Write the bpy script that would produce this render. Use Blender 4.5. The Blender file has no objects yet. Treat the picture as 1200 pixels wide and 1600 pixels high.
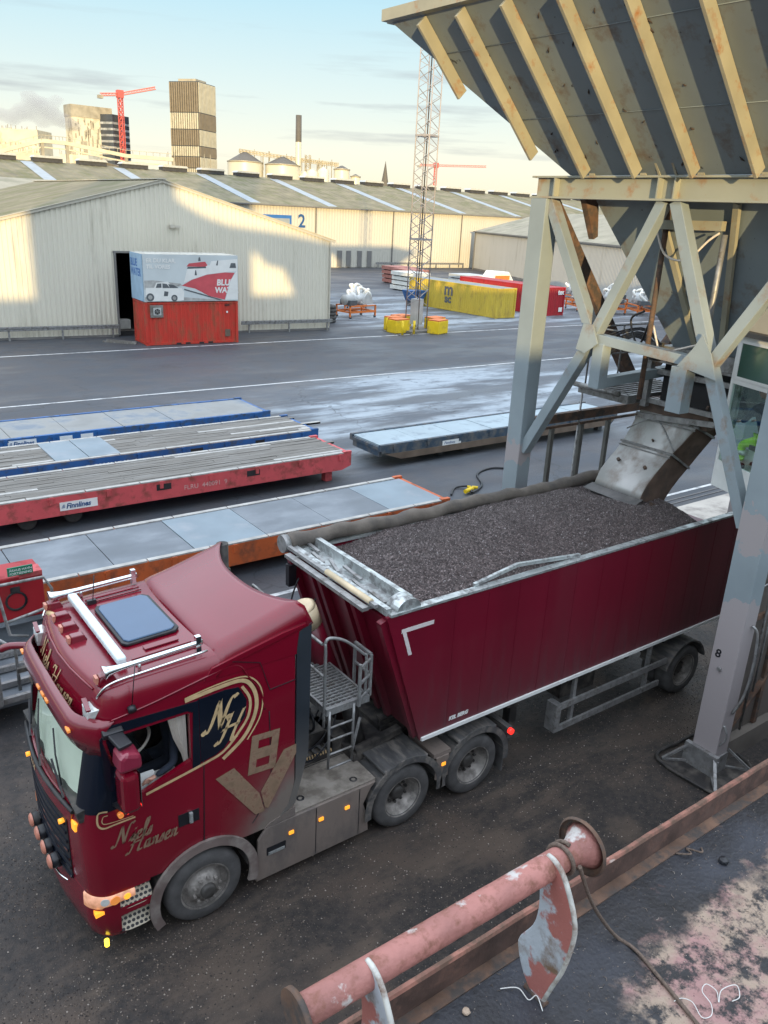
import bpy, bmesh, math, random
from mathutils import Vector, Matrix, noise
random.seed(7)
R = math.radians
sc = bpy.context.scene
col = sc.collection

# ------------------------------------------------------------------ camera
cam_d = bpy.data.cameras.new("camera"); cam = bpy.data.objects.new("camera", cam_d); col.objects.link(cam)
cam_d.sensor_fit = 'VERTICAL'; cam_d.sensor_height = 36.0; cam_d.lens = 36.0*1272.4/1600.0
cam_d.clip_start = 0.1; cam_d.clip_end = 6000
rt = Vector((0.809837, -0.58471, 0.047727)); dn = Vector((-0.166151, -0.306624, -0.937217)); fw = Vector((0.562634, 0.751064, -0.345465))
m = Matrix((rt, -dn, -fw)).transposed().to_4x4(); m.translation = Vector((0, 0, 8.48)); cam.matrix_world = m
sc.camera = cam
sc.render.resolution_x = 768; sc.render.resolution_y = 1024

# ------------------------------------------------------------------ sun, sky, exposure
SUN_EL = R(4.1); SH = Vector((-0.52, -0.854, 0)).normalized()
sdir = Vector((SH.x*math.cos(SUN_EL), SH.y*math.cos(SUN_EL), math.sin(SUN_EL)))
sun_d = bpy.data.lights.new("sun", 'SUN'); sun_d.energy = 4.4; sun_d.angle = R(0.5); sun_d.color = (1.0, 0.74, 0.36)
sun = bpy.data.objects.new("sun", sun_d); col.objects.link(sun)
sun.rotation_euler = sdir.to_track_quat('Z', 'Y').to_euler()
world = bpy.data.worlds.new("World"); sc.world = world; world.use_nodes = True
wn = world.node_tree; wn.nodes.clear()
def N(nt, t, **k):
    n = nt.nodes.new(t)
    for a, v in k.items(): setattr(n, a, v)
    return n
out = N(wn, 'ShaderNodeOutputWorld'); bg = N(wn, 'ShaderNodeBackground')
sky = N(wn, 'ShaderNodeTexSky', sky_type='NISHITA', sun_disc=False, sun_elevation=R(9), sun_rotation=math.atan2(SH.x, SH.y), altitude=0, air_density=1.0, dust_density=0.6, ozone_density=2.0)
tc = N(wn, 'ShaderNodeTexCoord')
sep = N(wn, 'ShaderNodeSeparateXYZ'); wn.links.new(tc.outputs['Generated'], sep.inputs[0])
# thin cloud banks low over the horizon
mp = N(wn, 'ShaderNodeMapping'); mp.inputs['Scale'].default_value = (2.2, 2.2, 26); wn.links.new(tc.outputs['Generated'], mp.inputs[0])
nz = N(wn, 'ShaderNodeTexNoise'); nz.inputs['Scale'].default_value = 1.7; nz.inputs['Detail'].default_value = 7; nz.inputs['Roughness'].default_value = .55
wn.links.new(mp.outputs[0], nz.inputs['Vector'])
cr = N(wn, 'ShaderNodeValToRGB'); cr.color_ramp.elements[0].position = .53; cr.color_ramp.elements[1].position = .68
wn.links.new(nz.outputs['Fac'], cr.inputs[0])
band = N(wn, 'ShaderNodeValToRGB'); e = band.color_ramp.elements
e[0].position = .02; e[0].color = (0, 0, 0, 1); e[1].position = .07; e[1].color = (1, 1, 1, 1)
for p_, v_ in ((.12, 1), (.2, .12), (.45, .25)): q_ = band.color_ramp.elements.new(p_); q_.color = (v_, v_, v_, 1)
wn.links.new(sep.outputs['Z'], band.inputs[0])
mul = N(wn, 'ShaderNodeMath', operation='MULTIPLY'); wn.links.new(cr.outputs[0], mul.inputs[0]); wn.links.new(band.outputs[0], mul.inputs[1])
m2 = N(wn, 'ShaderNodeMath', operation='MULTIPLY'); m2.inputs[1].default_value = .55; wn.links.new(mul.outputs[0], m2.inputs[0])
# daylight tint: cyan overhead, cream at the horizon
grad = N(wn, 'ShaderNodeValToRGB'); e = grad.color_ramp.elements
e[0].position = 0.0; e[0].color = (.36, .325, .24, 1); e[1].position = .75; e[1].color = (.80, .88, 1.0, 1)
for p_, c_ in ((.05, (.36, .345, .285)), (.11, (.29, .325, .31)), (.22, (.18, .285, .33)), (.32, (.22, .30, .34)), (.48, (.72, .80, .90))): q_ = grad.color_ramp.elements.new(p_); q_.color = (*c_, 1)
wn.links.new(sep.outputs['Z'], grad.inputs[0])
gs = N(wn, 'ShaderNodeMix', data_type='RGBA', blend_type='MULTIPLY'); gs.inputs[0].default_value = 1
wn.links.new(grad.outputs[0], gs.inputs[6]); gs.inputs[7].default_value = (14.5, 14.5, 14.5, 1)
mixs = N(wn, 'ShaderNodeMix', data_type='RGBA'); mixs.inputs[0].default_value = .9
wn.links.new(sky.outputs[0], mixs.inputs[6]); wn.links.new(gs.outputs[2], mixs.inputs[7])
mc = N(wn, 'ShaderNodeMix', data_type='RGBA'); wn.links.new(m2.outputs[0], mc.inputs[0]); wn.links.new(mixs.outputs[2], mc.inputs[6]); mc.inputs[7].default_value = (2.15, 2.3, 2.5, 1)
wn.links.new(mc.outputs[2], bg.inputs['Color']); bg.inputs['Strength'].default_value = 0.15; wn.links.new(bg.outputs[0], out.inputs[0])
sc.view_settings.view_transform = 'Standard'; sc.view_settings.look = 'None'; sc.view_settings.gamma = 1.0
sc.view_settings.exposure = 0.42
sc.render.engine = 'CYCLES'
sc.cycles.max_bounces = 6

# ------------------------------------------------------------------ materials
def mat(name, c, rough=.6, metal=0.0, vary=.25, scale=3.0, bump=0.0, bscale=40.0, dirt=None, dirt_amt=.5, dirt_scale=1.2, spec=.5, coat=0.0, stretch=(1, 1, 1), emit=None, zdirt=None, coord='Object', dirt2=None):
    mt = bpy.data.materials.new(name); mt.use_nodes = True; nt = mt.node_tree; b = nt.nodes['Principled BSDF']
    b.inputs['Roughness'].default_value = rough; b.inputs['Metallic'].default_value = metal; b.inputs['Specular IOR Level'].default_value = spec
    b.inputs['Coat Weight'].default_value = coat; b.inputs['Coat Roughness'].default_value = .08
    t = N(nt, 'ShaderNodeTexCoord'); mpn = N(nt, 'ShaderNodeMapping'); mpn.inputs['Scale'].default_value = stretch; nt.links.new(t.outputs[coord], mpn.inputs[0])
    n1 = N(nt, 'ShaderNodeTexNoise'); n1.inputs['Scale'].default_value = scale; n1.inputs['Detail'].default_value = 6; nt.links.new(mpn.outputs[0], n1.inputs['Vector'])
    mr = N(nt, 'ShaderNodeMapRange'); mr.inputs[1].default_value = .25; mr.inputs[2].default_value = .75; mr.inputs[3].default_value = 1-vary; mr.inputs[4].default_value = 1+vary
    nt.links.new(n1.outputs['Fac'], mr.inputs[0])
    mx = N(nt, 'ShaderNodeMix', data_type='RGBA', blend_type='MULTIPLY'); mx.inputs[0].default_value = 1; mx.inputs[6].default_value = (*c, 1)
    nt.links.new(mr.outputs[0], mx.inputs[7]); last = mx.outputs[2]
    if dirt:
        n2 = N(nt, 'ShaderNodeTexNoise'); n2.inputs['Scale'].default_value = dirt_scale; n2.inputs['Detail'].default_value = 9; n2.inputs['Roughness'].default_value = .65; nt.links.new(mpn.outputs[0], n2.inputs['Vector'])
        r2 = N(nt, 'ShaderNodeValToRGB'); r2.color_ramp.elements[0].position = .62-.3*dirt_amt; r2.color_ramp.elements[1].position = .78-.3*dirt_amt; nt.links.new(n2.outputs['Fac'], r2.inputs[0])
        fac = r2.outputs[0]
        if zdirt:
            s_ = N(nt, 'ShaderNodeSeparateXYZ'); nt.links.new(t.outputs['Object'], s_.inputs[0])
            zr = N(nt, 'ShaderNodeMapRange'); zr.inputs[1].default_value = zdirt[0]; zr.inputs[2].default_value = zdirt[1]; zr.inputs[3].default_value = zdirt[2]; zr.inputs[4].default_value = 0
            nt.links.new(s_.outputs['Z'], zr.inputs[0])
            if len(zdirt) > 3:
                xr = N(nt, 'ShaderNodeMapRange'); xr.inputs[1].default_value = zdirt[3]; xr.inputs[2].default_value = zdirt[4]; nt.links.new(s_.outputs['X'], xr.inputs[0])
                xm = N(nt, 'ShaderNodeMath', operation='MULTIPLY'); nt.links.new(zr.outputs[0], xm.inputs[0]); nt.links.new(xr.outputs[0], xm.inputs[1]); zo = xm.outputs[0]
            else: zo = zr.outputs[0]
            ad = N(nt, 'ShaderNodeMath', operation='MULTIPLY_ADD'); ad.inputs[1].default_value = .35; nt.links.new(fac, ad.inputs[0]); nt.links.new(zo, ad.inputs[2])
            mm = N(nt, 'ShaderNodeMath', operation='MULTIPLY'); nt.links.new(ad.outputs[0], mm.inputs[0]); nt.links.new(zo, mm.inputs[1]); mm.use_clamp = True; fac = mm.outputs[0]
        md = N(nt, 'ShaderNodeMix', data_type='RGBA'); nt.links.new(fac, md.inputs[0]); nt.links.new(last, md.inputs[6]); md.inputs[7].default_value = (*dirt, 1); last = md.outputs[2]
        rr = N(nt, 'ShaderNodeMapRange'); rr.inputs[3].default_value = rough; rr.inputs[4].default_value = max(rough, .85); nt.links.new(fac, rr.inputs[0]); nt.links.new(rr.outputs[0], b.inputs['Roughness'])
        if metal > 0:
            r3 = N(nt, 'ShaderNodeMapRange'); r3.inputs[3].default_value = metal; r3.inputs[4].default_value = 0; nt.links.new(fac, r3.inputs[0]); nt.links.new(r3.outputs[0], b.inputs['Metallic'])
        if coat > 0:
            r4 = N(nt, 'ShaderNodeMapRange'); r4.inputs[3].default_value = coat; r4.inputs[4].default_value = 0; nt.links.new(fac, r4.inputs[0]); nt.links.new(r4.outputs[0], b.inputs['Coat Weight'])
    if dirt2:
        c2, a2, s2, st2 = dirt2
        mq = N(nt, 'ShaderNodeMapping'); mq.inputs['Scale'].default_value = st2; mq.inputs['Location'].default_value = (3.7, 1.3, 5.1); nt.links.new(t.outputs[coord], mq.inputs[0])
        n4 = N(nt, 'ShaderNodeTexNoise'); n4.inputs['Scale'].default_value = s2; n4.inputs['Detail'].default_value = 10; n4.inputs['Roughness'].default_value = .62; nt.links.new(mq.outputs[0], n4.inputs['Vector'])
        r5 = N(nt, 'ShaderNodeMapRange'); r5.inputs[1].default_value = a2; r5.inputs[2].default_value = a2+.035; nt.links.new(n4.outputs['Fac'], r5.inputs[0])
        m5 = N(nt, 'ShaderNodeMix', data_type='RGBA'); nt.links.new(r5.outputs[0], m5.inputs[0]); nt.links.new(last, m5.inputs[6]); m5.inputs[7].default_value = (*c2, 1); last = m5.outputs[2]
    nt.links.new(last, b.inputs['Base Color'])
    if bump:
        n3 = N(nt, 'ShaderNodeTexNoise'); n3.inputs['Scale'].default_value = bscale; n3.inputs['Detail'].default_value = 5; nt.links.new(mpn.outputs[0], n3.inputs['Vector'])
        bp = N(nt, 'ShaderNodeBump'); bp.inputs['Strength'].default_value = bump; bp.inputs['Distance'].default_value = .02; nt.links.new(n3.outputs['Fac'], bp.inputs['Height']); nt.links.new(bp.outputs[0], b.inputs['Normal'])
    if emit:
        b.inputs['Emission Color'].default_value = (*emit[0], 1); b.inputs['Emission Strength'].default_value = emit[1]
    return mt
def glass(name, tint=(.7, .8, .8), rough=.02, alpha=.35, refl=(.8,.9,.9)):
    mt = bpy.data.materials.new(name); mt.use_nodes = True; nt = mt.node_tree; nt.nodes.clear()
    o = N(nt, 'ShaderNodeOutputMaterial'); tr = N(nt, 'ShaderNodeBsdfTransparent'); tr.inputs[0].default_value = (*tint, 1)
    gl = N(nt, 'ShaderNodeBsdfGlossy'); gl.inputs['Roughness'].default_value = rough; gl.inputs[0].default_value = (*refl, 1)
    fw_ = N(nt, 'ShaderNodeLayerWeight'); fw_.inputs[0].default_value = .5; fr = N(nt, 'ShaderNodeMath', operation='POWER'); nt.links.new(fw_.outputs['Facing'], fr.inputs[0]); fr.inputs[1].default_value = 4.0
    ad = N(nt, 'ShaderNodeMath', operation='MULTIPLY_ADD'); ad.inputs[1].default_value = .7; ad.inputs[2].default_value = alpha+.03; ad.use_clamp = True
    nt.links.new(fr.outputs[0], ad.inputs[0]); mx = N(nt, 'ShaderNodeMixShader'); nt.links.new(ad.outputs[0], mx.inputs[0]); nt.links.new(tr.outputs[0], mx.inputs[1]); nt.links.new(gl.outputs[0], mx.inputs[2]); nt.links.new(mx.outputs[0], o.inputs[0])
    return mt
DUST = (.17, .14, .12)
M = {}
M['red'] = mat('burgundy_paint', (.170, .0020, .014), .26, 0, .08, 1.5, coat=.55, dirt=DUST, dirt_amt=.9, dirt_scale=3, zdirt=(1.0, 2.25, 1.5, 3.3, 4.3))
M['redt'] = mat('burgundy_trailer_paint', (.138, .0024, .016), .40, 0, .12, .9, coat=.25, dirt=(.075, .035, .04), dirt_amt=.5, dirt_scale=4, zdirt=(1.2, 3.1, .8), stretch=(2.2, 1, .22))
M['redclean'] = mat('burgundy_visor_paint', (.155, .0020, .013), .25, 0, .05, 1.5, coat=.8)
M['skirt'] = mat('dusty_side_fairing', (.19, .155, .135), .5, 0, .12, 1.6, dirt=(.13, .11, .10), dirt_amt=.5, dirt_scale=2.2, bump=.05, stretch=(1, 1, .5))
M['deckplate'] = mat('dusty_catwalk_plate', (.30, .27, .235), .5, .2, .25, 2.0, dirt=(.14, .12, .10), dirt_amt=.6, dirt_scale=3)
M['black'] = mat('black_plastic', (.012, .013, .017), .4, 0, .3, 6, dirt=(.06, .055, .05), dirt_amt=.3)
M['navy'] = mat('dark_window_band', (.006, .009, .017), .12, 0, .1, 3)
M['rubber'] = mat('dusty_rubber', (.075, .073, .073), .85, 0, .35, 6, bump=.25, bscale=30)
M['fender'] = mat('grey_plastic_mudguard', (.07, .069, .07), .6, 0, .35, 3, dirt=(.16, .145, .13), dirt_amt=.5, dirt_scale=2.5, stretch=(4, 1, 4))
M['rim'] = mat('dusty_wheel_rim', (.28, .26, .24), .5, .35, .3, 8, dirt=(.12, .11, .10), dirt_amt=.55, dirt_scale=5)
M['rimdark'] = mat('dark_wheel_hub', (.07, .066, .062), .6, .3, .35, 9)
M['chrome'] = mat('polished_steel', (.80, .82, .82), .16, 1.0, .05, 4)
M['alu'] = mat('worn_aluminium', (.52, .55, .55), .4, .8, .25, 5, dirt=(.16, .16, .16), dirt_amt=.5, dirt_scale=6)
M['galv'] = mat('galvanised_steel', (.30, .30, .30), .5, .6, .3, 8, dirt=(.12, .11, .10), dirt_amt=.4, dirt_scale=5)
M['chassis'] = mat('oily_chassis_steel', (.035, .033, .033), .6, .3, .4, 5, dirt=(.09, .08, .07), dirt_amt=.6, dirt_scale=4)
M['gold'] = mat('gold_lettering', (.52, .37, .20), .45, 0, .2, 12)
M['goldfade'] = mat('faded_gold_decal', (.24, .16, .105), .5, 0, .3, 9, dirt=(.17, .07, .055), dirt_amt=.35, dirt_scale=9)
M['cream'] = mat('cream_cap', (.62, .50, .33), .45, 0, .15, 6)
M['white'] = mat('white_paint', (.72, .73, .72), .5, 0, .1, 4)
M['curtain'] = mat('white_curtain', (.62, .56, .50), .9, 0, .2, 14, stretch=(8, 8, .3))
M['amber'] = mat('amber_lamp', (.9, .32, .03), .3, emit=((1, .36, .03), .9))
M['amberdull'] = mat('amber_lens', (.75, .28, .07), .3, 0, .2, 5, emit=((1, .3, .05), .25))
M['redlamp'] = mat('red_lamp', (.8, .02, .02), .3, emit=((1, .03, .02), 1.2))
M['lampglass'] = mat('clear_lamp_lens', (.75, .78, .76), .1, .2, .2, 20)
M['headlamp'] = mat('lit_headlamp', (.75, .42, .30), .12, 0, .35, 14, emit=((1, .38, .12), .22))
M['glass'] = glass('window_glass', (.85, .92, .9), alpha=.02)
M['screen'] = glass('windscreen_glass', (.93, .97, .94), alpha=.07, refl=(.9, .98, .94))
M['hatchglass'] = mat('smoked_roof_hatch', (.06, .11, .19), .12, 0, .08, 1.5, spec=.45)
M['steelblue'] = mat('blue_grey_gantry_paint', (.24, .285, .31), .45, 0, .16, 1.2, dirt=(.22, .16, .12), dirt_amt=.28, dirt_scale=2.0, bump=.04)
M['primer'] = mat('pale_primer_patch', (.40, .36, .36), .55, 0, .15, 2.5, dirt=(.24, .30, .33), dirt_amt=.3, dirt_scale=1.6)
M['hopper'] = mat('dark_blue_grey_hopper_plate', (.17, .205, .225), .5, 0, .16, .8, dirt=(.13, .10, .08), dirt_amt=.25, dirt_scale=1.8, bump=.10, bscale=2.5, dirt2=((.035, .04, .05), .665, 6.0, (1, 1, 1)))
M['rib'] = mat('weathered_rib_paint', (.31, .295, .225), .5, 0, .15, 2, dirt=(.28, .12, .04), dirt_amt=.16, dirt_scale=3.2)
M['rust'] = mat('rusty_steel', (.13, .075, .05), .8, 0, .5, 4, dirt=(.06, .05, .045), dirt_amt=.6, dirt_scale=5, bump=.2)
M['chute'] = mat('bright_worn_chute_plate', (.40, .395, .385), .42, .35, .15, 1.6, dirt=(.24, .20, .175), dirt_amt=.42, dirt_scale=1.6, stretch=(1, 1, .5))
M['chuteside'] = mat('rusty_chute_side', (.13, .085, .065), .75, .1, .35, 4, dirt=(.06, .05, .045), dirt_amt=.4)
M['pinkpipe'] = mat('pink_chipped_deck_paint', (.34, .145, .125), .6, 0, .3, 3, dirt=(.20, .085, .06), dirt_amt=.40, dirt_scale=9, bump=.5, bscale=26, dirt2=((.48, .45, .43), .585, 2.0, (1, 1, 1)))
M['pinkchip'] = mat('chipped_pink_and_grey_paint', (.38, .17, .14), .6, 0, .3, 4, dirt=(.34, .35, .35), dirt_amt=.62, dirt_scale=3.2, bump=.25)
M['bracket'] = mat('chipped_white_bracket', (.42, .46, .50), .55, 0, .15, 6, dirt=(.16, .10, .06), dirt_amt=.36, dirt_scale=3.5, bump=.2, dirt2=((.36, .13, .11), .50, 1.9, (1, 1, 1)))
M['coaming'] = mat('rusty_pink_deck_edge', (.26, .115, .085), .75, 0, .5, 5, dirt=(.12, .07, .05), dirt_amt=.68, dirt_scale=6, bump=.3, bscale=20, dirt2=((.42, .33, .29), .64, 4.0, (.6, 1, 1)))
M['rope'] = mat('old_rope', (.13, .095, .075), .9, 0, .4, 40, bump=.6, bscale=80)
M['wire'] = mat('white_wire', (.62, .62, .60), .5, 0, .1, 5)
M['tarp'] = mat('grey_brown_tarpaulin', (.135, .115, .098), .85, 0, .3, 4, dirt=(.08, .072, .068), dirt_amt=.5, bump=.7, bscale=9)
M['skin'] = mat('skin', (.50, .27, .20), .6, 0, .08, 10)
M['darkcloth'] = mat('dark_navy_clothing', (.012, .017, .03), .9, 0, .3, 10)
M['hivis'] = mat('hi_vis_yellow_cloth', (.42, .75, .06), .8, 0, .15, 8)
M['silverband'] = mat('reflective_band', (.6, .62, .6), .4, .3, .1, 8)
M['hair'] = mat('dark_hair', (.03, .022, .018), .8)

# ------------------------------------------------------------------ mesh helper
class MB:
    def __init__(s): s.v = []; s.f = []; s.mi = []; s.ci = 0; s.sm = []
    def quad(s, *p):
        n = len(s.v); s.v += [tuple(q) for q in p]; s.f.append(tuple(range(n, n+len(p)))); s.mi.append(s.ci); s.sm.append(False); return s
    def add(s, vs, fs, smooth=False):
        n = len(s.v); s.v += [tuple(q) for q in vs]
        for f in fs: s.f.append(tuple(i+n for i in f)); s.mi.append(s.ci); s.sm.append(smooth)
        return s
    def box(s, a, b, mtx=None):
        x0, y0, z0 = a; x1, y1, z1 = b
        vs = [Vector(q) for q in ((x0,y0,z0),(x1,y0,z0),(x1,y1,z0),(x0,y1,z0),(x0,y0,z1),(x1,y0,z1),(x1,y1,z1),(x0,y1,z1))]
        if mtx is not None: vs = [mtx @ q for q in vs]
        return s.add(vs, [(0,3,2,1),(4,5,6,7),(0,1,5,4),(1,2,6,5),(2,3,7,6),(3,0,4,7)])
    def beam(s, p, q, w, h, up=(0, 0, 1)):
        p = Vector(p); q = Vector(q); d = (q-p).normalized(); u = Vector(up)
        if abs(d.dot(u.normalized())) > .98: u = Vector((1, 0, 0)) if abs(d.x) < .9 else Vector((0, 1, 0))
        sd = d.cross(u).normalized(); uu = sd.cross(d)
        vs = [c+sd*a*w/2+uu*b*h/2 for c in (p, q) for a, b in ((-1,-1),(1,-1),(1,1),(-1,1))]
        return s.add(vs, [(3,2,1,0),(4,5,6,7),(0,1,5,4),(1,2,6,5),(2,3,7,6),(3,0,4,7)])
    def ibeam(s, p, q, w, h, t=.03, up=(0,0,1)):
        p = Vector(p); q = Vector(q); d = (q-p).normalized(); u = Vector(up); sd = d.cross(u).normalized(); uu = sd.cross(d)
        s.beam(p+uu*(h/2-t/2), q+uu*(h/2-t/2), w, t, up); s.beam(p-uu*(h/2-t/2), q-uu*(h/2-t/2), w, t, up); s.beam(p, q, t, h-2*t, up); return s
    def tube(s, pts, r, n=8, caps=True, closed=False, smooth=True):
        pts = [Vector(p) for p in pts]; rs = r if isinstance(r, (list, tuple)) else [r]*len(pts); vs = []; fs = []; prev = None; k = len(pts)
        for i, p in enumerate(pts):
            if closed: d = pts[(i+1) % k]-pts[i-1]
            else: d = pts[min(i+1, k-1)]-pts[max(i-1, 0)]
            d = d.normalized() if d.length > 1e-9 else Vector((0, 0, 1))
            if prev is None: a = d.orthogonal().normalized()
            else:
                a = prev-d*prev.dot(d); a = a.normalized() if a.length > 1e-6 else d.orthogonal().normalized()
            prev = a; b = d.cross(a)
            for j in range(n):
                t = 2*math.pi*j/n; vs.append(p+(a*math.cos(t)+b*math.sin(t))*rs[i])
        for i in range(k if closed else k-1):
            for j in range(n):
                i2 = (i+1) % k; fs.append((i*n+j, i*n+(j+1) % n, i2*n+(j+1) % n, i2*n+j))
        s.add(vs, fs, smooth)
        if caps and not closed:
            n0 = len(s.v)-len(vs); s.f.append(tuple(n0+j for j in range(n-1, -1, -1))); s.f.append(tuple(n0+(k-1)*n+j for j in range(n))); s.mi += [s.ci]*2; s.sm += [False]*2
        return s
    def lathe(s, prof, c=(0, 0, 0), axis='y', n=32, smooth=True):
        vs = []; fs = []; k = len(prof)
        for i in range(n):
            t = 2*math.pi*i/n
            for (r, h) in prof:
                a, b = r*math.cos(t), r*math.sin(t)
                vs.append({'y': (c[0]+a, c[1]+h, c[2]+b), 'x': (c[0]+h, c[1]+a, c[2]+b), 'z': (c[0]+a, c[1]+b, c[2]+h)}[axis])
        for i in range(n):
            i2 = (i+1) % n
            for j in range(k-1): fs.append((i*k+j, i2*k+j, i2*k+j+1, i*k+j+1))
        return s.add(vs, fs, smooth)
    def prism(s, poly, off, plane='xz', a=0, b=1):
        # poly in plane coords, extruded along the remaining axis from a to b
        def P(u, v, w): return {'xz': (u, w, v), 'xy': (u, v, w), 'yz': (w, u, v)}[plane]
        n = len(poly); vs = [P(u, v, a) for u, v in poly]+[P(u, v, b) for u, v in poly]
        if off: vs = [tuple(Vector(q)+Vector(off)) for q in vs]
        return s.add(vs, [tuple(range(n)), tuple(range(2*n-1, n-1, -1))]+[(i, i+n, (i+1) % n+n, (i+1) % n) for i in range(n)])
    def build(s, name, m, parent=None, bevel=0, smooth=False, recalc=True, auto=None):
        me = bpy.data.meshes.new(name); me.from_pydata(s.v, [], s.f)
        ms = m if isinstance(m, (list, tuple)) else [m]
        for q in ms: me.materials.append(M[q] if isinstance(q, str) else q)
        me.polygons.foreach_set('material_index', s.mi)
        me.polygons.foreach_set('use_smooth', [True]*len(s.f) if smooth else s.sm); me.update()
        if recalc:
            bm = bmesh.new(); bm.from_mesh(me)
            if smooth: bmesh.ops.remove_doubles(bm, verts=bm.verts, dist=1e-5)
            bmesh.ops.recalc_face_normals(bm, faces=bm.faces)
            bm.to_mesh(me); bm.free()
        o = bpy.data.objects.new(name, me); col.objects.link(o)
        if bevel:
            md = o.modifiers.new('bevel', 'BEVEL'); md.width = bevel; md.segments = 2; md.limit_method = 'ANGLE'; md.angle_limit = R(40)
        if parent is not None:
            o.parent = parent; o.matrix_parent_inverse = pw(parent).inverted()
        return o
def pw(o):
    return o.matrix_basis.copy() if o.parent is None else pw(o.parent) @ o.matrix_parent_inverse @ o.matrix_basis
def tag(o, label=None, cat=None, group=None, kind=None):
    if label: o['label'] = label
    if cat: o['category'] = cat
    if group: o['group'] = group
    if kind: o['kind'] = kind
    return o
def thing(name, loc, label, cat, group=None):
    o = bpy.data.objects.new(name, None); col.objects.link(o); o.location = loc; o.empty_display_size = .2
    return tag(o, label, cat, group)
def copy_tree(o, parent=None):
    c = o.copy(); col.objects.link(c)
    if parent is not None: c.parent = parent; c.matrix_parent_inverse = o.matrix_parent_inverse
    for ch in list(o.children): copy_tree(ch, c)
    return c
def realize(o):
    """apply modifiers into the mesh"""
    dg = bpy.context.evaluated_depsgraph_get(); dg.update(); me = bpy.data.meshes.new_from_object(o.evaluated_get(dg)); old = o.data; o.modifiers.clear(); o.data = me; me.name = o.name; return o
def cut(o, cutters):
    for c in cutters:
        md = o.modifiers.new('cut', 'BOOLEAN'); md.operation = 'DIFFERENCE'; md.object = c; md.solver = 'EXACT'
    realize(o)
    for c in cutters: bpy.data.objects.remove(c, do_unlink=True)
    return o
def text(s, name, size, m, parent, mtx, shear=0, depth=.004, align='LEFT', bold=0.0, sx=1.0):
    cu = bpy.data.curves.new(name, 'FONT'); cu.body = s; cu.size = size; cu.shear = shear; cu.extrude = depth; cu.align_x = align; cu.offset = bold; cu.resolution_u = 3
    t = bpy.data.objects.new(name, cu); col.objects.link(t); dg = bpy.context.evaluated_depsgraph_get(); dg.update()
    me = bpy.data.meshes.new_from_object(t.evaluated_get(dg)); bpy.data.objects.remove(t, do_unlink=True)
    me.transform(Matrix.Diagonal((sx, 1, 1, 1))); me.transform(mtx); me.materials.clear(); me.materials.append(M[m] if isinstance(m, str) else m); me.name = name
    o = bpy.data.objects.new(name, me); col.objects.link(o)
    if parent is not None: o.parent = parent; o.matrix_parent_inverse = pw(parent).inverted()
    return o
def face_mtx(org, right, up):
    r_ = Vector(right).normalized(); u_ = Vector(up).normalized(); n_ = r_.cross(u_)
    mm = Matrix((r_, u_, n_)).transposed().to_4x4(); mm.translation = Vector(org); return mm
def cat_rom(pts, k=6):
    out_ = []; n = len(pts)
    for i in range(n-1):
        p0, p1, p2, p3 = pts[max(i-1, 0)], pts[i], pts[i+1], pts[min(i+2, n-1)]
        for j in range(k):
            t = j/k; out_.append(tuple(.5*((2*b)+(-a+c)*t+(2*a-5*b+4*c-d)*t*t+(-a+3*b-3*c+d)*t**3) for a, b, c, d in zip(p0, p1, p2, p3)))
    out_.append(tuple(pts[-1])); return out_
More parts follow.
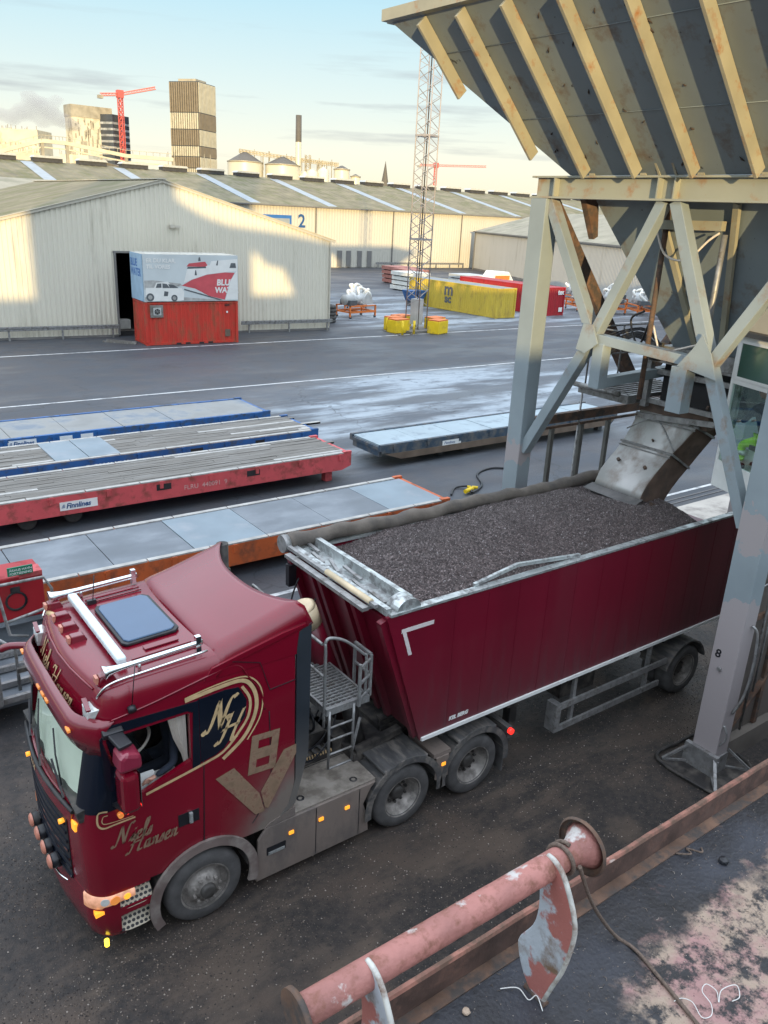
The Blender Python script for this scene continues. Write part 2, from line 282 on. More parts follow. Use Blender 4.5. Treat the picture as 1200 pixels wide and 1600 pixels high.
# ================================================================== SETTING
def struct(o): return tag(o, kind='structure')
def ground_mat():
    mt = bpy.data.materials.new('yard_asphalt'); mt.use_nodes = True; nt = mt.node_tree; b = nt.nodes['Principled BSDF']
    t = N(nt, 'ShaderNodeTexCoord'); L = nt.links.new
    def noise_(scale, det, stretch=(1, 1, 1), rough=.55):
        mpn = N(nt, 'ShaderNodeMapping'); mpn.inputs['Scale'].default_value = stretch; L(t.outputs['Object'], mpn.inputs[0])
        n = N(nt, 'ShaderNodeTexNoise'); n.inputs['Scale'].default_value = scale; n.inputs['Detail'].default_value = det; n.inputs['Roughness'].default_value = rough; L(mpn.outputs[0], n.inputs['Vector']); return n.outputs['Fac']
    def ramp(src, a, c, v0=0., v1=1.):
        r = N(nt, 'ShaderNodeMapRange'); r.interpolation_type = 'SMOOTHSTEP'; r.inputs[1].default_value = a; r.inputs[2].default_value = c; r.inputs[3].default_value = v0; r.inputs[4].default_value = v1; L(src, r.inputs[0]); return r.outputs[0]
    def op(o_, a, c):
        n = N(nt, 'ShaderNodeMath', operation=o_)
        for i, q in enumerate((a, c)):
            if isinstance(q, (int, float)): n.inputs[i].default_value = q
            else: L(q, n.inputs[i])
        return n.outputs[0]
    def mixc(f, a, c):
        n = N(nt, 'ShaderNodeMix', data_type='RGBA')
        L(f, n.inputs[0])
        for i, q in ((6, a), (7, c)):
            if isinstance(q, tuple): n.inputs[i].default_value = (*q, 1)
            else: L(q, n.inputs[i])
        return n.outputs[2]
    s = N(nt, 'ShaderNodeSeparateXYZ'); L(t.outputs['Object'], s.inputs[0]); X, Y = s.outputs['X'], s.outputs['Y']
    big = noise_(.12, 5); streak = noise_(.42, 7, (.2, 1, 1), .62); mid = noise_(.8, 6); fine = noise_(9, 6); gr = noise_(60, 3)
    colr = mixc(ramp(big, .3, .7), (.041, .048, .060), (.054, .062, .075))
    colr = mixc(ramp(mid, .42, .62, 0, .55), colr, (.060, .057, .060))
    # tyre-swept light streaks where dust has dried on the wet yard
    reg = op('MULTIPLY', ramp(Y, 21, 27), ramp(Y, 37.5, 34.5)); reg = op('MULTIPLY', reg, ramp(X, 13, 19)); 
    reg2 = op('MULTIPLY', ramp(Y, 48.6, 52), ramp(Y, 82, 64)); reg2 = op('MULTIPLY', reg2, ramp(X, 34, 39)); reg2 = op('MULTIPLY', reg2, .75)
    reg3 = op('MULTIPLY', ramp(Y, 20.5, 24), ramp(X, 12.5, 16)); reg3 = op('MULTIPLY', reg3, ramp(Y, 37.5, 34.5, 0, .35))
    rg = op('MAXIMUM', op('MAXIMUM', reg, reg2), reg3)
    st = op('MULTIPLY', ramp(streak, .44, .60), rg)
    st = op('MULTIPLY', st, ramp(noise_(1.6, 8, (.5, 1, 1), .7), .28, .52))
    colr = mixc(st, colr, (.44, .51, .57))
    haze = op('MULTIPLY', rg, .45); colr = mixc(haze, colr, (.115, .135, .16))
    vo = N(nt, 'ShaderNodeTexVoronoi'); vo.feature = 'DISTANCE_TO_EDGE'; vo.inputs['Scale'].default_value = .16; mw = N(nt, 'ShaderNodeMix', data_type='VECTOR'); nn_ = N(nt, 'ShaderNodeTexNoise'); nn_.inputs['Scale'].default_value = .6; nn_.inputs['Detail'].default_value = 6; L(t.outputs['Object'], nn_.inputs['Vector']); va = N(nt, 'ShaderNodeVectorMath', operation='MULTIPLY_ADD'); L(nn_.outputs['Color'], va.inputs[0]); va.inputs[1].default_value = (3, 3, 0); L(t.outputs['Object'], va.inputs[2]); L(va.outputs[0], vo.inputs['Vector'])
    colr = mixc(ramp(vo.outputs['Distance'], .006, .002, 0, .55), colr, (.022, .023, .026))
    sea = op('ABSOLUTE', op('SUBTRACT', Y, 42.3), 0); colr = mixc(ramp(sea, .05, .02, 0, .5), colr, (.025, .027, .03))
    # dark spilled cargo dust along the quay
    wob = op('ADD', Y, op('MULTIPLY', op('SUBTRACT', mid, .5), 5.0)); spill = ramp(wob, 15.5, 10.5)
    spc = mixc(ramp(fine, .35, .7), (.019, .0165, .0155), (.046, .036, .030)); spc = mixc(ramp(mid, .48, .7), spc, (.078, .056, .042))
    bandm = op('MULTIPLY', op('MULTIPLY', ramp(wob, 5.6, 6.5), ramp(wob, 8.0, 7.0)), ramp(noise_(2.2, 8, (.35, 1, 1), .7), .40, .62)); spc = mixc(op('MULTIPLY', bandm, .7), spc, (.105, .078, .058))
    colr = mixc(ramp(spill, 0, 1, 0, .93), colr, spc)
    colr = mixc(ramp(gr, .57, .70, 0, .5), colr, (.105, .09, .08))
    L(colr, b.inputs['Base Color'])
    wet = op('MULTIPLY', ramp(noise_(.35, 6, (.4, 1, 1)), .42, .62), op('SUBTRACT', 1.0, spill))
    rough = N(nt, 'ShaderNodeMapRange'); rough.inputs[3].default_value = .72; rough.inputs[4].default_value = .5; L(wet, rough.inputs[0]); L(rough.outputs[0], b.inputs['Roughness'])
    bp = N(nt, 'ShaderNodeBump'); bp.inputs['Strength'].default_value = .55; bp.inputs['Distance'].default_value = .016; L(op('ADD', fine, op('ADD', op('MULTIPLY', gr, .6), op('MULTIPLY', noise_(26, 4), op('MULTIPLY', spill, 1.0)))), bp.inputs['Height']); L(bp.outputs[0], b.inputs['Normal'])
    b.inputs['Specular IOR Level'].default_value = .45
    return mt
M['ground'] = ground_mat()
M['line'] = mat('worn_white_road_paint', (.50, .51, .51), .6, 0, .15, 3, dirt=(.20, .21, .22), dirt_amt=.4, dirt_scale=1.6)
M['water'] = mat('harbour_water', (.02, .035, .045), .08, 0, .2, .3, bump=.4, bscale=1.5)
M['quaywall'] = mat('quay_concrete', (.16, .155, .15), .8, 0, .3, .8, bump=.2, bscale=8)
M['slab'] = mat('pale_concrete_strip', (.40, .37, .33), .8, 0, .18, .9, dirt=(.22, .20, .18), dirt_amt=.4, dirt_scale=1)
g = MB(); g.box((-1600, 3.85, -6), (3000, 3200, 0)); struct(g.build('ground', 'ground'))
g = MB(); g.quad((-1600, -1500, -2.6), (3000, -1500, -2.6), (3000, 3.9, -2.6), (-1600, 3.9, -2.6)); struct(g.build('water', 'water', recalc=False))
g = MB(); g.box((-400, 3.62, -6), (600, 3.848, -.02)); struct(g.build('quay_wall', 'quaywall'))
for y0, w_ in ((48.5, .16), (36.45, .15)):
    g = MB(); x = -60
    while x < 140: g.box((x, y0-w_/2, .001), (x+4, y0+w_/2, .006)); x += 4
    struct(g.build('road_line', 'line'))
for (x0, y0, x1, y1) in ((7.0, 15.06, 9.6, 15.2), (7.2, 12.95, 8.6, 13.1), (9.2, 13.0, 10.2, 13.12)):
    g = MB(); g.box((x0, y0, .001), (x1, y1, .004)); struct(g.build('road_line', 'line'))
g = MB(); g.box((19.5, 9.6, .001), (40, 14.25, .012)); struct(g.build('concrete_strip', 'slab'))
g = MB(); g.box((20.5, 15.1, .001), (70, 15.22, .006)); struct(g.build('road_line', 'line'))
M['railsteel'] = mat('rail_steel', (.10, .09, .09), .4, .7, .3, 5)
for yy in (14.5, 14.75):
    g = MB(); g.box((19, yy, .001), (70, yy+.07, .016)); struct(g.build('crane_rail', 'railsteel'))
# low wooded rise far off
M['hill'] = mat('distant_scrub', (.10, .115, .045), .9, 0, .5, .02)
g = MB(); vs = []; n_ = 60
for i in range(n_+1):
    t = i/n_; x = 330+t*900; y = 900-t*380; h = 13+5*noise.noise(Vector((i*.35, 0, 0)))
    vs += [(x, y, -1), (x+10, y+14, h), (x+60, y+90, -1)]
g.add(vs, [(i*3, i*3+3, i*3+4, i*3+1) for i in range(n_)]+[(i*3+1, i*3+4, i*3+5, i*3+2) for i in range(n_)])
struct(g.build('hills', 'hill', smooth=True))

# ---------------------------------------------------------------- corrugated walls
M['clad'] = mat('cream_corrugated_cladding', (.62, .585, .49), .55, .0, .05, .5, dirt=(.40, .37, .30), dirt_amt=.2, dirt_scale=.8, stretch=(1, 1, .12))
M['roofcem'] = mat('mossy_fibre_cement_roof', (.185, .160, .098), .85, 0, .3, .5, dirt=(.125, .12, .05), dirt_amt=.5, dirt_scale=.35)
M['trim'] = mat('pale_metal_flashing', (.48, .45, .38), .5, 0, .1, 2)
M['door'] = mat('grey_metal_door', (.17, .165, .16), .6, 0, .1, 2)
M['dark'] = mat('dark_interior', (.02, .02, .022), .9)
def corrugate(mb, o, u, nrm, s0, s1, zb, zt, pitch=.3, dep=.045):
    """vertical trapezoid sheeting: o + u*s; top height zt(s)"""
    prof = []; s = s0
    while s < s1-1e-6:
        for ds, d in ((0, 0), (pitch*.35, 0), (pitch*.5, dep), (pitch*.85, dep)):
            if s+ds < s1: prof.append((s+ds, d))
        s += pitch
    prof.append((s1, 0)); vs = []
    for s, d in prof:
        p = o+u*s+nrm*d; vs += [(p.x, p.y, zb), (p.x, p.y, zt(s))]
    mb.add(vs, [(2*i, 2*i+2, 2*i+3, 2*i+1) for i in range(len(prof)-1)])
def gable_hall():
    A = Vector((33.35, 52.55, 0)); u = Vector((-22.4, 1.69, 0)).normalized(); nb = Vector((-u.y, u.x, 0))*-1; nb = nb if nb.y > 0 else -nb; nf = -nb
    W, ez, az, D = 24.5, 6.42, 9.72, 44
    top = lambda s: ez+(az-ez)*(1-abs(s-W/2)/(W/2))
    t = thing('gable_warehouse', A, 'cream corrugated gable warehouse with an open dark doorway behind the stacked containers', 'warehouse')
    w = MB(); corrugate(w, A, u, nf, 0, 9.2, .12, lambda s: top(s)-.12); corrugate(w, A, u, nf, 15.55, W, .12, lambda s: top(s)-.12); w.build('front_wall', 'clad', t, recalc=False)
    w = MB(); corrugate(w, A, u, nf, 9.2, 15.55, 5.27, lambda s: top(s)-.12 if abs(s-W/2) > .05 else az-.12); w.build('door_header', 'clad', t, recalc=False)
    w = MB(); corrugate(w, A, nb, -u, 0, D, .12, lambda s: ez-.1); w.build('side_wall', 'clad', t, recalc=False)
    w = MB(); corrugate(w, A+u*W, nb, u, 0, D, .12, lambda s: ez-.1); w.build('side_wall', 'clad', t, recalc=False)
    w = MB(); P = lambda s, d, z: tuple(A+u*s+nb*d+Vector((0, 0, z)))
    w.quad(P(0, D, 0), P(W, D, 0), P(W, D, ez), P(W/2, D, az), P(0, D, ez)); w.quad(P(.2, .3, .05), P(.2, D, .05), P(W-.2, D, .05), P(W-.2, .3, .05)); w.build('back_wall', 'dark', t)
    for k, (sa, sb) in enumerate(((-.25, W/2), (W/2, W+.25))):
        w = MB(); n = 60; vs = []
        for i in range(D*2+1):
            d = -.22+i*(D+.3)/(D*2); dz = .035*(i % 2)
            vs += [P(sa, d, (ez-.06 if k == 0 else az)+dz), P(sb, d, (az if k == 0 else ez-.06)+dz)]
        w.add(vs, [(2*i, 2*i+1, 2*i+3, 2*i+2) for i in range(D*2)]); w.build('roof', 'roofcem', t)
    w = MB()
    for a, b_ in (((-.28, ez-.16), (W/2, az-.08)), ((W/2, az-.08), (W+.28, ez-.16))):
        w.beam(P(a[0], -.1, a[1]+.02), P(b_[0], -.1, b_[1]+.02), .12, .2, (0, 0, 1))
    w.build('verge_trim', 'trim', t)
    w = MB(); w.beam(P(W/2, -.2, az+.05), P(W/2, D, az+.05), .5, .06); w.build('ridge_cap', 'trim', t)
    w = MB(); w.box((0, 0, 0), (1, 1, 1), Matrix.Identity(4)); w.v = []; w.f = []; w.mi = []; w.sm = []
    for a, b_ in ((0, 9.2), (15.55, W)): w.beam(P(a, .04, .07), P(b_, .04, .07), .2, .14)
    w.build('plinth', M['quaywall'], t)
    w = MB()
    for s in (15.5, 9.25): w.beam(P(s, -.05, .1), P(s, -.05, 5.3), .12, .12)
    w.beam(P(9.2, -.05, 5.3), P(15.6, -.05, 5.3), .12, .12); w.build('door_frame', 'door', t)
    w = MB(); w.beam(P(.12, -.14, .3), P(.12, -.14, ez-.1), .1, .1); w.build('downpipe', 'trim', t)
    w = MB(); w.box((21.45, 53.15, 6.85), (21.7, 53.4, 7.05)); w.beam((21.7, 53.25, 6.95), (22.15, 53.15, 6.95), .12, .12); w.build('floodlight', 'trim', t)
    # crash rails in front of the wall
    for a, b_ in ((0, 7.2), (15.6, 30)):
        r = thing('crash_rail', P(a, -.45, 0), 'galvanised steel crash rail along the foot of the gable wall '+('right of the containers' if a == 0 else 'left of the dark doorway'), 'guard rail', 'crash rails at the warehouse foot')
        w = MB()
        for dz in (0, .13): w.beam(P(a, -.5, .66+dz), P(b_, -.5, .66+dz), .07, .09)
        w.beam(P(a, -.46, .72), P(b_, -.46, .72), .03, .26); w.build('rail', 'galv', r)
        s = a+.4
        while s < b_:
            w = MB(); w.beam(P(s, -.42, 0), P(s, -.42, .62), .1, .1); w.build('post', 'galv', r); s += 3.1
gable_hall()

# ---------------------------------------------------------------- long hall with the blue 2
M['clad2'] = mat('cream_flat_cladding', (.50, .48, .42), .6, 0, .06, .4, dirt=(.46, .42, .33), dirt_amt=.25, dirt_scale=.4, stretch=(1, 1, .15))
M['blue'] = mat('blue_sign_paint', (.03, .13, .38), .5, 0, .1, 2)
M['bluedark'] = mat('dark_blue_lettering', (.02, .08, .22), .5)
M['skylight'] = mat('translucent_roof_sheet', (.26, .29, .31), .4, 0, .15, 1)
M['ventdark'] = mat('dark_vent_side', (.045, .045, .05), .6)
M['venttop'] = mat('pale_vent_cover', (.42, .43, .42), .4, 0, .15, 2)
def long_hall():
    t = thing('long_warehouse', (70, 111, 0), 'very long cream warehouse with a mossy roof, roof lights and a blue number 2', 'warehouse')
    x0, x1, y0, yr, ez, rz = -40, 230, 111, 131, 8.75, 12.9
    w = MB(); corrugate(w, Vector((x0, y0, 0)), Vector((1, 0, 0)), Vector((0, -1, 0)), 0, x1-x0, .05, lambda s: ez, .5, .035); w.build('front_wall', 'clad2', t, recalc=False)
    w = MB(); w.box((x0+.1, y0+.15, 0), (x1, 2*yr-y0, ez-.1)); w.build('hall_body', 'clad2', t)
    for s in (0, 1):
        w = MB(); vs = []; n = int((x1-x0)/.5)
        ya, yb = (y0-.5, yr) if s == 0 else (yr, 2*yr-y0+.5); za, zb = (ez-.05, rz) if s == 0 else (rz, ez-.05)
        for i in range(n+1):
            x = x0+i*.5; dz = .05*(i % 2); vs += [(x, ya, za+dz), (x, yb, zb+dz)]
        w.add(vs, [(2*i, 2*i+2, 2*i+3, 2*i+1) for i in range(n)]); w.build('roof', 'roofcem', t)
    w = MB(); w.beam((x0, y0-.55, ez-.08), (x1, y0-.55, ez-.08), .18, .16); w.build('gutter', 'door', t)
    x = 70.6-13*8
    while x < 200:
        w = MB(); sl = (rz-ez)/(yr-y0); P = lambda xx, yy, dz=.13: (xx, yy, ez+sl*(yy-y0)+dz)
        w.add([P(x-.8, y0), P(x+.8, y0), P(x+.8, yr-1.5), P(x-.8, yr-1.5), P(x-.8, y0, .06), P(x+.8, y0, .06), P(x+.8, yr-1.5, .06), P(x-.8, yr-1.5, .06)], [(0,1,2,3), (4,7,6,5), (0,4,5,1), (1,5,6,2), (2,6,7,3), (3,7,4,0)]); w.build('roof_light', 'skylight', t); x += 13
    x = 60-6.3*14
    while x < 150:
        w = MB(); w.box((x-2, yr-.8, rz-.1), (x+2, yr+.8, rz+.45)); v = w.build('ridge_vent', 'ventdark', t)
        w = MB(); w.prism([(-2.15+x, rz+.45), (2.15+x, rz+.45), (1.85+x, rz+.75), (-1.85+x, rz+.75)], None, 'xz', yr-1.0, yr+1.0); w.build('vent_cover', 'venttop', v); x += 6.3
    for x in (38.5, 53, 67.6, 82, 96.4):
        w = MB(); w.beam((x, y0-.12, .1), (x, y0-.12, ez-.1), .16, .16); w.build('downpipe', 'door', t)
    for x in (72, 73.65, 75.7, 77.6):
        w = MB(); w.box((x-.42, y0-.14, .15), (x+.42, y0-.04, 2.55)); w.build('door', 'door', t)
    w = MB(); w.box((57.6, y0-.12, 5.9), (63.4, y0-.05, 7.35)); w.build('sign_board', 'blue', t)
    w = MB(); w.box((57.9, y0-.125, 6.1), (63.1, y0-.121, 6.9)); w.build('sign_panel', M['skylight'], t)
    text('2', 'number', 2.6, 'bluedark', t, face_mtx((64.5, y0-.1, 5.75), (1, 0, 0), (0, 0, 1)), bold=.05)
    r = thing('crash_rail', (79, 110.2, 0), 'distant low steel crash rail along the foot of the long cream warehouse', 'guard rail')
    w = MB(); w.beam((78.5, 110.3, .75), (97, 110.3, .75), .1, .3); w.build('rail', 'galv', r)
    for i in range(7):
        w = MB(); w.beam((79+i*3, 110.35, 0), (79+i*3, 110.35, .7), .12, .12); w.build('post', 'galv', r)
long_hall()
M['cladg'] = mat('grey_corrugated_cladding', (.40, .40, .385), .5, 0, .05, .5, dirt=(.30, .29, .27), dirt_amt=.2, stretch=(1, 1, .1))
M['roofgrey'] = mat('weathered_pale_roof', (.27, .25, .19), .8, 0, .2, .4, dirt=(.19, .185, .13), dirt_amt=.4, dirt_scale=.3)
def grey_hall():
    A = Vector((97.4, 108.2, 0)); d = Vector((-.376, -.926, 0)).normalized(); nf = Vector((d.y, -d.x, 0)); nf = nf if nf.x < 0 else -nf; nb = -nf; L_ = 72
    t = thing('grey_warehouse', A, 'pale grey corrugated warehouse with a shallow roof behind the hopper frame', 'warehouse')
    P = lambda s, b_, z: tuple(A+d*s+nb*b_+Vector((0, 0, z)))
    ez = 6.1
    w = MB(); corrugate(w, A, d, nf, 0, L_, .3, lambda s: ez, .33, .05); w.build('long_wall', 'cladg', t, recalc=False)
    w = MB(); w.add([P(.05, .1, 0), P(L_-.05, .1, 0), P(L_-.05, .1, ez-.02), P(.05, .1, ez-.02), P(.05, 24, 0), P(L_-.05, 24, 0), P(L_-.05, 24, ez-.02), P(.05, 24, ez-.02), P(.05, 12, 9.5), P(L_-.05, 12, 9.5)],
        [(0,1,2,3), (4,7,6,5), (0,3,8,7,4), (1,5,6,9,2), (2,9,8,3), (6,7,8,9)]); w.build('hall_body', 'cladg', t)
    w = MB(); n = L_*2
    for a, za, b_, zb in ((-.4, ez+.02, 12, 9.6), (12, 9.6, 24.4, ez+.02)):
        w.add(sum([[P(-.3+i*(L_+.6)/n, a, za+.04*(i % 2)), P(-.3+i*(L_+.6)/n, b_, zb+.04*(i % 2))] for i in range(n+1)], []), [(2*i, 2*i+2, 2*i+3, 2*i+1) for i in range(n)])
    w.build('roof', 'roofgrey', t)
    w = MB(); w.beam(P(-.3, -.35, ez), P(L_+.3, -.35, ez), .14, .18); w.build('gutter', 'door', t)
    w = MB(); w.beam(P(0, -.08, 0), P(0, -.08, ez), .14, .2); w.build('corner_trim', 'door', t)
    w = MB(); w.beam(P(0, .1, .15), P(L_, .1, .15), .35, .3); w.build('plinth', 'quaywall', t)
grey_hall()
# low annexe roof seen beyond the gable roof at the far left
t = thing('low_shed', (8, 100, 0), 'low shed with a plain light grey roof beyond the gable roof, left edge', 'shed')
w = MB(); w.box((-30, 99.6, 0), (40, 110.9, 7.6)); w.build('walls', 'clad2', t)
w = MB(); w.add([(-30, 99.2, 7.7), (40.3, 99.2, 7.7), (34, 110.8, 10.2), (-30, 110.8, 10.2), (-30, 99.2, 7.55), (40.3, 99.2, 7.55), (34, 110.8, 10.05), (-30, 110.8, 10.05)], [(0,1,2,3), (4,7,6,5), (0,4,5,1), (1,5,6,2), (2,6,7,3), (3,7,4,0)]); w.build('roof', 'roofgrey', t)

# ---------------------------------------------------------------- distant skyline (directions in metres from the camera's foot)
M['tow_l'] = mat('pale_vertical_cladding', (.46, .43, .33), .5, 0, .15, .4)
M['tow_d'] = mat('bronze_vertical_cladding', (.20, .165, .115), .5, 0, .15, .4)
M['bglass'] = mat('dark_office_glass', (.05, .06, .075), .2, 0, .2, .3)
M['wglass'] = mat('office_window_band', (.30, .32, .34), .3, 0, .5, .4)
M['stucco'] = mat('pale_plaster', (.60, .56, .44), .7, 0, .12, .15, dirt=(.42, .38, .28), dirt_amt=.3, dirt_scale=.1)
M['craner'] = mat('hazed_red_crane_paint', (.52, .10, .085), .5)  # red lightened, distance haze put into the colour
M['silo'] = mat('pale_silo_steel', (.60, .57, .46), .45, .1, .1, .1, stretch=(1, 1, .1))
M['silodark'] = mat('dark_silo_roof', (.10, .09, .075), .7)
M['plant'] = mat('plant_steelwork', (.34, .31, .24), .6, .1, .3, .3)
def rotbox(C, s1, s2, ang):
    """C nearest corner, box with sides along unit vectors a (leftwards) and b (rightwards, away)"""
    v = Vector((C[0], C[1], 0)).normalized(); r_ = Vector((v.y, -v.x, 0))
    a = (-r_*math.cos(ang)+v*math.sin(ang)); b_ = (r_*math.sin(ang)+v*math.cos(ang))
    return Vector((C[0], C[1], 0)), a, b_
def facade(mb, C, d, L_, z0, z1, n, nrm, dep=.5, frac=.55):
    st = L_/n
    for i in range(n):
        p = C+d*(st*(i+(1-frac)/2)); q = C+d*(st*(i+(1+frac)/2)); o = nrm*dep
        mb.add([(*(p+o).xy, z0), (*(q+o).xy, z0), (*(q+o).xy, z1), (*(p+o).xy, z1), (*p.xy, z0), (*q.xy, z0), (*q.xy, z1), (*p.xy, z1)], [(0,1,2,3), (0,4,5,1), (3,2,6,7), (1,5,6,2), (0,3,7,4)])
def high_rise():
    C, a, b_ = rotbox((243.7, 548.3), 22, 22, R(31)); S = 21.5; top = 81.5
    t = thing('tower_block', C, 'tall tower with stacked blocks of alternating bronze and pale vertical cladding', 'tower block')
    na = -b_; nb = -a; levels = [top]; px = [127, 170, 192, 215, 230, 245, 260]  # storey bands read off as fractions of the height
    zs = [81.5, 63.5, 53.5, 43.5, 37, 30, 23.5, 0]
    for i in range(7):
        z1, z0 = zs[i], zs[i+1]; off = .35*(i % 2); dark_left = (i % 2 == 0)
        w = MB(); P = [C-a*off*0, C+a*S, C+a*S+b_*S, C+b_*S]
        w.add([(*q.xy, z) for z in (z0+.01, z1-.01) for q in P], [(0,3,2,1), (4,5,6,7), (0,1,5,4), (1,2,6,5), (2,3,7,6), (3,0,4,7)]); st = w.build('storey_block', 'bglass', t)
        w = MB(); facade(w, C, a, S, z0, z1-.5, 13, na, .55, .62); w.build('cladding_fins', 'tow_d' if dark_left else 'tow_l', st)
        w = MB(); facade(w, C, b_, S, z0, z1-.5, 13, nb, .55, .62); w.build('cladding_fins', 'tow_l' if dark_left else 'tow_d', st)
    w = MB(); q = C+a*4+b_*4; w.add([(*(q+a*i*13+b_*j*13).xy, z) for z in (top, top+2) for i, j in ((0, 0), (1, 0), (1, 1), (0, 1))], [(4,5,6,7), (0,1,5,4), (1,2,6,5), (2,3,7,6), (3,0,4,7)]); w.build('roof_plant', 'plant', t)
high_rise()
def office(C0, S1, S2, ang, top, label, kind):
    C, a, b_ = rotbox(C0, S1, S2, ang); t = thing('office_building', C, label, 'office building'); P = [C, C+a*S1, C+a*S1+b_*S2, C+b_*S2]
    rnd = random.Random(5)
    w = MB(); w.add([(*q.xy, z) for z in (0, top) for q in P], [(0,3,2,1), (4,5,6,7), (0,1,5,4), (1,2,6,5), (2,3,7,6), (3,0,4,7)]); w.build('tower_walls', 'bglass' if kind == 'black' else 'stucco', t)
    w = MB()
    if kind == 'black':
        z = 6
        while z < top-4:
            facade(w, C, a, S1, z, z+1.3, 7, -b_, .15, .9); facade(w, C, b_, S2, z, z+1.3, 7, -a, .15, .9); z += 3.6
        w.build('window_band', 'wglass', t)
    else:
        for i in range(150):
            s = rnd.uniform(.04, .94)*S2; z = rnd.uniform(.1, .86)*top; h = rnd.choice((1.4, 3, 5)); p = C+b_*s; q = C+b_*(s+.75); o = -a*.12
            w.add([(*(p+o).xy, z), (*(q+o).xy, z), (*(q+o).xy, z+h), (*(p+o).xy, z+h)], [(0, 1, 2, 3)])
        for i in range(60):
            s = rnd.uniform(.1, .9)*S1; z = rnd.uniform(.1, .86)*top; p = C+a*s; q = C+a*(s+.8); o = -b_*.12
            w.add([(*(p+o).xy, z), (*(q+o).xy, z), (*(q+o).xy, z+3), (*(p+o).xy, z+3)], [(0, 1, 2, 3)])
        for s, z, sw, h in ((13, 16, 5, 10), (17, 26, 4, 9), (6, 22, 2.6, 20), (4.5, 13, 9, 3)):
            p = C+b_*s; q = C+b_*(s+sw); o = -a*.2; w.add([(*(p+o).xy, z), (*(q+o).xy, z), (*(q+o).xy, z+h), (*(p+o).xy, z+h)], [(0, 1, 2, 3)])
        w.build('window_strip', 'plant', t)
        w = MB(); o = a*.3; w.add([(*q.xy, z) for z in (top-6, top+1) for q in (C-a*.3-b_*.3, C+a*(S1+.3)-b_*.3, C+a*(S1+.3)+b_*(S2+.3), C-a*.3+b_*(S2+.3))], [(0,3,2,1), (4,5,6,7), (0,1,5,4), (1,2,6,5), (2,3,7,6), (3,0,4,7)]); w.build('roof_screen', 'plant', t)
office((170.2, 575.4), 12, 26, R(70), 61.5, 'pale office tower with a random patchwork of narrow dark windows', 'pale')
office((193.5, 568), 10, 16, R(40), 58.5, 'black office tower with horizontal window bands behind the red crane', 'black')
def lattice(mb, p, q, w_, n, r):
    p = Vector(p); q = Vector(q); d = (q-p).normalized(); a = d.orthogonal().normalized() if abs(d.z) > .9 else d.cross(Vector((0, 0, 1))).normalized(); b_ = d.cross(a)
    cs = [(a*i+b_*j)*w_/2 for i, j in ((-1, -1), (1, -1), (1, 1), (-1, 1))]
    for c in cs: mb.beam(p+c, q+c, r, r)
    for k in range(n):
        for i in range(4):
            u_ = p+(q-p)*(k/n); v_ = p+(q-p)*((k+1)/n)
            mb.beam(u_+cs[i], v_+cs[(i+1) % 4], r*.6, r*.6); mb.beam(u_+cs[i], u_+cs[(i+1) % 4], r*.6, r*.6)
def tower_crane(base, top, ja, jb, ta, label):
    t = thing('tower_crane', base, label, 'tower crane', 'red tower cranes on the skyline')
    w = MB(); lattice(w, base, (base[0], base[1], top), 2.4, 22, .5); w.build('mast', 'craner', t)
    w = MB(); lattice(w, (base[0], base[1], top), jb, 1.5, 14, .35); w.build('jib', 'craner', t)
    w = MB(); lattice(w, (base[0], base[1], top), ja, 1.5, 6, .4); w.build('counter_jib', 'craner', t)
    w = MB(); w.box((ja[0]-1.5, ja[1]-1.5, ja[2]-2.2), (ja[0]+1.5, ja[1]+1.5, ja[2]-.3)); w.build('counterweight', 'plant', t)
    w = MB(); w.box((base[0]-1.9, base[1]-1.9, top-2), (base[0]+1.9, base[1]+1.9, top+2.4)); w.build('slewing_cab', 'craner', t)
tower_crane((198.6, 566.2, 0), 70.2, (187.3, 570, 69.2), (219.2, 558.5, 75.5), 0, 'red tower crane standing in front of the black office tower')
tower_crane((529, 652, 0), 52, (517, 662, 51.8), (565, 621, 53), 0, 'faint red tower crane far away behind the lattice mast')
def round_silo(x, y, r_, h, rh, label, roof='silodark', ribs=False):
    t = thing('silo', (x, y, 0), label, 'silo', 'silos of the harbour plant')
    w = MB(); w.lathe([(r_, 0), (r_, h)], (x, y, 0), 'z', 40); w.build('shell', 'silo', t)
    w = MB(); w.lathe([(r_+.3, h-.3), (r_*.12, h+rh), (0, h+rh)], (x, y, 0), 'z', 40); w.build('silo_roof', roof, t)
    w = MB(); w.lathe([(r_+.15, h-.5), (r_+.25, h-.1)], (x, y, 0), 'z', 40); w.build('rim_band', 'plant', t)
k = 350/600
def F(p, s=k): return (p[0]*s, p[1]*s, 8.48+(p[2]-8.48)*s)
for (q, r_, zt, rh, lb) in (((270.4, 535.6, 35.6), 6.8, 0, 3.4, 'wide cream silo with a dark cone roof, leftmost of the plant'), ((292.5, 524, 35), 6.8, 0, 2.9, 'wide cream silo with a dark cone roof, next to the tall chimney'),
                          ((326.5, 503.2, 34.4), 3.1, 0, 1.2, 'small slim ribbed silo with a low cone at the right end of the plant'), ((334.5, 498.2, 30.4), 1.9, 0, .7, 'lowest stubby silo at the far right end of the plant')):
    f = F(q); round_silo(f[0], f[1], r_, f[2], rh, lb)
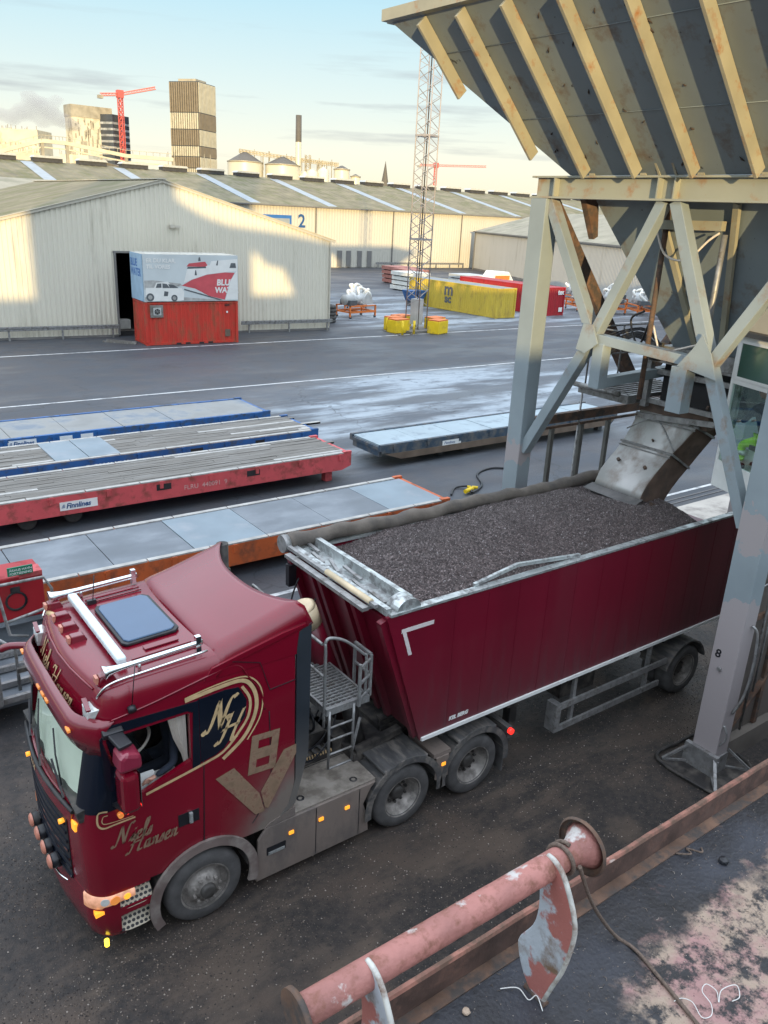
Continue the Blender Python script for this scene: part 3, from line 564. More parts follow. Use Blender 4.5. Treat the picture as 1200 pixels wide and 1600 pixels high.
# adjacent rectangular and tank volumes of the plant
def chimney():
    f = F((301.5, 518.8, 65.8)); t = thing('chimney', (f[0], f[1], 0), 'tall slim pale chimney with a dark upper third', 'chimney')
    w = MB(); w.lathe([(1.25, 0), (1.15, F((0, 0, 49.5))[2])], (f[0], f[1], 0), 'z', 20); w.build('shaft', 'silo', t)
    w = MB(); w.lathe([(1.18, F((0, 0, 49.5))[2]), (1.14, f[2]), (.8, f[2]), (.8, f[2]-1)], (f[0], f[1], 0), 'z', 20); w.build('chimney_top', 'silodark', t)
chimney()
def conveyor():
    a, b_, c = F((267, 537.5, 42)), F((303, 518, 38.5)), F((325, 505, 36.8))
    t = thing('conveyor_bridge', (a[0], a[1], 0), 'pipe and conveyor gantry running over the silo tops to the chimney', 'conveyor')
    for p, q in ((a, b_), (b_, c)):
        w = MB(); lattice(w, p, q, 1.3, 18, .22); w.beam(p, q, .8, .5); w.build('truss', 'plant', t)
    w = MB(); rnd = random.Random(3)
    for i in range(26):
        s = rnd.random(); p = Vector(a).lerp(Vector(c), s); w.beam((p.x, p.y, p.z-rnd.uniform(2, 9)), (p.x, p.y, p.z+rnd.uniform(-.5, 1.6)), .22, .22)
    w.build('support', 'plant', t)
    for q in ((307, 515.5, 42), (314, 511.5, 38.5)):
        w = MB(); f = F(q); lattice(w, (f[0], f[1], 10), f, 1.8, 10, .25); w.build('lift_tower', 'plant', t)
    for q, r_, h in (((309, 514.5, 33), 2.4, 0), ((315.5, 511, 34.5), 2.3, 0), ((304.5, 517, 31), 2.0, 0)):
        f = F(q); w = MB(); w.lathe([(r_, 0), (r_, f[2]-1), (.3, f[2]+.4)], (f[0], f[1]-1, 0), 'z', 24); w.build('tank', 'silo', t)
conveyor()
def simple_block(name, C0, S1, S2, ang, top, label, cat, mt='stucco', roof=None, extra=None):
    C, a, b_ = rotbox(C0, S1, S2, ang); t = thing(name, C, label, cat); P = [C, C+a*S1, C+a*S1+b_*S2, C+b_*S2]
    w = MB(); w.add([(*q.xy, z) for z in (0, top) for q in P], [(0,3,2,1), (4,5,6,7), (0,1,5,4), (1,2,6,5), (2,3,7,6), (3,0,4,7)]); w.build('walls', mt, t)
    if roof:
        w = MB(); mid = (P[0]+P[1])/2; mid2 = (P[2]+P[3])/2
        w.add([(*P[0].xy, top), (*P[1].xy, top), (*P[2].xy, top), (*P[3].xy, top), (*mid.xy, top+roof), (*mid2.xy, top+roof)], [(0, 4, 5, 3), (1, 2, 5, 4), (0, 1, 4), (3, 5, 2), (0, 3, 2, 1)]); w.build('roof', 'silodark', t)
    if extra:
        w = MB(); rnd = random.Random(extra)
        for i in range(16):
            s = rnd.random()*S1; p = C+a*s; w.beam((*p.xy, top), (*p.xy, top+rnd.uniform(.5, 2.6)), .3, .3)
        for z in (top*.62, top*.8):
            facade(w, C, a, S1, z, z+1.6, 8, -b_, .1, .3)
        w.build('roof_plant', 'plant', t)
    return t
simple_block('factory_building', (150, 580.5), 26, 20, R(25), 46, 'blocky pale yellow factory building with small windows at the left', 'factory', extra=3)
simple_block('factory_building', (F((150.5, 580.6, 0), .8)[0], F((150.5, 580.6, 0), .8)[1]), 22, 12, R(25), 28, 'lower cream factory wing in front of the pale yellow block', 'factory', mt='tow_l', extra=8)
simple_block('factory_building', (F((178, 573, 0), .8)[0], F((178, 573, 0), .8)[1]), 16, 12, R(30), 28.5, 'white flat block just left of the patterned office tower', 'factory', extra=11)
simple_block('storage_hall', (205*.5, 563*.5), 24, 12, R(8), 17.0, 'small cream hall with a dark ridged roof beneath the bronze tower', 'hall', roof=3)
def pipe_bridge():
    t = thing('pipe_bridge', (80, 280, 0), 'long raised pipe bridge with railings crossing in front of the office towers', 'pipe bridge'); s_ = .5
    pts = [F((122, 591, 30), s_), F((152, 580, 40), s_), F((166, 576, 39.5), s_), F((200, 565, 34.5), s_), F((228, 555, 34), s_)]
    w = MB()
    for p, q in zip(pts, pts[1:]): w.beam(p, q, 1.4, 1.1); w.beam(Vector(p)-Vector((0, 0, 1.8)), Vector(q)-Vector((0, 0, 1.8)), .4, .4)
    w.build('pipe_deck', 'tow_l', t)
    w = MB(); 
    for p, q in zip(pts, pts[1:]):
        w.beam(Vector(p)+Vector((0, 0, 1.7)), Vector(q)+Vector((0, 0, 1.7)), .14, .14)
        for i in range(7): c = Vector(p).lerp(Vector(q), i/7); w.beam(c, c+Vector((0, 0, 1.7)), .12, .12)
    w.build('railing', 'plant', t)
    for p in pts[1:]:
        w = MB(); w.beam((p[0], p[1], 0), (p[0], p[1], p[2]-.5), .9, .9); w.build('column', 'plant', t)
pipe_bridge()
t = thing('church_spire', F((351, 486.8, 0), .95)[:2]+(0,), 'slim pointed church spire far off beside the lattice mast', 'church spire'); c_ = F((351, 486.8, 40), .95)
w = MB(); w.box((c_[0]-2.4, c_[1]-2.4, 0), (c_[0]+2.4, c_[1]+2.4, 22)); w.build('tower_walls', 'plant', t)
w = MB(); w.lathe([(3.0, 22), (0, 39.5)], (c_[0], c_[1], 0), 'z', 8, smooth=False); w.build('spire', 'silodark', t)
for (q, h, lb) in (((231, 553, 0), 25, 'thin twin radio mast left of the bronze tower'), ((252.8, 545, 0), 25, 'thin twin radio mast hidden partly behind the bronze tower')):
    f = F(q, .75); t = thing('radio_mast', (f[0]-4, f[1], 0), lb, 'mast')
    for d_ in (-1.6, 1.6): w = MB(); w.beam((f[0]-4+d_, f[1], 0), (f[0]-4+d_, f[1], 31), .3, .3); w.build('pole', 'plant', t)

# ---------------------------------------------------------------- far quay behind the camera, with unseen blocks added to shade yard and gable
M['shed'] = mat('shade_block_grey', (.22, .21, .2), .7, 0, .1, .2)  # plain grey for the added shade blocks
g = MB(); g.box((-420, -120, -6), (260, -29, -.05)); struct(g.build('far_quay', 'ground'))
t = thing('yard_shade_block', (-60, -34, 0), 'long low block added out of view behind the camera to shade the yard', 'shed')  # added blocker, keeps the low sun off the yard
w = MB(); w.box((-230, -48, 0), (70, -30.5, 9.6)); w.build('walls', 'shed', t)
t = thing('gable_shade_block', (-36, -34, 0), 'tall block with a cut profile added out of view behind the camera to shade the gable', 'shade block')
w = MB(); w.box((-38.6, -37, 9.62), (-33.0, -30.5, 27)); w.build('shade_tower', 'shed', t)
G = lambda pts: [(x-50.8, z+6.95) for x, z in pts]
w = MB(); w.prism(G([(16.9, 2.7), (16.9, 11.5), (20.7, 9.9), (21.2, 8.8), (23, 7.9), (25, 7.3), (28, 7.0), (34, 6.2), (34, 2.7), (30.4, 2.7), (29.6, 4.3), (28.2, 4.6), (26.6, 6.1), (26.6, 2.7)]), None, 'xz', -31.5, -30.6); w.build('shade_profile', 'shed', t)  # added outline, shaped to cast the shade and sun patch on the gable
# ================================================================== ROLL TRAILERS
M['plank'] = mat('weathered_grey_planks', (.15, .14, .125), .8, 0, .35, 3, dirt=(.25, .245, .235), dirt_amt=.35, dirt_scale=2, stretch=(.35, 6, 1), bump=.2)
M['steeldeck'] = mat('worn_steel_deck', (.15, .17, .195), .5, .3, .22, 1.0, dirt=(.22, .245, .27), dirt_amt=.5, dirt_scale=1.0, stretch=(.6, 1, 1))
M['paledeck'] = mat('frosted_pale_deck', (.30, .37, .41), .5, .1, .12, 1.0, dirt=(.20, .24, .28), dirt_amt=.3, dirt_scale=1.2)
M['paleplate'] = mat('pale_deck_plate', (.20, .25, .29), .5, .2, .15, 1.0, dirt=(.27, .30, .33), dirt_amt=.4, dirt_scale=1.2)
M['beigedeck'] = mat('dry_dusty_steel_deck', (.25, .255, .25), .6, .1, .2, .8, dirt=(.17, .20, .235), dirt_amt=.5, dirt_scale=.8)
M['rt_red'] = mat('pink_red_trailer_paint', (.55, .085, .095), .55, 0, .14, 2, dirt=(.26, .06, .05), dirt_amt=.4, dirt_scale=3)
M['rt_blue'] = mat('blue_trailer_paint', (.02, .10, .29), .5, 0, .2, 2, dirt=(.05, .07, .10), dirt_amt=.4, dirt_scale=3)
M['rt_navy'] = mat('worn_navy_trailer_paint', (.03, .055, .085), .6, 0, .3, 2, dirt=(.11, .11, .11), dirt_amt=.6, dirt_scale=3)
M['rt_orange'] = mat('orange_trailer_paint', (.48, .10, .025), .6, 0, .2, 2, dirt=(.24, .07, .03), dirt_amt=.5, dirt_scale=3)
M['edge'] = mat('pale_worn_edge', (.38, .37, .35), .6, .2, .25, 4)
M['rustside'] = mat('brown_worn_skirt', (.13, .095, .07), .8, 0, .3, 2)
def roll_trailer(label, x1, ya, yb, zt, L_, side, deck, planks=True, patch=None, hgt=.58, edge='edge', both=False, slots=(), skirt=None, gap=None):
    x0 = x1-L_; W = yb-ya; t = thing('roll_trailer', ((x0+x1)/2, (ya+yb)/2, 0), label, 'cargo trailer')
    w = MB(); zb = zt-hgt
    # side beams with tapering ends
    for y0, y1 in ((ya, ya+.14), (yb-.14, yb)):
        w2 = MB(); tp = 1.5
        w2.prism([(x0, zt-.22), (x0+tp, zb), (x1-.35, zb), (x1, zb+.12 if not both else zt-.2), (x1, zt-.03), (x0, zt-.03)], None, 'xz', y0, y1); b_ = w2.build('side_beam', side, t)
        if y0 == ya:
            d = MB(); e_ = .003
            xs = x0+.6
            while xs < x1-.3:
                d.box((xs-.05, y0-.035, zt-.24), (xs+.05, y0-.001, zt-.03)); d.box((xs-.09, y0-.02, zt-.10), (xs+.09, y0-.0015, zt-.06)); xs += 1.52
            d.build('lashing_bracket', side, b_)
            if slots:
                d = MB()
                for sx in slots: d.box((sx-.22, y0-.006, zt-.3), (sx+.22, y0-.001, zt-.12))
                d.build('fork_pocket', 'dark', b_)
            if skirt:
                d = MB(); d.prism([(x0+.9, zb-.02), (x1-.5, zb-.02), (x1-.2, zb+.22), (x0+.2, zb+.22)], None, 'xz', y0-.02, y0-.003); d.build('skirt_strip', skirt, b_)
    w.box((x0+.01, ya+.14, zt-.2), (x1-.01, yb-.14, zt-.09))
    for xc in [x0+.05+i*(L_-.2)/8 for i in range(9)]: w.box((xc, ya+.14, zb+.12), (xc+.1, yb-.14, zt-.2))
    w.build('cross_frame', side, t)
    w = MB(); w.box((x1-.12, ya+.141, zb+.16), (x1+.004, yb-.141, zt-.04)); w.box((x1-.3, ya-.004, zt-.03), (x1+.006, ya+.12, zt+.03)); w.box((x1-.3, yb-.12, zt-.03), (x1+.006, yb+.004, zt+.03)); w.build('end_beam', side, t)
    rnd = random.Random(int(x1*100))
    if planks:
        n = 13; pw_ = (W-.28)/n
        for i in range(n):
            segs = [x0+.05]; 
            while segs[-1] < x1-3: segs.append(segs[-1]+rnd.uniform(2.4, 4.2))
            segs.append(x1-.13)
            for a, b_ in zip(segs, segs[1:]): w = w if False else w
        w = MB()
        for i in range(n):
            segs = [x0+.05]
            while segs[-1] < x1-3.2: segs.append(segs[-1]+rnd.uniform(2.4, 4.2))
            segs.append(x1-.13)
            for a, b_ in zip(segs, segs[1:]):
                dz = rnd.uniform(-.012, .012); w.ci = 1 if rnd.random() < .13 else 0
                if patch and a < patch[1] and b_ > patch[0]:
                    if a < patch[0]: w.box((a, ya+.14+i*pw_+.006, zt-.085), (patch[0], ya+.14+(i+1)*pw_-.006, zt-.02+dz))
                    if b_ > patch[1]: w.box((patch[1], ya+.14+i*pw_+.006, zt-.085), (b_, ya+.14+(i+1)*pw_-.006, zt-.02+dz))
                else: w.box((a+.004, ya+.14+i*pw_+.006, zt-.085), (b_-.004, ya+.14+(i+1)*pw_-.006, zt-.02+dz))
        w.build('plank_deck', ['plank', 'edge'], t)
        if patch: w = MB(); mx_ = (patch[0]+patch[1])/2; w.box((patch[0]+.005, ya+.14, zt-.085), (mx_-.01, yb-.14, zt+.005)); w.box((mx_+.01, ya+.14, zt-.085), (patch[1]-.005, yb-.14, zt+.012)); w.build('steel_patch', 'paleplate', t)
    else:
        n = 7; st = (L_-.2)/n
        for i in range(n):
            w = MB(); dz = rnd.uniform(-.006, .006); a = x0+.08+i*st; w.box((a+.01, ya+.14, zt-.085), (a+st-.01, yb-.14, zt-.02+dz)); w.build('deck_plate', deck if not isinstance(deck, (list, tuple)) else deck[i % len(deck)], t)
    w = MB()
    for y0, y1 in ((ya, ya+.14), (yb-.14, yb)):
        xs = x0
        while xs < x1-.2: w.box((xs+.01, y0+.001, zt-.03), (min(xs+1.5, x1-.3), y1-.001, zt+.005)); xs += 1.52
    w.build('edge_strip', edge, t)
    for xc in (x0+3.1, x0+4.3):
        for yc in (ya+.55, yb-.55):
            w = MB(); w.lathe([(0, -.16), (.2, -.16), (.24, -.12), (.24, .12), (.2, .16), (0, .16)], (xc, yc, .24), 'y', 18); w.build('wheel', 'rubber', t)
    for xc in (x1-.8,):
        w = MB(); w.box((xc, ya+.3, 0), (xc+.25, ya+.55, zb+.13)); w.box((xc, yb-.55, 0), (xc+.25, yb-.3, zb+.13)); w.build('rest_leg', side, t)
    return t
T1 = roll_trailer('pink-red roll trailer with grey plank deck, third row back from the truck', 14.6, 21.45, 23.7, 1.0, 13.2, 'rt_red', 'plank', True, slots=(8.15, 11.0))
T2 = roll_trailer('blue roll trailer with plank deck and a pale steel patch across it', 15.35, 24.75, 27.15, .9, 13.4, 'rt_blue', 'plank', True, patch=(6.1, 8.1), slots=(10.6, 13.0))
T3 = roll_trailer('blue roll trailer with a bare dusty steel deck, farthest back of the row', 15.1, 27.95, 30.6, .9, 13.4, 'rt_blue', 'beigedeck', False, edge='rt_blue')
T4 = roll_trailer('orange roll trailer with dull steel deck plates just beyond the truck cab', 14.65, 16.45, 18.85, .9, 13.4, 'rt_orange', ['steeldeck', 'steeldeck', 'steeldeck', 'paleplate', 'steeldeck', 'steeldeck', 'paleplate'], False)
T5 = roll_trailer('dark navy roll trailer with a frosted white deck beyond the gantry leg', 28.9, 22.0, 23.95, .85, 12.7, 'rt_navy', 'paledeck', False, both=True, skirt='rustside', edge='rt_navy', hgt=.55)
M['labelwhite'] = M['white']
def side_text(s, x, y, z, size, t, m='white', sh=0., bold=.0, sx=1.): return text(s, 'lettering', size, m, t, face_mtx((x, y, z), (1, 0, 0), (0, 0, 1)), sh, .002, bold=bold, sx=sx)
def finn(t, x, y, z, w_=1.0):
    b_ = MB(); b_.box((x, y-.008, z), (x+w_, y-.002, z+.24)); p = b_.build('name_plate', 'white', t)
    text('Finnlines', 'lettering', .2, 'bluedark', p, face_mtx((x+.16, y-.010, z+.055), (1, 0, 0), (0, 0, 1)), .25, .002, bold=.006, sx=.93)
    b_ = MB()
    for i in range(3): b_.box((x+.04+i*.02, y-.012, z+.08+i*.035), (x+.13, y-.009, z+.1+i*.035))
    b_.build('emblem', 'bluedark', p)
finn(T1, 5.25, 21.45, .55); finn(T3, 5.4, 27.95, .6, .9); 
b_ = MB(); b_.box((19.0, 21.993, .52), (19.9, 21.998, .7)); b_.build('name_plate', 'white', T5); text('Finnlines', 'lettering', .15, 'bluedark', T5, face_mtx((19.08, 21.99, .56), (1, 0, 0), (0, 0, 1)), .2, .002)
M['fadedwhite'] = mat('faded_white_lettering', (.55, .35, .33), .6, 0, .2, 8)
side_text('FLRU  440091  9', 8.75, 21.447, .60, .2, T1, 'fadedwhite'); side_text('TARE  7.8TON', 4.9, 24.747, .48, .2, T2, bold=.008); side_text('FLRU411548  9', 6.95, 24.747, .5, .26, T2, bold=.01)
side_text('PAYLOAD  90T', 9.2, 27.947, .55, .2, T3); side_text('TARE 8 T', 11.0, 27.947, .55, .2, T3); side_text('FLRU4115010 9', 13.0, 27.947, .55, .2, T3)
for x in (7.05, 7.75):
    b_ = MB(); b_.box((x+.0, 27.94, .5), (x+.42, 27.948, .82)); b_.build('notice_plate', 'white', T3)
side_text('20', 5.95, 27.95, .7, .2, T3); 

# ================================================================== CONTAINERS
def container_mat(n, c, d, amt=.4): return mat(n, c, .5, 0, .14, 1.2, dirt=d, dirt_amt=amt, dirt_scale=2.2, stretch=(1, 1, .35))
M['c_red'] = container_mat('faded_red_container_paint', (.50, .035, .02), (.30, .07, .035), .5)
M['c_red2'] = container_mat('deep_red_container_paint', (.34, .012, .02), (.20, .02, .02), .3)
M['c_yellow'] = container_mat('dull_yellow_container_paint', (.52, .38, .045), (.38, .27, .05), .35)
M['c_grey'] = container_mat('pale_container_paint', (.50, .50, .46), (.30, .29, .25), .4)
def container(loc, yaw, L_, H, m, label, name='shipping_container', roofm=None, flat=False, group=None, W=2.44, pockets=True):
    """local frame: x along the length, y across (0 = front side), z up"""
    t = thing(name, loc, label, 'container', group); t.rotation_euler = (0, 0, yaw)
    T = Matrix.Translation(loc) @ Matrix.Rotation(yaw, 4, 'Z'); TT = lambda p: T @ Vector(p)
    def fin(mb, n, mm): mb.v = [tuple(TT(q)) for q in mb.v]; o = mb.build(n, mm, t); return o
    w = MB()
    for x in (0, L_-.16):
        for y in (0, W-.16): w.box((x, y, .15), (x+.16, y+.16, H-.12))
    w.box((.16, .01, .02), (L_-.16, .12, .16)); w.box((.16, W-.12, .02), (L_-.16, W-.01, .16)); w.box((.16, .01, H-.11), (L_-.16, .09, H-.005)); w.box((.16, W-.09, H-.11), (L_-.16, W-.01, H-.005))
    for x in (.01, L_-.11): w.box((x, .16, .02), (x+.1, W-.16, .16)); w.box((x, .16, H-.11), (x+.1, W-.16, H-.005))
    fin(w, 'frame', m)
    w = MB()
    for x in (-.004, L_-.176):
        for y in (-.004, W-.176):
            for z in (0, H-.12): w.box((x, y, z), (x+.18, y+.18, z+.12))
    fin(w, 'corner_casting', m)
    def corr(o, u, nrm, s0, s1, z0, z1, name_):
        w = MB(); corrugate(w, Vector(o), Vector(u), Vector(nrm), s0, s1, z0, lambda s: z1, .28, .035); w.v = [tuple(TT(q)) for q in w.v]; return w.build(name_, m, t, recalc=False)
    corr((0, .06, 0), (1, 0, 0), (0, -1, 0), .16, L_-.16, .16, H-.11, 'side_wall'); corr((0, W-.06, 0), (1, 0, 0), (0, 1, 0), .16, L_-.16, .16, H-.11, 'side_wall')
    corr((.07, 0, 0), (0, 1, 0), (-1, 0, 0), .16, W-.16, .16, H-.11, 'end_wall'); corr((L_-.07, 0, 0), (0, 1, 0), (1, 0, 0), .16, W-.16, .16, H-.11, 'end_wall')
    w = MB(); w.box((.1, .09, H-.03), (L_-.1, W-.09, H-.012)); w.box((.12, .12, .1), (L_-.12, W-.12, .14)); fin(w, 'roof', roofm or m)
    return t, TT, fin
YR = -.0627; OR = (18.16, 49.57, 0)
c1, TT, fin = container(OR, YR, 6.06, 2.62, 'c_red', 'faded red container carrying the billboard container, with an air vent in its side', pockets=True)
w = MB(); w.box((.32, -.06, 1.72), (1.12, .02, 2.45)); v = fin(w, 'vent_housing', 'plank')
w = MB(); w.box((.50, -.10, 1.85), (.98, -.062, 2.30)); fin(w, 'vent_plate', 'venttop')
vc = Vector((.74, -.105, 2.07)); w = MB(); w.lathe([(.0, 0), (.17, 0), (.17, -.012), (0, -.012)], tuple(vc), 'y', 20); w.build; fin(w, 'fan_opening', 'dark')
w = MB()
for a in (0, 1, 2): w.beam(vc+Vector((math.cos(a*1.05)*.16, -.02, math.sin(a*1.05)*.16)), vc-Vector((math.cos(a*1.05)*.16, .02, math.sin(a*1.05)*.16)), .03, .015, (0, 1, 0))
fin(w, 'fan_guard', 'galv')
w = MB(); w.box((5.15, -.025, .42), (5.5, .02, .86)); fin(w, 'panel', 'rustside')
w = MB(); w.box((5.15, -.012, 2.36), (5.48, .03, 2.43)); fin(w, 'vent_slot', 'dark')
w = MB(); w.box((5.26, -.012, 1.9), (5.36, .03, 2.02)); fin(w, 'sticker', 'white')
w = MB()
for x in (1.9, 2.5, 3.4, 4.0): w.box((x, .004, .03), (x+.32, .014, .13))
fin(w, 'fork_pocket', 'dark')
c2, TT, fin = container((OR[0], OR[1], 2.63), YR, 6.06, 2.82, 'c_grey', 'upper container covered with a billboard of a white pickup and a red ship bow', 'billboard_container')
# billboard art, layered sheets on a board fixed over the corrugated side
M['art_bg'] = mat('billboard_pale_grey_print', (.50, .54, .55), .6, 0, .1, .6)
M['art_white'] = mat('billboard_white_print', (.68, .68, .66), .6, 0, .06, 3)
M['art_sea'] = mat('billboard_grey_print', (.36, .36, .35), .6, 0, .35, 4)
M['art_red'] = mat('billboard_red_print', (.50, .075, .09), .6, 0, .15, 2)
M['art_dark'] = mat('billboard_dark_print', (.09, .10, .11), .6, 0, .3, 4)
M['art_blue'] = mat('billboard_light_blue_print', (.30, .44, .58), .6, 0, .15, 1.5)
w = MB(); w.box((.0, -.05, .04), (6.06, -.012, 2.80)); bd = fin(w, 'billboard_panel', 'art_bg')
def art(name_, m_, polys, d):
    w = MB()
    for P in polys: w.prism(P, None, 'xz', -.05-d-.002, -.05-d)
    w.v = [tuple(TT(q)) for q in w.v]; return w.build(name_, m_, bd)
def dy(i): return .002*i
art('hull_print', 'art_red', [[(2.35, .98), (3.0, 1.32), (4.0, 1.64), (5.2, 1.78), (5.85, 1.76), (5.5, 1.2), (5.15, .1), (4.1, .35), (3.2, .8)]], dy(1))
art('superstructure_print', 'art_white', [[(2.5, 1.15), (2.75, 2.0), (2.9, 2.15), (4.2, 2.2), (4.3, 2.45), (6.03, 2.6), (6.03, 1.86), (5.2, 1.8), (4.0, 1.66), (3.0, 1.34)], [(5.2, .1), (5.55, 1.25), (6.03, 1.95), (6.03, .1)]], dy(1))
art('bridge_print', 'art_red', [[(2.7, 2.12), (2.85, 2.3), (3.9, 2.42), (4.05, 2.2), (3.9, 2.12)]], dy(3))
art('bridge_window_print', 'art_dark', [[(2.72, 1.98), (2.78, 2.1), (3.95, 2.13), (3.95, 2.03)], [(3.45, 2.45), (3.5, 2.68), (3.58, 2.68), (3.62, 2.45)], [(4.6, 2.2), (4.7, 2.5), (4.76, 2.5), (4.72, 2.2)], [(5.5, 2.05), (5.6, 2.35), (5.9, 2.35), (5.95, 2.05)], [(3.2, 1.6), (3.25, 1.9), (3.3, 1.9), (3.35, 1.6)]], dy(3))
art('quay_print', 'art_sea', [[(.04, .75), (.04, 1.28), (.6, 1.3), (1.4, 1.2), (2.3, 1.1), (2.4, .95)], [(.05, .06), (.05, .3), (2.2, .3), (5.0, .1), (5.0, .06)]], dy(0)-.001+.0015)
art('pickup_print', 'art_white', [[(.10, .42), (.10, .86), (.62, .86), (.78, 1.16), (1.5, 1.22), (1.75, .9), (2.35, .82), (2.5, .60), (2.45, .10), (1.95, .06), (.5, .08)]], dy(2))
art('pickup_window_print', 'art_dark', [[(.72, .86), (.82, 1.1), (1.08, 1.12), (1.08, .86)], [(1.14, .84), (1.14, 1.12), (1.42, 1.08), (1.6, .84)], [(1.6, .84), (1.5, 1.08), (1.85, 1.02), (2.15, .84)]], dy(4))
def circ(cx, cz, r_, n=18): return [(cx+r_*math.cos(2*math.pi*i/n), cz+r_*math.sin(2*math.pi*i/n)) for i in range(n)]
art('pickup_wheel_print', 'art_dark', [circ(.36, .30, .24), circ(1.86, .24, .20)], dy(4)); art('pickup_hub_print', 'art_sea', [circ(.36, .30, .13), circ(1.86, .24, .11)], dy(6))
art('rope_print', 'art_dark', [[(2.5, .72), (2.5, .80), (5.0, .10), (4.8, .08)]], dy(5))
art('pickup_mark_print', 'art_dark', [[(1.2, .36), (1.25, .66), (1.5, .62), (1.45, .36)]], dy(4))
def ctext(s, x, z, size, m_, sh=0, bold=.01, sx=1.): return text(s, 'lettering', size, m_, bd, (Matrix.Translation((OR[0], OR[1], 2.63)) @ Matrix.Rotation(YR, 4, 'Z')) @ face_mtx((x, -.062, z), (1, 0, 0), (0, 0, 1)), sh, .002, bold=bold, sx=sx)
ctext('ER DU KLAR,', .18, 2.34, .32, 'art_white', .1); ctext('TIL VORES', .18, 1.98, .32, 'art_white', .1); ctext('BLUE', 4.62, 1.0, .5, 'art_white', .1, .02); ctext('WATER', 4.5, .55, .46, 'art_white', .1, .02)
for wx in range(5): art('rail_print', 'art_dark', [[(3.7+wx*.4, .12+wx*0), (3.72+wx*.4, .2), (3.78+wx*.4, .2), (3.8+wx*.4, .12)]], dy(4)+.001) if wx < 0 else None
w = MB(); w.box((-.045, .0, .04), (-.008, 2.44, 2.80)); be = fin(w, 'billboard_end_panel', 'art_blue')
for s, z in (('BLUE', 2.05), ('WATER', 1.5)):
    text(s, 'lettering', .62, M['blue'], be, (Matrix.Translation((OR[0], OR[1], 2.63)) @ Matrix.Rotation(YR, 4, 'Z')) @ face_mtx((-.049, 2.3, z), (0, -1, 0), (0, 0, 1)), 0, .002, bold=.02, sx=.95)
c3, TT, fin = container((54.35, 54.25, 0), R(90)+.045, 12.19, 2.6, 'c_yellow', 'dull yellow forty-foot container with black msc lettering on its side', roofm=M['beigedeck'])
# local y of this container points to -x: its front side (y=0) faces +x, far side faces the camera
Tm = Matrix.Translation((54.35, 54.25, 0)) @ Matrix.Rotation(R(90)+.045, 4, 'Z')
for s, z, sz, xx in (('m', 1.42, 1.55, 7.05), ('sc', .72, 1.05, 6.9)):
    text(s, 'lettering', sz, 'art_dark', c3, Tm @ face_mtx((xx, 2.44-.02, z), (-1, 0, 0), (0, 0, 1)), 0, .004, bold=.045, sx=1.05)
w = MB()
for z in [2.1-i*.13 for i in range(11)]: w.box((11.15, 2.425, z), (11.25, 2.43, z+.09))
for z in [2.1-i*.13 for i in range(7)]: w.box((10.95, 2.425, z), (11.03, 2.43, z+.09))
fin(w, 'code_mark', 'art_dark')
c4, TT, fin = container((60.95, 54.4, 0), R(90)+.03, 12.19, 2.6, 'c_red2', 'deep red container standing beyond the yellow one, partly behind the gantry leg')
Tm = Matrix.Translation((60.95, 54.4, 0)) @ Matrix.Rotation(R(90)+.03, 4, 'Z')
text('tex', 'lettering', .62, 'white', c4, Tm @ face_mtx((-.004, 1.05, 1.95), (0, -1, 0), (0, 0, 1)), 0, .004, bold=.03)
text('TRITON', 'lettering', .34, 'white', c4, Tm @ face_mtx((2.1, 2.44-.02, 2.3), (0, 0, -1), (-1, 0, 0)), 0, .004, bold=.01, sx=1.1)
w = MB(); w.box((-.012, .25, .35), (-.004, .75, .75)); fin(w, 'sticker', 'white')
w = MB()
for z in [1.9-i*.16 for i in range(8)]: w.box((1.2, 2.425, z), (1.28, 2.43, z+.11))
fin(w, 'code_mark', 'white')

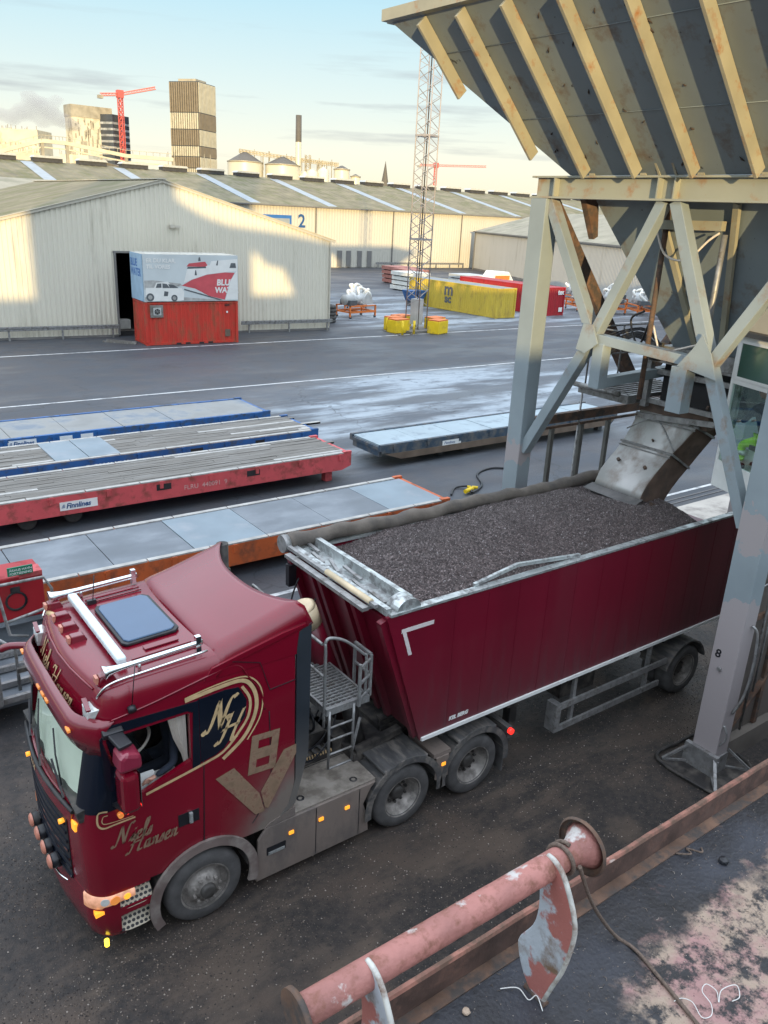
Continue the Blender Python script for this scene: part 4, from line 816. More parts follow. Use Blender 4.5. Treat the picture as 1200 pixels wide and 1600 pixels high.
# ================================================================== LATTICE LIGHT MAST
M['mastg'] = mat('grey_mast_steel', (.34, .31, .30), .5, .2, .2, 2)
M['yellowp'] = mat('yellow_block_paint', (.72, .50, .01), .6, 0, .15, 2, dirt=(.35, .25, .06), dirt_amt=.3)
M['orangep'] = mat('orange_paint', (.62, .16, .03), .6, 0, .2, 2)
def mast():
    cx, cy = 39.6, 50.0; t = thing('lattice_mast', (cx, cy, 0), 'slender square lattice mast rising out of the picture from a yellow-blocked foot', 'lattice mast')
    u = Vector((math.cos(R(18)), math.sin(R(18)), 0)); v = Vector((-u.y, u.x, 0)); h = .58; C = Vector((cx, cy, 0))
    cs = [C+u*a*h+v*b_*h for a, b_ in ((-1, -1), (1, -1), (1, 1), (-1, 1))]
    for c in cs: w = MB(); w.tube([c+Vector((0, 0, .1)), c+Vector((0, 0, 26))], .045, 6); w.build('leg', 'mastg', t)
    for i in range(4):
        w = MB(); z = 1.9 if i != 0 else 2.6; a, b_ = cs[i], cs[(i+1) % 4]
        while z < 25.9: w.beam(a+Vector((0, 0, z)), b_+Vector((0, 0, z+.55)), .035, .035); w.beam(b_+Vector((0, 0, z+.55)), a+Vector((0, 0, z+1.1)), .035, .035); z += 1.1
        w.build('bracing', 'mastg', t)
    w = MB(); w.tube([C+Vector((0, 0, .3)), C+Vector((0, 0, 25.5))], .05, 6); w.build('centre_cable', 'chassis', t)
    w = MB(); w.box((cx-.35, cy-.35, .5), (cx+.35, cy+.35, 2.4), Matrix.Translation(C) @ Matrix.Rotation(R(18), 4, 'Z') @ Matrix.Translation(-C)); w.build('cabinet', 'venttop', t)
    for z in (6.7, 13.7, 20.5):
        w = MB()
        for i in range(4): w.beam(cs[i]+Vector((0, 0, z)), cs[(i+1) % 4]+Vector((0, 0, z)), .12, .12)
        w.build('joint_flange', 'mastg', t)
    w = MB(); w.box((cx-1.5, cy-1.3, 0), (cx+1.5, cy+1.3, .18)); w.build('foot_slab', 'plank', t)
    w = MB(); w.box((cx-1.2, cy-1.2, 25.8), (cx+1.2, cy+1.2, 26.2)); w.build('lamp_platform', 'mastg', t)
mast()
def block(x, y, rz, label):
    T = Matrix.Translation((x, y, 0)) @ Matrix.Rotation(rz, 4, 'Z'); t = thing('ballast_block', (x, y, 0), label, 'ballast block', 'yellow ballast blocks round the mast foot')
    w = MB(); w.box((-.72, -.5, .0), (.72, .5, .95), T); w.build('block', 'yellowp', t, bevel=.05)
    w = MB(); w.box((-.70, -.48, .95), (.70, .48, 1.03), T); w.build('cap', 'orangep', t)
for x, y, rz, lb in ((38.25, 50.9, .1, 'yellow ballast block with orange cap at the left of the mast foot'), (39.35, 51.6, .2, 'yellow ballast block with orange cap behind the mast foot'),
                 (40.5, 48.45, .35, 'front yellow ballast block with orange cap at the right of the mast foot'), (41.3, 49.8, .2, 'rear yellow ballast block with orange cap at the right of the mast foot'), (37.7, 49.7, .1, 'yellow ballast block beside the leftmost bollard, nearest the road edge')): block(x, y, rz, lb)
for x, y, lb in ((37.15, 50.4, 'leftmost yellow bollard by the mast'), (36.95, 48.2, 'yellow bollard in front of the yellow blocks left of the mast'), (38.1, 48.3, 'yellow bollard directly in front of the mast foot')):
    t = thing('bollard', (x, y, 0), lb, 'bollard'); w = MB(); w.tube([(x, y, 0), (x, y, 1.02)], .09, 12); w.build('post', 'yellowp', t); w = MB(); w.box((x-.22, y-.22, 0), (x+.22, y+.22, .06)); w.build('base_plate', 'plank', t)
# ================================================================== CARGO AROUND THE YARD
M['machgrey'] = mat('light_grey_machine_paint', (.44, .46, .46), .45, .1, .15, 2)
M['machdark'] = mat('dark_machine_parts', (.08, .09, .10), .6)
M['shrink'] = mat('white_shrink_wrap', (.66, .66, .62), .35, 0, .12, 3)
def cart(x, y, rz, seed, label, s=1.0, grp='machine parts on orange transport frames', top=1):
    rnd = random.Random(seed); t = thing('machine_on_frame', (x, y, 0), label, 'machine part', grp)
    T = Matrix.Translation((x, y, 0)) @ Matrix.Rotation(rz, 4, 'Z') @ Matrix.Scale(s, 4)
    w = MB(); L_, W = 3.0, 1.7
    for yy in (-W/2, W/2): w.box((-L_/2, yy-.07, .45), (L_/2, yy+.07, .6), T); w.box((-L_/2, yy-.06, .95), (L_/2, yy+.06, 1.05), T)
    for xx in (-L_/2, -.3, L_/2-.12): w.box((xx, -W/2, .46), (xx+.12, W/2, .59), T)
    for xx in (-L_/2, L_/2-.12):
        for yy in (-W/2, W/2): w.box((xx, yy-.06, .15), (xx+.12, yy+.06, 1.05), T)
    w.build('transport_frame', 'orangep', t)
    for xx in (-L_/2+.1, L_/2-.1):
        for yy in (-W/2, W/2):
            w = MB(); w.lathe([(0, -.05), (.12, -.05), (.12, .05), (0, .05)], (xx, yy, .12), 'y', 10); w.v = [tuple(T @ Vector(q)) for q in w.v]; w.build('castor', 'machdark', t)
    if top:
        w = MB(); w.lathe([(.0, -.9), (.42, -.9), (.42, -.3), (.6, -.2), (.6, .1), (.35, .2), (.35, .9), (.5, .95), (.5, 1.05), (0, 1.05)], (rnd.uniform(-.6, .2), 0, 1.45), 'x', 16); w.v = [tuple(T @ Vector(q)) for q in w.v]; w.build('casing', 'machgrey', t)
        w = MB()
        for i in range(3):
            a = rnd.uniform(-1.2, .9); p = [(a, rnd.uniform(-.6, .6), 1.1), (a+.3, rnd.uniform(-.5, .5), 1.9+rnd.random()*.5), (a+.8, rnd.uniform(-.5, .5), 1.9+rnd.random()*.3), (a+1.0, rnd.uniform(-.5, .5), 1.1)]
            w.tube([tuple(T @ Vector(q)) for q in cat_rom(p, 4)], .13*s, 8)
        w.build('pipework', 'shrink', t)
        w = MB(); w.prism([(.3, 1.06), (1.5, 1.06), (1.35, 1.7), (.9, 2.1), (.45, 1.6)], None, 'xz', -.5, .3); w.v = [tuple(T @ Vector(q)) for q in w.v]; w.build('bracket_plate', 'machgrey', t)
        w = MB(); w.box((-1.3, -.7, 1.06), (-.5, .6, 1.45), T); w.build('crate', 'machdark', t)
cart(39.7, 58.4, .15, 1, 'grey machine on an orange frame, standing free right of the gable warehouse')
cart(37.6, 62.3, .5, 2, 'white wrapped machine on an orange frame half hidden by the warehouse corner')
cart(42.5, 62.6, .9, 3, 'grey machine on an orange frame behind the free-standing one by the warehouse')
t = thing('tyre_stack', (35.4, 56.2, 0), 'dark stack of tyres and plates at the corner of the gable warehouse', 'tyre stack')
for i in range(5): w = MB(); w.lathe([(.35, -.13), (.62, -.13), (.7, 0), (.62, .13), (.35, .13)], (35.5+.05*(i % 2), 56.2, .14+i*.27), 'z', 20); w.build('tyre', 'rubber', t)
lbs = ['grey machine on an orange frame, first right of the red container', 'grey machine on an orange frame, second right of the red container', 'grey machine on an orange frame, third right of the red container', 'grey machine on an orange frame, fourth right of the red container, by the hopper', 'grey machine in the back row behind the red container', 'grey machine in the back row near the grey wall', 'grey machine at the back row end below the sunlit wall']
for i, (x, y) in enumerate(((66.5, 57.3), (68.0, 54.6), (70.0, 52.5), (71.8, 50.0), (70.5, 61.8), (73.0, 58.2), (75.6, 55.0))): cart(x, y, 1.15+.1*math.sin(i*2.), 20+i, lbs[i])
# blue skip and stacked bundles beyond the mast
t = thing('blue_skip', (50.6, 64.2, 0), 'small dark blue tipping skip left of the yellow container', 'skip')
w = MB(); w.prism([(49.9, .5), (51.0, .5), (51.6, 1.5), (49.4, 1.5)], None, 'xz', 63.6, 64.9); w.build('skip_body', 'rt_blue', t); w = MB(); w.box((50.0, 63.7, 0), (51.0, 64.8, .5)); w.build('skip_base', 'machdark', t)
M['brick'] = mat('reddish_timber_packs', (.36, .15, .12), .8, 0, .25, 2)
for k, (x, y, m_, lb) in enumerate(((65.0, 86.0, 'brick', 'far stack of reddish timber packs beyond the mast'), (60.6, 78.0, 'shrink', 'stack of white wrapped slabs beyond the mast'), (63.8, 82.0, 'brick', 'middle stack of reddish timber packs beyond the mast'), (66.4, 74.5, 'machgrey', 'grey stack of wrapped slabs behind the yellow container'))):
    t = thing('stacked_packs', (x, y, 0), lb, 'stack'); rnd = random.Random(k)
    for i in range(4):
        w = MB(); d = rnd.uniform(-.15, .15); w.box((x-1.6+d, y-1.7, .12+i*.52), (x+1.6+d, y+1.7, .12+i*.52+.40)); w.build('pack', m_, t)
        w = MB()
        for yy in (-1.3, 0, 1.3): w.box((x-1.5, y+yy-.06, i*.52), (x+1.5, y+yy+.06, i*.52+.12))
        w.build('batten', 'plank', t)
t = thing('beacon_vehicle', (68, 72, 0), 'small orange and white service vehicle roof showing behind the yellow container', 'vehicle')
w = MB(); w.prism([(66.6, .5), (70.6, .5), (70.6, 1.6), (69.8, 2.6), (67.6, 2.7), (66.8, 1.7)], None, 'xz', 71.2, 72.9); w.build('body', 'shrink', t, bevel=.1); w = MB(); w.box((67.6, 71.1, 1.75), (69.8, 73.0, 2.2)); w.build('stripe', 'orangep', t)
for xx in (67.4, 69.8):
    w = MB(); w.lathe([(0, -.1), (.4, -.1), (.4, .1), (0, .1)], (xx, 71.2, .4), 'y', 14); w.build('wheel', 'rubber', t)
for i, (a, b_, lb) in enumerate((((16.2, 51.8, .05), (17.75, 50.3, .05), 'long timber batten lying on the ground, nearer the red container corner'), ((16.6, 52.3, .05), (18.0, 50.75, .05), 'timber batten lying on the ground, nearer the doorway'))):
    w = MB(); w.beam(a, b_, .12, .09); tag(w.build('timber_batten', 'plank'), lb, 'timber')
t = thing('pallet_load', (17.2, 55.2, 0), 'small loaded pallet just inside the dark warehouse doorway', 'pallet')
w = MB(); w.box((18.5, 55.6, 0), (19.6, 56.6, .14)); w.build('pallet', 'plank', t); w = MB(); w.box((18.6, 55.7, .15), (19.4, 56.4, .8)); w.build('sack_pile', 'shrink', t, bevel=.08); t.location = (19, 56.1, 0)
for o_ in t.children: o_.matrix_parent_inverse = Matrix.Translation((-19, -56.1, 0))

# ================================================================== RED LOCKER ON ITS STEEL PLATFORM (left edge)
t = thing('steel_platform', (1.6, 14.2, 0), 'low dark steel service platform with tube railings at the left edge', 'platform')
w = MB(); w.box((-.6, 12.9, .42), (2.95, 15.6, .5)); w.build('deck', 'steeldeck', t)
w = MB()
for y in (12.85, 13.35, 13.9, 14.4, 15.6): w.beam((-.6, y, .58), (3.0, y, .58), .08, .1)
w.build('slat', 'galv', t)
w = MB()
for x in (-.5, 1.1, 2.9):
    for y in (12.9, 15.5): w.beam((x, y, 0), (x, y, .42), .12, .12)
w.build('support', 'galv', t)
w = MB()
for p in ([(3.22, 14.3, .5), (3.22, 14.3, 1.75), (3.1, 14.3, 2.0), (2.3, 14.3, 2.0)], [(2.35, 14.2, 1.3), (3.2, 14.2, 1.45)], [(2.3, 13.2, .5), (2.3, 13.2, 1.3), (2.0, 13.2, 1.6)], [(2.05, 14.25, 2.2), (2.3, 14.2, 1.9), (2.4, 14.1, 1.1), (2.7, 14.1, 1.0)]): w.tube(p, .028, 8)
w.build('railing', 'galv', t)
w = MB(); w.beam((2.55, 13.0, .45), (2.55, 13.0, 1.0), .1, .1); w.beam((2.25, 13.0, 1.0), (2.55, 13.0, 1.0), .08, .08); w.build('post', 'chassis', t)
w = MB(); w.box((.9, 12.7, .55), (1.95, 13.2, 1.15)); w.build('grey_box', 'galv', t, bevel=.04)
t = thing('red_locker', (2.7, 14.9, .5), 'red equipment locker with a green sign on top and a dark ring on its door', 'locker')
w = MB(); w.box((1.7, 14.6, 1.12), (3.16, 15.3, 1.98)); w.build('cabinet', 'c_red2', t, bevel=.03)
w = MB(); w.box((1.75, 14.62, .5), (3.1, 15.25, .58)); w.box((1.72, 14.61, 1.02), (3.14, 15.28, 1.118)); w.box((1.8, 14.9, .58), (3.05, 15.0, 1.02)); w.build('locker_base', 'steeldeck', t)
w = MB(); w.lathe([(.15, 0), (.19, -.015), (.19, 0)], (2.66, 14.59, 1.5), 'y', 24); w.build('hose_ring', 'black', t); w = MB(); w.box((2.58, 14.57, 1.68), (2.74, 14.598, 1.78)); w.build('latch', 'black', t)
w = MB(); w.box((1.68, 14.58, 1.93), (2.35, 14.9, 2.02)); w.box((2.75, 14.58, 1.93), (3.15, 14.9, 2.02)); w.build('lid_strip', 'rt_red', t)
M['green'] = mat('green_sign', (.01, .16, .09), .5); w = MB(); w.box((2.55, 14.5, 2.04), (2.98, 14.53, 2.2)); g_ = w.build('sign', 'green', t)
text('ÅRHUS HAVN', 'lettering', .062, 'white', g_, face_mtx((2.58, 14.497, 2.125), (1, 0, 0), (0, 0, 1)), 0, .002); text('FORTØJNING', 'lettering', .062, 'white', g_, face_mtx((2.58, 14.497, 2.06), (1, 0, 0), (0, 0, 1)), 0, .002)
# cable coil and plug beyond the trailer
t = thing('power_cable', (17.4, 18.7, 0), 'black power cable with a yellow plug lying beside the gantry leg', 'cable')
w = MB(); w.tube(cat_rom([(16.6, 18.6, .04), (17.2, 19.1, .04), (17.6, 18.8, .12), (17.3, 18.4, .08), (18.2, 18.9, .04), (18.9, 19.9, .04), (19.9, 20.2, .04), (20.6, 19.6, .04)], 8), .035, 6); w.build('cable', 'black', t)
w = MB(); w.tube([(17.1, 18.5, .10), (17.5, 18.6, .12)], .07, 10); w.tube([(17.5, 18.85, .09), (17.75, 18.6, .1)], .055, 10); w.build('plug', 'yellowp', t)
# ================================================================== TIPPER TRAILER
def wheel(cx, y0, cz, t, front=False, name='wheel', R0=.51, w_=.30, dual=True):
    """wheel whose outer face looks towards -y at y0"""
    tb = MB(); W = .62 if dual else w_
    tb.lathe([(.30, .02), (.335, -.0), (.46, .0), (.495, .03), (R0, .07), (R0, w_-.06), (.49, w_-.01), (.33, w_), (.30, w_)], (cx, y0, cz), 'y', 48)
    if dual: tb.lathe([(.30, .34), (.46, .335), (.495, .36), (R0, .40), (R0, W-.05), (.46, W), (.30, W)], (cx, y0, cz), 'y', 32)
    ty = tb.build('tyre', 'rubber', t)
    rb = MB()
    if front:
        rb.lathe([(.335, .005), (.31, .0), (.295, .05), (.235, .055), (.20, -.005), (.15, -.03), (.13, -.05), (0, -.055)], (cx, y0, cz), 'y', 36)
    else:
        rb.lathe([(.335, .005), (.315, .0), (.30, .05), (.275, .10), (.235, .17), (.19, .19), (.185, .20), (0, .20)], (cx, y0, cz), 'y', 36)
    rm = rb.build('rim', 'rim', t)
    hb = MB()
    if front:
        hb.lathe([(.10, -.05), (.095, -.10), (.07, -.115), (0, -.115)], (cx, y0, cz), 'y', 20)
    else:
        hb.lathe([(.115, .20), (.11, .13), (.085, .105), (.05, .10), (0, .10)], (cx, y0, cz), 'y', 20)
    hb.build('hub_cap', 'rimdark', rm)
    nb = MB()
    for i in range(10):
        a = i*2*math.pi/10+.2; rr = .17; yb = -.02 if front else .19; nb.lathe([(.022, yb-.045), (.0, yb-.05)], (cx+rr*math.cos(a), y0, cz+rr*math.sin(a)), 'y', 6); nb.lathe([(.024, yb), (.022, yb-.045)], (cx+rr*math.cos(a), y0, cz+rr*math.sin(a)), 'y', 6)
    nb.build('wheel_nut', 'rim' if front else 'rimdark', rm)
    if not front:
        hb = MB()
        for i in range(6):
            a = i*2*math.pi/6; 
            hb.prism([(cx+(.235)*math.cos(a-.12), cz+.235*math.sin(a-.12)), (cx+.285*math.cos(a-.1), cz+.285*math.sin(a-.1)), (cx+.285*math.cos(a+.1), cz+.285*math.sin(a+.1)), (cx+.235*math.cos(a+.12), cz+.235*math.sin(a+.12))], None, 'xz', y0+.115, y0+.118) if False else None
    return ty
Y0 = 7.45; Y1 = 10.0; YC = (Y0+Y1)/2
def trailer():
    t = thing('tipper_trailer', (9.8, YC, 0), 'burgundy tipper semi-trailer heaped with dark pellets under the loading chute', 'trailer')
    zt, zb, xf, xb, xr = 3.56, 1.42, 5.72, 6.42, 13.75
    # near and far sides: sheet with front edge sloping back towards the bottom
    side = [(xf, zt), (xb, zb), (14.0, zb), (14.25, 2.7), (xr, zt)]
    for y0, y1 in ((Y0, Y0+.06), (Y1-.06, Y1)):
        w = MB(); w.prism(side, None, 'xz', y0, y1); s_ = w.build('side_panel', 'redt', t)
    w = MB(); w.add([(xf+.03, Y0+.06, zt-.05), (xf+.03, Y1-.06, zt-.05), (xb+.03, Y1-.06, zb), (xb+.03, Y0+.06, zb), (xf+.09, Y0+.06, zt-.05), (xf+.09, Y1-.06, zt-.05), (xb+.09, Y1-.06, zb), (xb+.09, Y0+.06, zb)], [(0,1,2,3), (4,7,6,5), (0,3,7,4), (1,5,6,2), (0,4,5,1), (3,2,6,7)]); fr = w.build('front_wall', 'redt', t)
    w = MB()
    for y in (Y0+.1, Y0+.72, YC-.32, YC+.32, Y1-.72, Y1-.1): w.beam((xf-.02, y, zt-.08), (xb-.03, y, zb+.05), .10, .10, (1, 0, 0))
    w.build('wall_stiffener', 'redt', fr)
    w = MB(); w.box((xb+.1, Y0+.06, zb-.02), (14.0, Y1-.06, zb+.06)); w.build('floor', 'chassis', t)
    w = MB(); w.box((14.0, Y0+.05, zb), (14.2, Y1-.05, zt-.5)); w.build('tailgate', 'redt', t)
    for y0, y1 in ((Y0-.02, Y0+.1), (Y1-.1, Y1+.02)):
        w = MB(); w.box((xf+.05, y0, zt), (xr, y1, zt+.035)); w.build('top_rail', 'alu', t)
    w = MB(); x = 6.9
    while x < 13.9: w.box((x, Y0-.0035, zb+.05), (x+.012, Y0-.0005, zt-.06)); x += .62
    w.build('board_joint', 'redt', s_)
    w = MB(); w.box((xb+.02, Y0-.03, zb-.01), (13.98, Y0-.001, zb+.045)); w.build('bottom_trim', 'white', t)
    M['tape'] = mat('pale_marker_tape', (.62, .56, .56), .4, 0, .1, 6)
    w = MB(); w.box((5.97, Y0-.006, 3.27), (6.52, Y0-.002, 3.33)); w.prism([(5.97, 3.33), (6.03, 3.33), (6.17, 2.9), (6.11, 2.9)], None, 'xz', Y0-.0055, Y0-.0015); w.build('corner_tape', 'tape', t)
    text('KEL BERG', 'lettering', .085, 'white', t, face_mtx((6.95, Y0-.002, 1.56), (1, 0, 0), (0, 0, 1)), .2, .002, bold=.004)
    # header trough at the front end, with folded cover frame
    w = MB(); w.box((xf+.02, Y0+.05, zt+.0), (xf+.10, Y1-.02, zt+.10)); w.box((xf+.42, Y0+.12, zt-.02), (xf+.50, Y1-.02, zt+.16)); w.box((xf+.10, Y0+.05, zt-.03), (xf+.42, Y1-.02, zt+.01)); w.build('header_trough', 'alu', t)
    w = MB(); rnd = random.Random(4)
    for i in range(6): yy = Y0+.3+i*.38; w.beam((xf+.13+rnd.uniform(0, .2), yy, zt+.05), (xf+.16+rnd.uniform(0, .2), yy+rnd.uniform(.3, .5), zt+.08), .05, .03)
    w.box((xf-.22, Y0+.25, zt+.04), (xf-.12, Y1-.25, zt+.09)); w.box((xf-.1, Y0+.15, zt+.10), (xf-.04, Y1-.1, zt+.15))
    for yy in (Y0+.3, YC, Y1-.4): w.box((xf-.2, yy, zt+.02), (xf+.05, yy+.07, zt+.06))
    w.build('cover_linkage', 'galv', t)
    w = MB(); w.tube([(xf-.06, Y0+.28, zt+.13), (xf-.06, YC+.1, zt+.13)], .045, 10); w.tube([(xf-.06, YC+.1, zt+.13), (xf-.04, Y1-.5, zt+.13)], .018, 8); w.build('cover_cylinder', 'cream', t)
    w = MB(); vs = [];n_ = 12
    for i in range(n_+1):
        a = math.pi*i/n_; vs += [(6.08-.20*math.cos(a), Y0+.0, zt+.02+.17*math.sin(a)), (6.08-.20*math.cos(a), Y0+.24, zt+.02+.17*math.sin(a))]
    w.add(vs, [(2*i, 2*i+2, 2*i+3, 2*i+1) for i in range(n_)]); w.add([vs[2*i] for i in range(n_+1)], [tuple(range(n_+1))]); w.build('cover_end_cap', 'alu', t)
    for (a, b_) in (((7.3, Y0+.10, zt+.06), (8.2, Y0+.16, zt+.15)), ((8.2, Y0+.16, zt+.15), (9.5, Y0+.1, zt+.05))): 
        w = MB(); w.beam(a, b_, .05, .05); w.build('cover_rod', 'alu', t)
    # rolled tarpaulin along the far rim
    pts = []; rs = []; rnd = random.Random(2)
    for i in range(50):
        x = xf-.05+i*(13.3-xf)/49; pts.append((x, Y1+.02+.02*math.sin(i*.9), zt+.13+.018*math.sin(i*1.3)+.02*math.sin(i*.31))); rs.append(.112+.008*math.sin(i*2.1)+.012*rnd.random())
    w = MB(); w.tube(pts, rs, 12); w.build('rolled_tarpaulin', 'tarp', t)
    w = MB(); w.box((xf, Y1+.0, zt-.28), (13.3, Y1+.02, zt+.05)); w.build('tarpaulin_flap', 'tarp', t)
    w = MB(); w.tube([(xf-.12, Y1+.02, zt+.13), (xf-.02, Y1+.02, zt+.13)], .14, 14); w.build('roller_end', 'galv', t)
    # chassis
    for y in (YC-.45, YC+.45):
        w = MB(); w.ibeam((6.3, y, 1.16), (13.7, y, 1.16), .14, .42, .03); w.build('chassis_rail', 'chassis', t)
    w = MB(); 
    for x in (6.9, 8.3, 9.7, 11.2, 12.3): w.box((x, Y0+.12, 1.22), (x+.1, Y1-.12, 1.40))
    w.build('cross_member', 'chassis', t)
    for y in (Y0+.35, Y1-.5):
        w = MB(); w.box((8.62, y, .42), (8.78, y+.15, 1.3)); w.box((8.55, y-.05, .38), (8.85, y+.2, .43)); w.beam((8.7, y+.07, .9), (9.3, y+.07, 1.3), .06, .06); w.build('landing_leg', 'chassis', t)
    wheel(12.95, Y0, .51, t); wheel(11.62, Y0+.0, .51, t) if False else None
    w = MB(); w.tube([(12.95, Y0+.3, .51), (12.95, Y1-.3, .51)], .09, 12); w.build('axle', 'chassis', t)
    ow = MB(); ow.lathe([(.3, -.6), (.5, -.58), (.51, -.3), (.51, -.05), (.46, 0), (.3, 0)], (12.95, Y1, .51), 'y', 30); ow.build('wheel', 'rubber', t)
    def fender(cx, parent, r=.60, a0=15, a1=165, m_='fender', wd=.62, name='mudguard', y=Y0-.02):
        w = MB(); n = 18; vs = []
        for i in range(n+1):
            a = R(a0+(a1-a0)*i/n)
            for rr in (r, r+.03): vs += [(cx+rr*math.cos(a), y, .51+rr*math.sin(a)), (cx+rr*math.cos(a), y+wd, .51+rr*math.sin(a))]
        f = []
        for i in range(n):
            b_ = i*4; f += [(b_, b_+4, b_+5, b_+1), (b_+2, b_+3, b_+7, b_+6), (b_, b_+2, b_+6, b_+4), (b_+1, b_+5, b_+7, b_+3)]
        f += [(0, 1, 3, 2), (n*4, n*4+2, n*4+3, n*4+1)]
        w.add(vs, f, False); return w.build(name, m_, parent)
    fender(12.95, t)
    # side under-run guard
    w = MB(); gm = w
    for z in (.50, .92): w.box((9.35, Y0-.02, z-.055), (12.3 if z > .8 else 12.15, Y0+.02, z+.055))
    w.box((9.33, Y0-.021, .45), (9.45, Y0+.2, .98)); w.build('side_guard', 'galv', t)
    w = MB()
    for x in (9.75, 11.75): w.box((x, Y0+.021, .45), (x+.07, Y0+.08, 1.35))
    w.build('guard_bracket', 'galv', t)
    w = MB(); w.lathe([(0, -.35), (.2, -.35), (.2, .35), (0, .35)], (10.6, YC-.2, .95), 'x', 16); w.box((10.0, Y0+.5, .6), (10.9, Y0+.9, 1.0)); w.build('air_tank', 'chassis', t)
    # tipping ram
    w = MB(); w.tube([(5.95, YC+.0, 1.35), (5.5, YC+.02, 2.55), (5.33, YC+.02, 3.0)], .185, 20); w.build('tipping_ram', 'redt', t)
    w = MB(); w.tube([(5.33, YC+.02, 3.0), (5.22, YC+.02, 3.28)], .195, 20); w.tube([(5.222, YC+.02, 3.275), (5.205, YC+.02, 3.31)], [.195, .15], 20); w.build('ram_cap', 'cream', t)
    w = MB(); w.tube([(5.9, YC-.5, 1.1), (5.62, YC-.5, 2.1)], .12, 14); w.build('ram_cradle', 'chassis', t)
    w = MB(); w.box((5.65, YC-.75, 1.0), (6.4, YC+.75, 1.14)); w.beam((5.7, YC-.7, 1.15), (6.5, YC-.7, 1.25), .12, .1); w.box((5.5, YC-.42, 1.02), (5.72, YC+.42, 1.3)); w.build('kingpin_frame', 'chassis', t)
    # access platform with rails and ladder
    w = MB(); px0, px1 = 4.93, 5.55
    for i in range(32):
        y = 7.62+i*.066; w.box((px0, y, 2.36), (px1, y+.022, 2.385))
    for i in range(8): x = px0+i*.088; w.box((x, 7.62, 2.345), (x+.014, 9.75, 2.366))
    w.box((px0-.03, 7.56, 2.30), (px1+.03, 7.6, 2.40)); w.box((px0-.03, 7.6, 2.30), (px0, 9.78, 2.40)); w.box((px1, 7.6, 2.30), (px1+.03, 9.78, 2.40))
    pf = w.build('access_platform', 'galv', t)
    def rail(pts, r=.021, name='handrail'): w = MB(); w.tube(pts, r, 8); return w.build(name, 'galv', t)
    rail(cat_rom([(4.90, 7.62, 2.1), (4.90, 7.62, 3.2), (4.90, 7.63, 3.34), (4.97, 7.63, 3.40), (5.2, 7.62, 3.30), (5.47, 7.6, 3.05), (5.53, 7.6, 2.95), (5.53, 7.6, 2.35)], 5))
    rail(cat_rom([(4.90, 7.7, 3.30), (4.90, 8.6, 3.30), (4.90, 9.5, 3.35), (4.9, 9.6, 3.32), (4.9, 9.62, 3.2), (4.9, 9.62, 2.4)], 5)); rail([(4.90, 7.65, 2.85), (4.90, 9.6, 2.85)])
    rail([(4.9, 8.5, 2.4), (4.9, 8.5, 3.3)]) if False else None
    w = MB(); 
    for z in (2.45, 2.68, 2.92): w.beam((5.35, 7.48, z), (5.62, 7.62, z), .03, .03)
    for p in ((5.35, 7.48), (5.62, 7.62)): w.beam((p[0], p[1], 2.35), (p[0], p[1], 2.98), .035, .035)
    w.beam((5.62, 7.62, 2.98), (5.62, 8.0, 2.98), .035, .035); w.beam((5.62, 8.0, 2.35), (5.62, 8.0, 2.98), .035, .035); w.beam((5.62, 7.62, 2.68), (5.62, 8.0, 2.68), .03, .03); w.build('gate_frame', 'galv', t)
    w = MB()
    for x in (4.95, 5.33): w.tube([(x, 7.56, 2.36), (x-.03, 7.52, 2.15), (x-.03, 7.52, 1.5)], .019, 8)
    for z in (1.5, 1.72, 1.94, 2.14): w.tube([(4.92, 7.52, z), (5.30, 7.52, z)], .015, 6)
    w.beam((5.30, 7.53, 1.62), (5.48, 7.62, 2.05), .03, .03); w.build('ladder', 'galv', t)
    # little red canister on the far corner
    w = MB(); w.tube([(4.95, 9.62, 2.42), (4.95, 9.62, 2.80)], .10, 14); w.build('canister', 'redt', t); w = MB(); w.tube([(4.95, 9.62, 2.80), (4.95, 9.62, 2.82)], .11, 14); w.build('canister_rim', 'galv', t)
    # lamps / cable dangling at far corner
    w = MB(); w.tube(cat_rom([(5.75, Y1-.25, 3.2), (5.6, Y1-.3, 2.85), (5.8, Y1-.4, 2.7), (5.95, Y1-.45, 2.9)], 5), .014, 6); w.build('cable', 'black', t)
    w = MB(); w.box((5.62, Y1-.18, 3.05), (5.75, Y1-.08, 3.4)); w.build('marker_lamp', 'black', t)
    return t, fender
TR, fender = trailer()
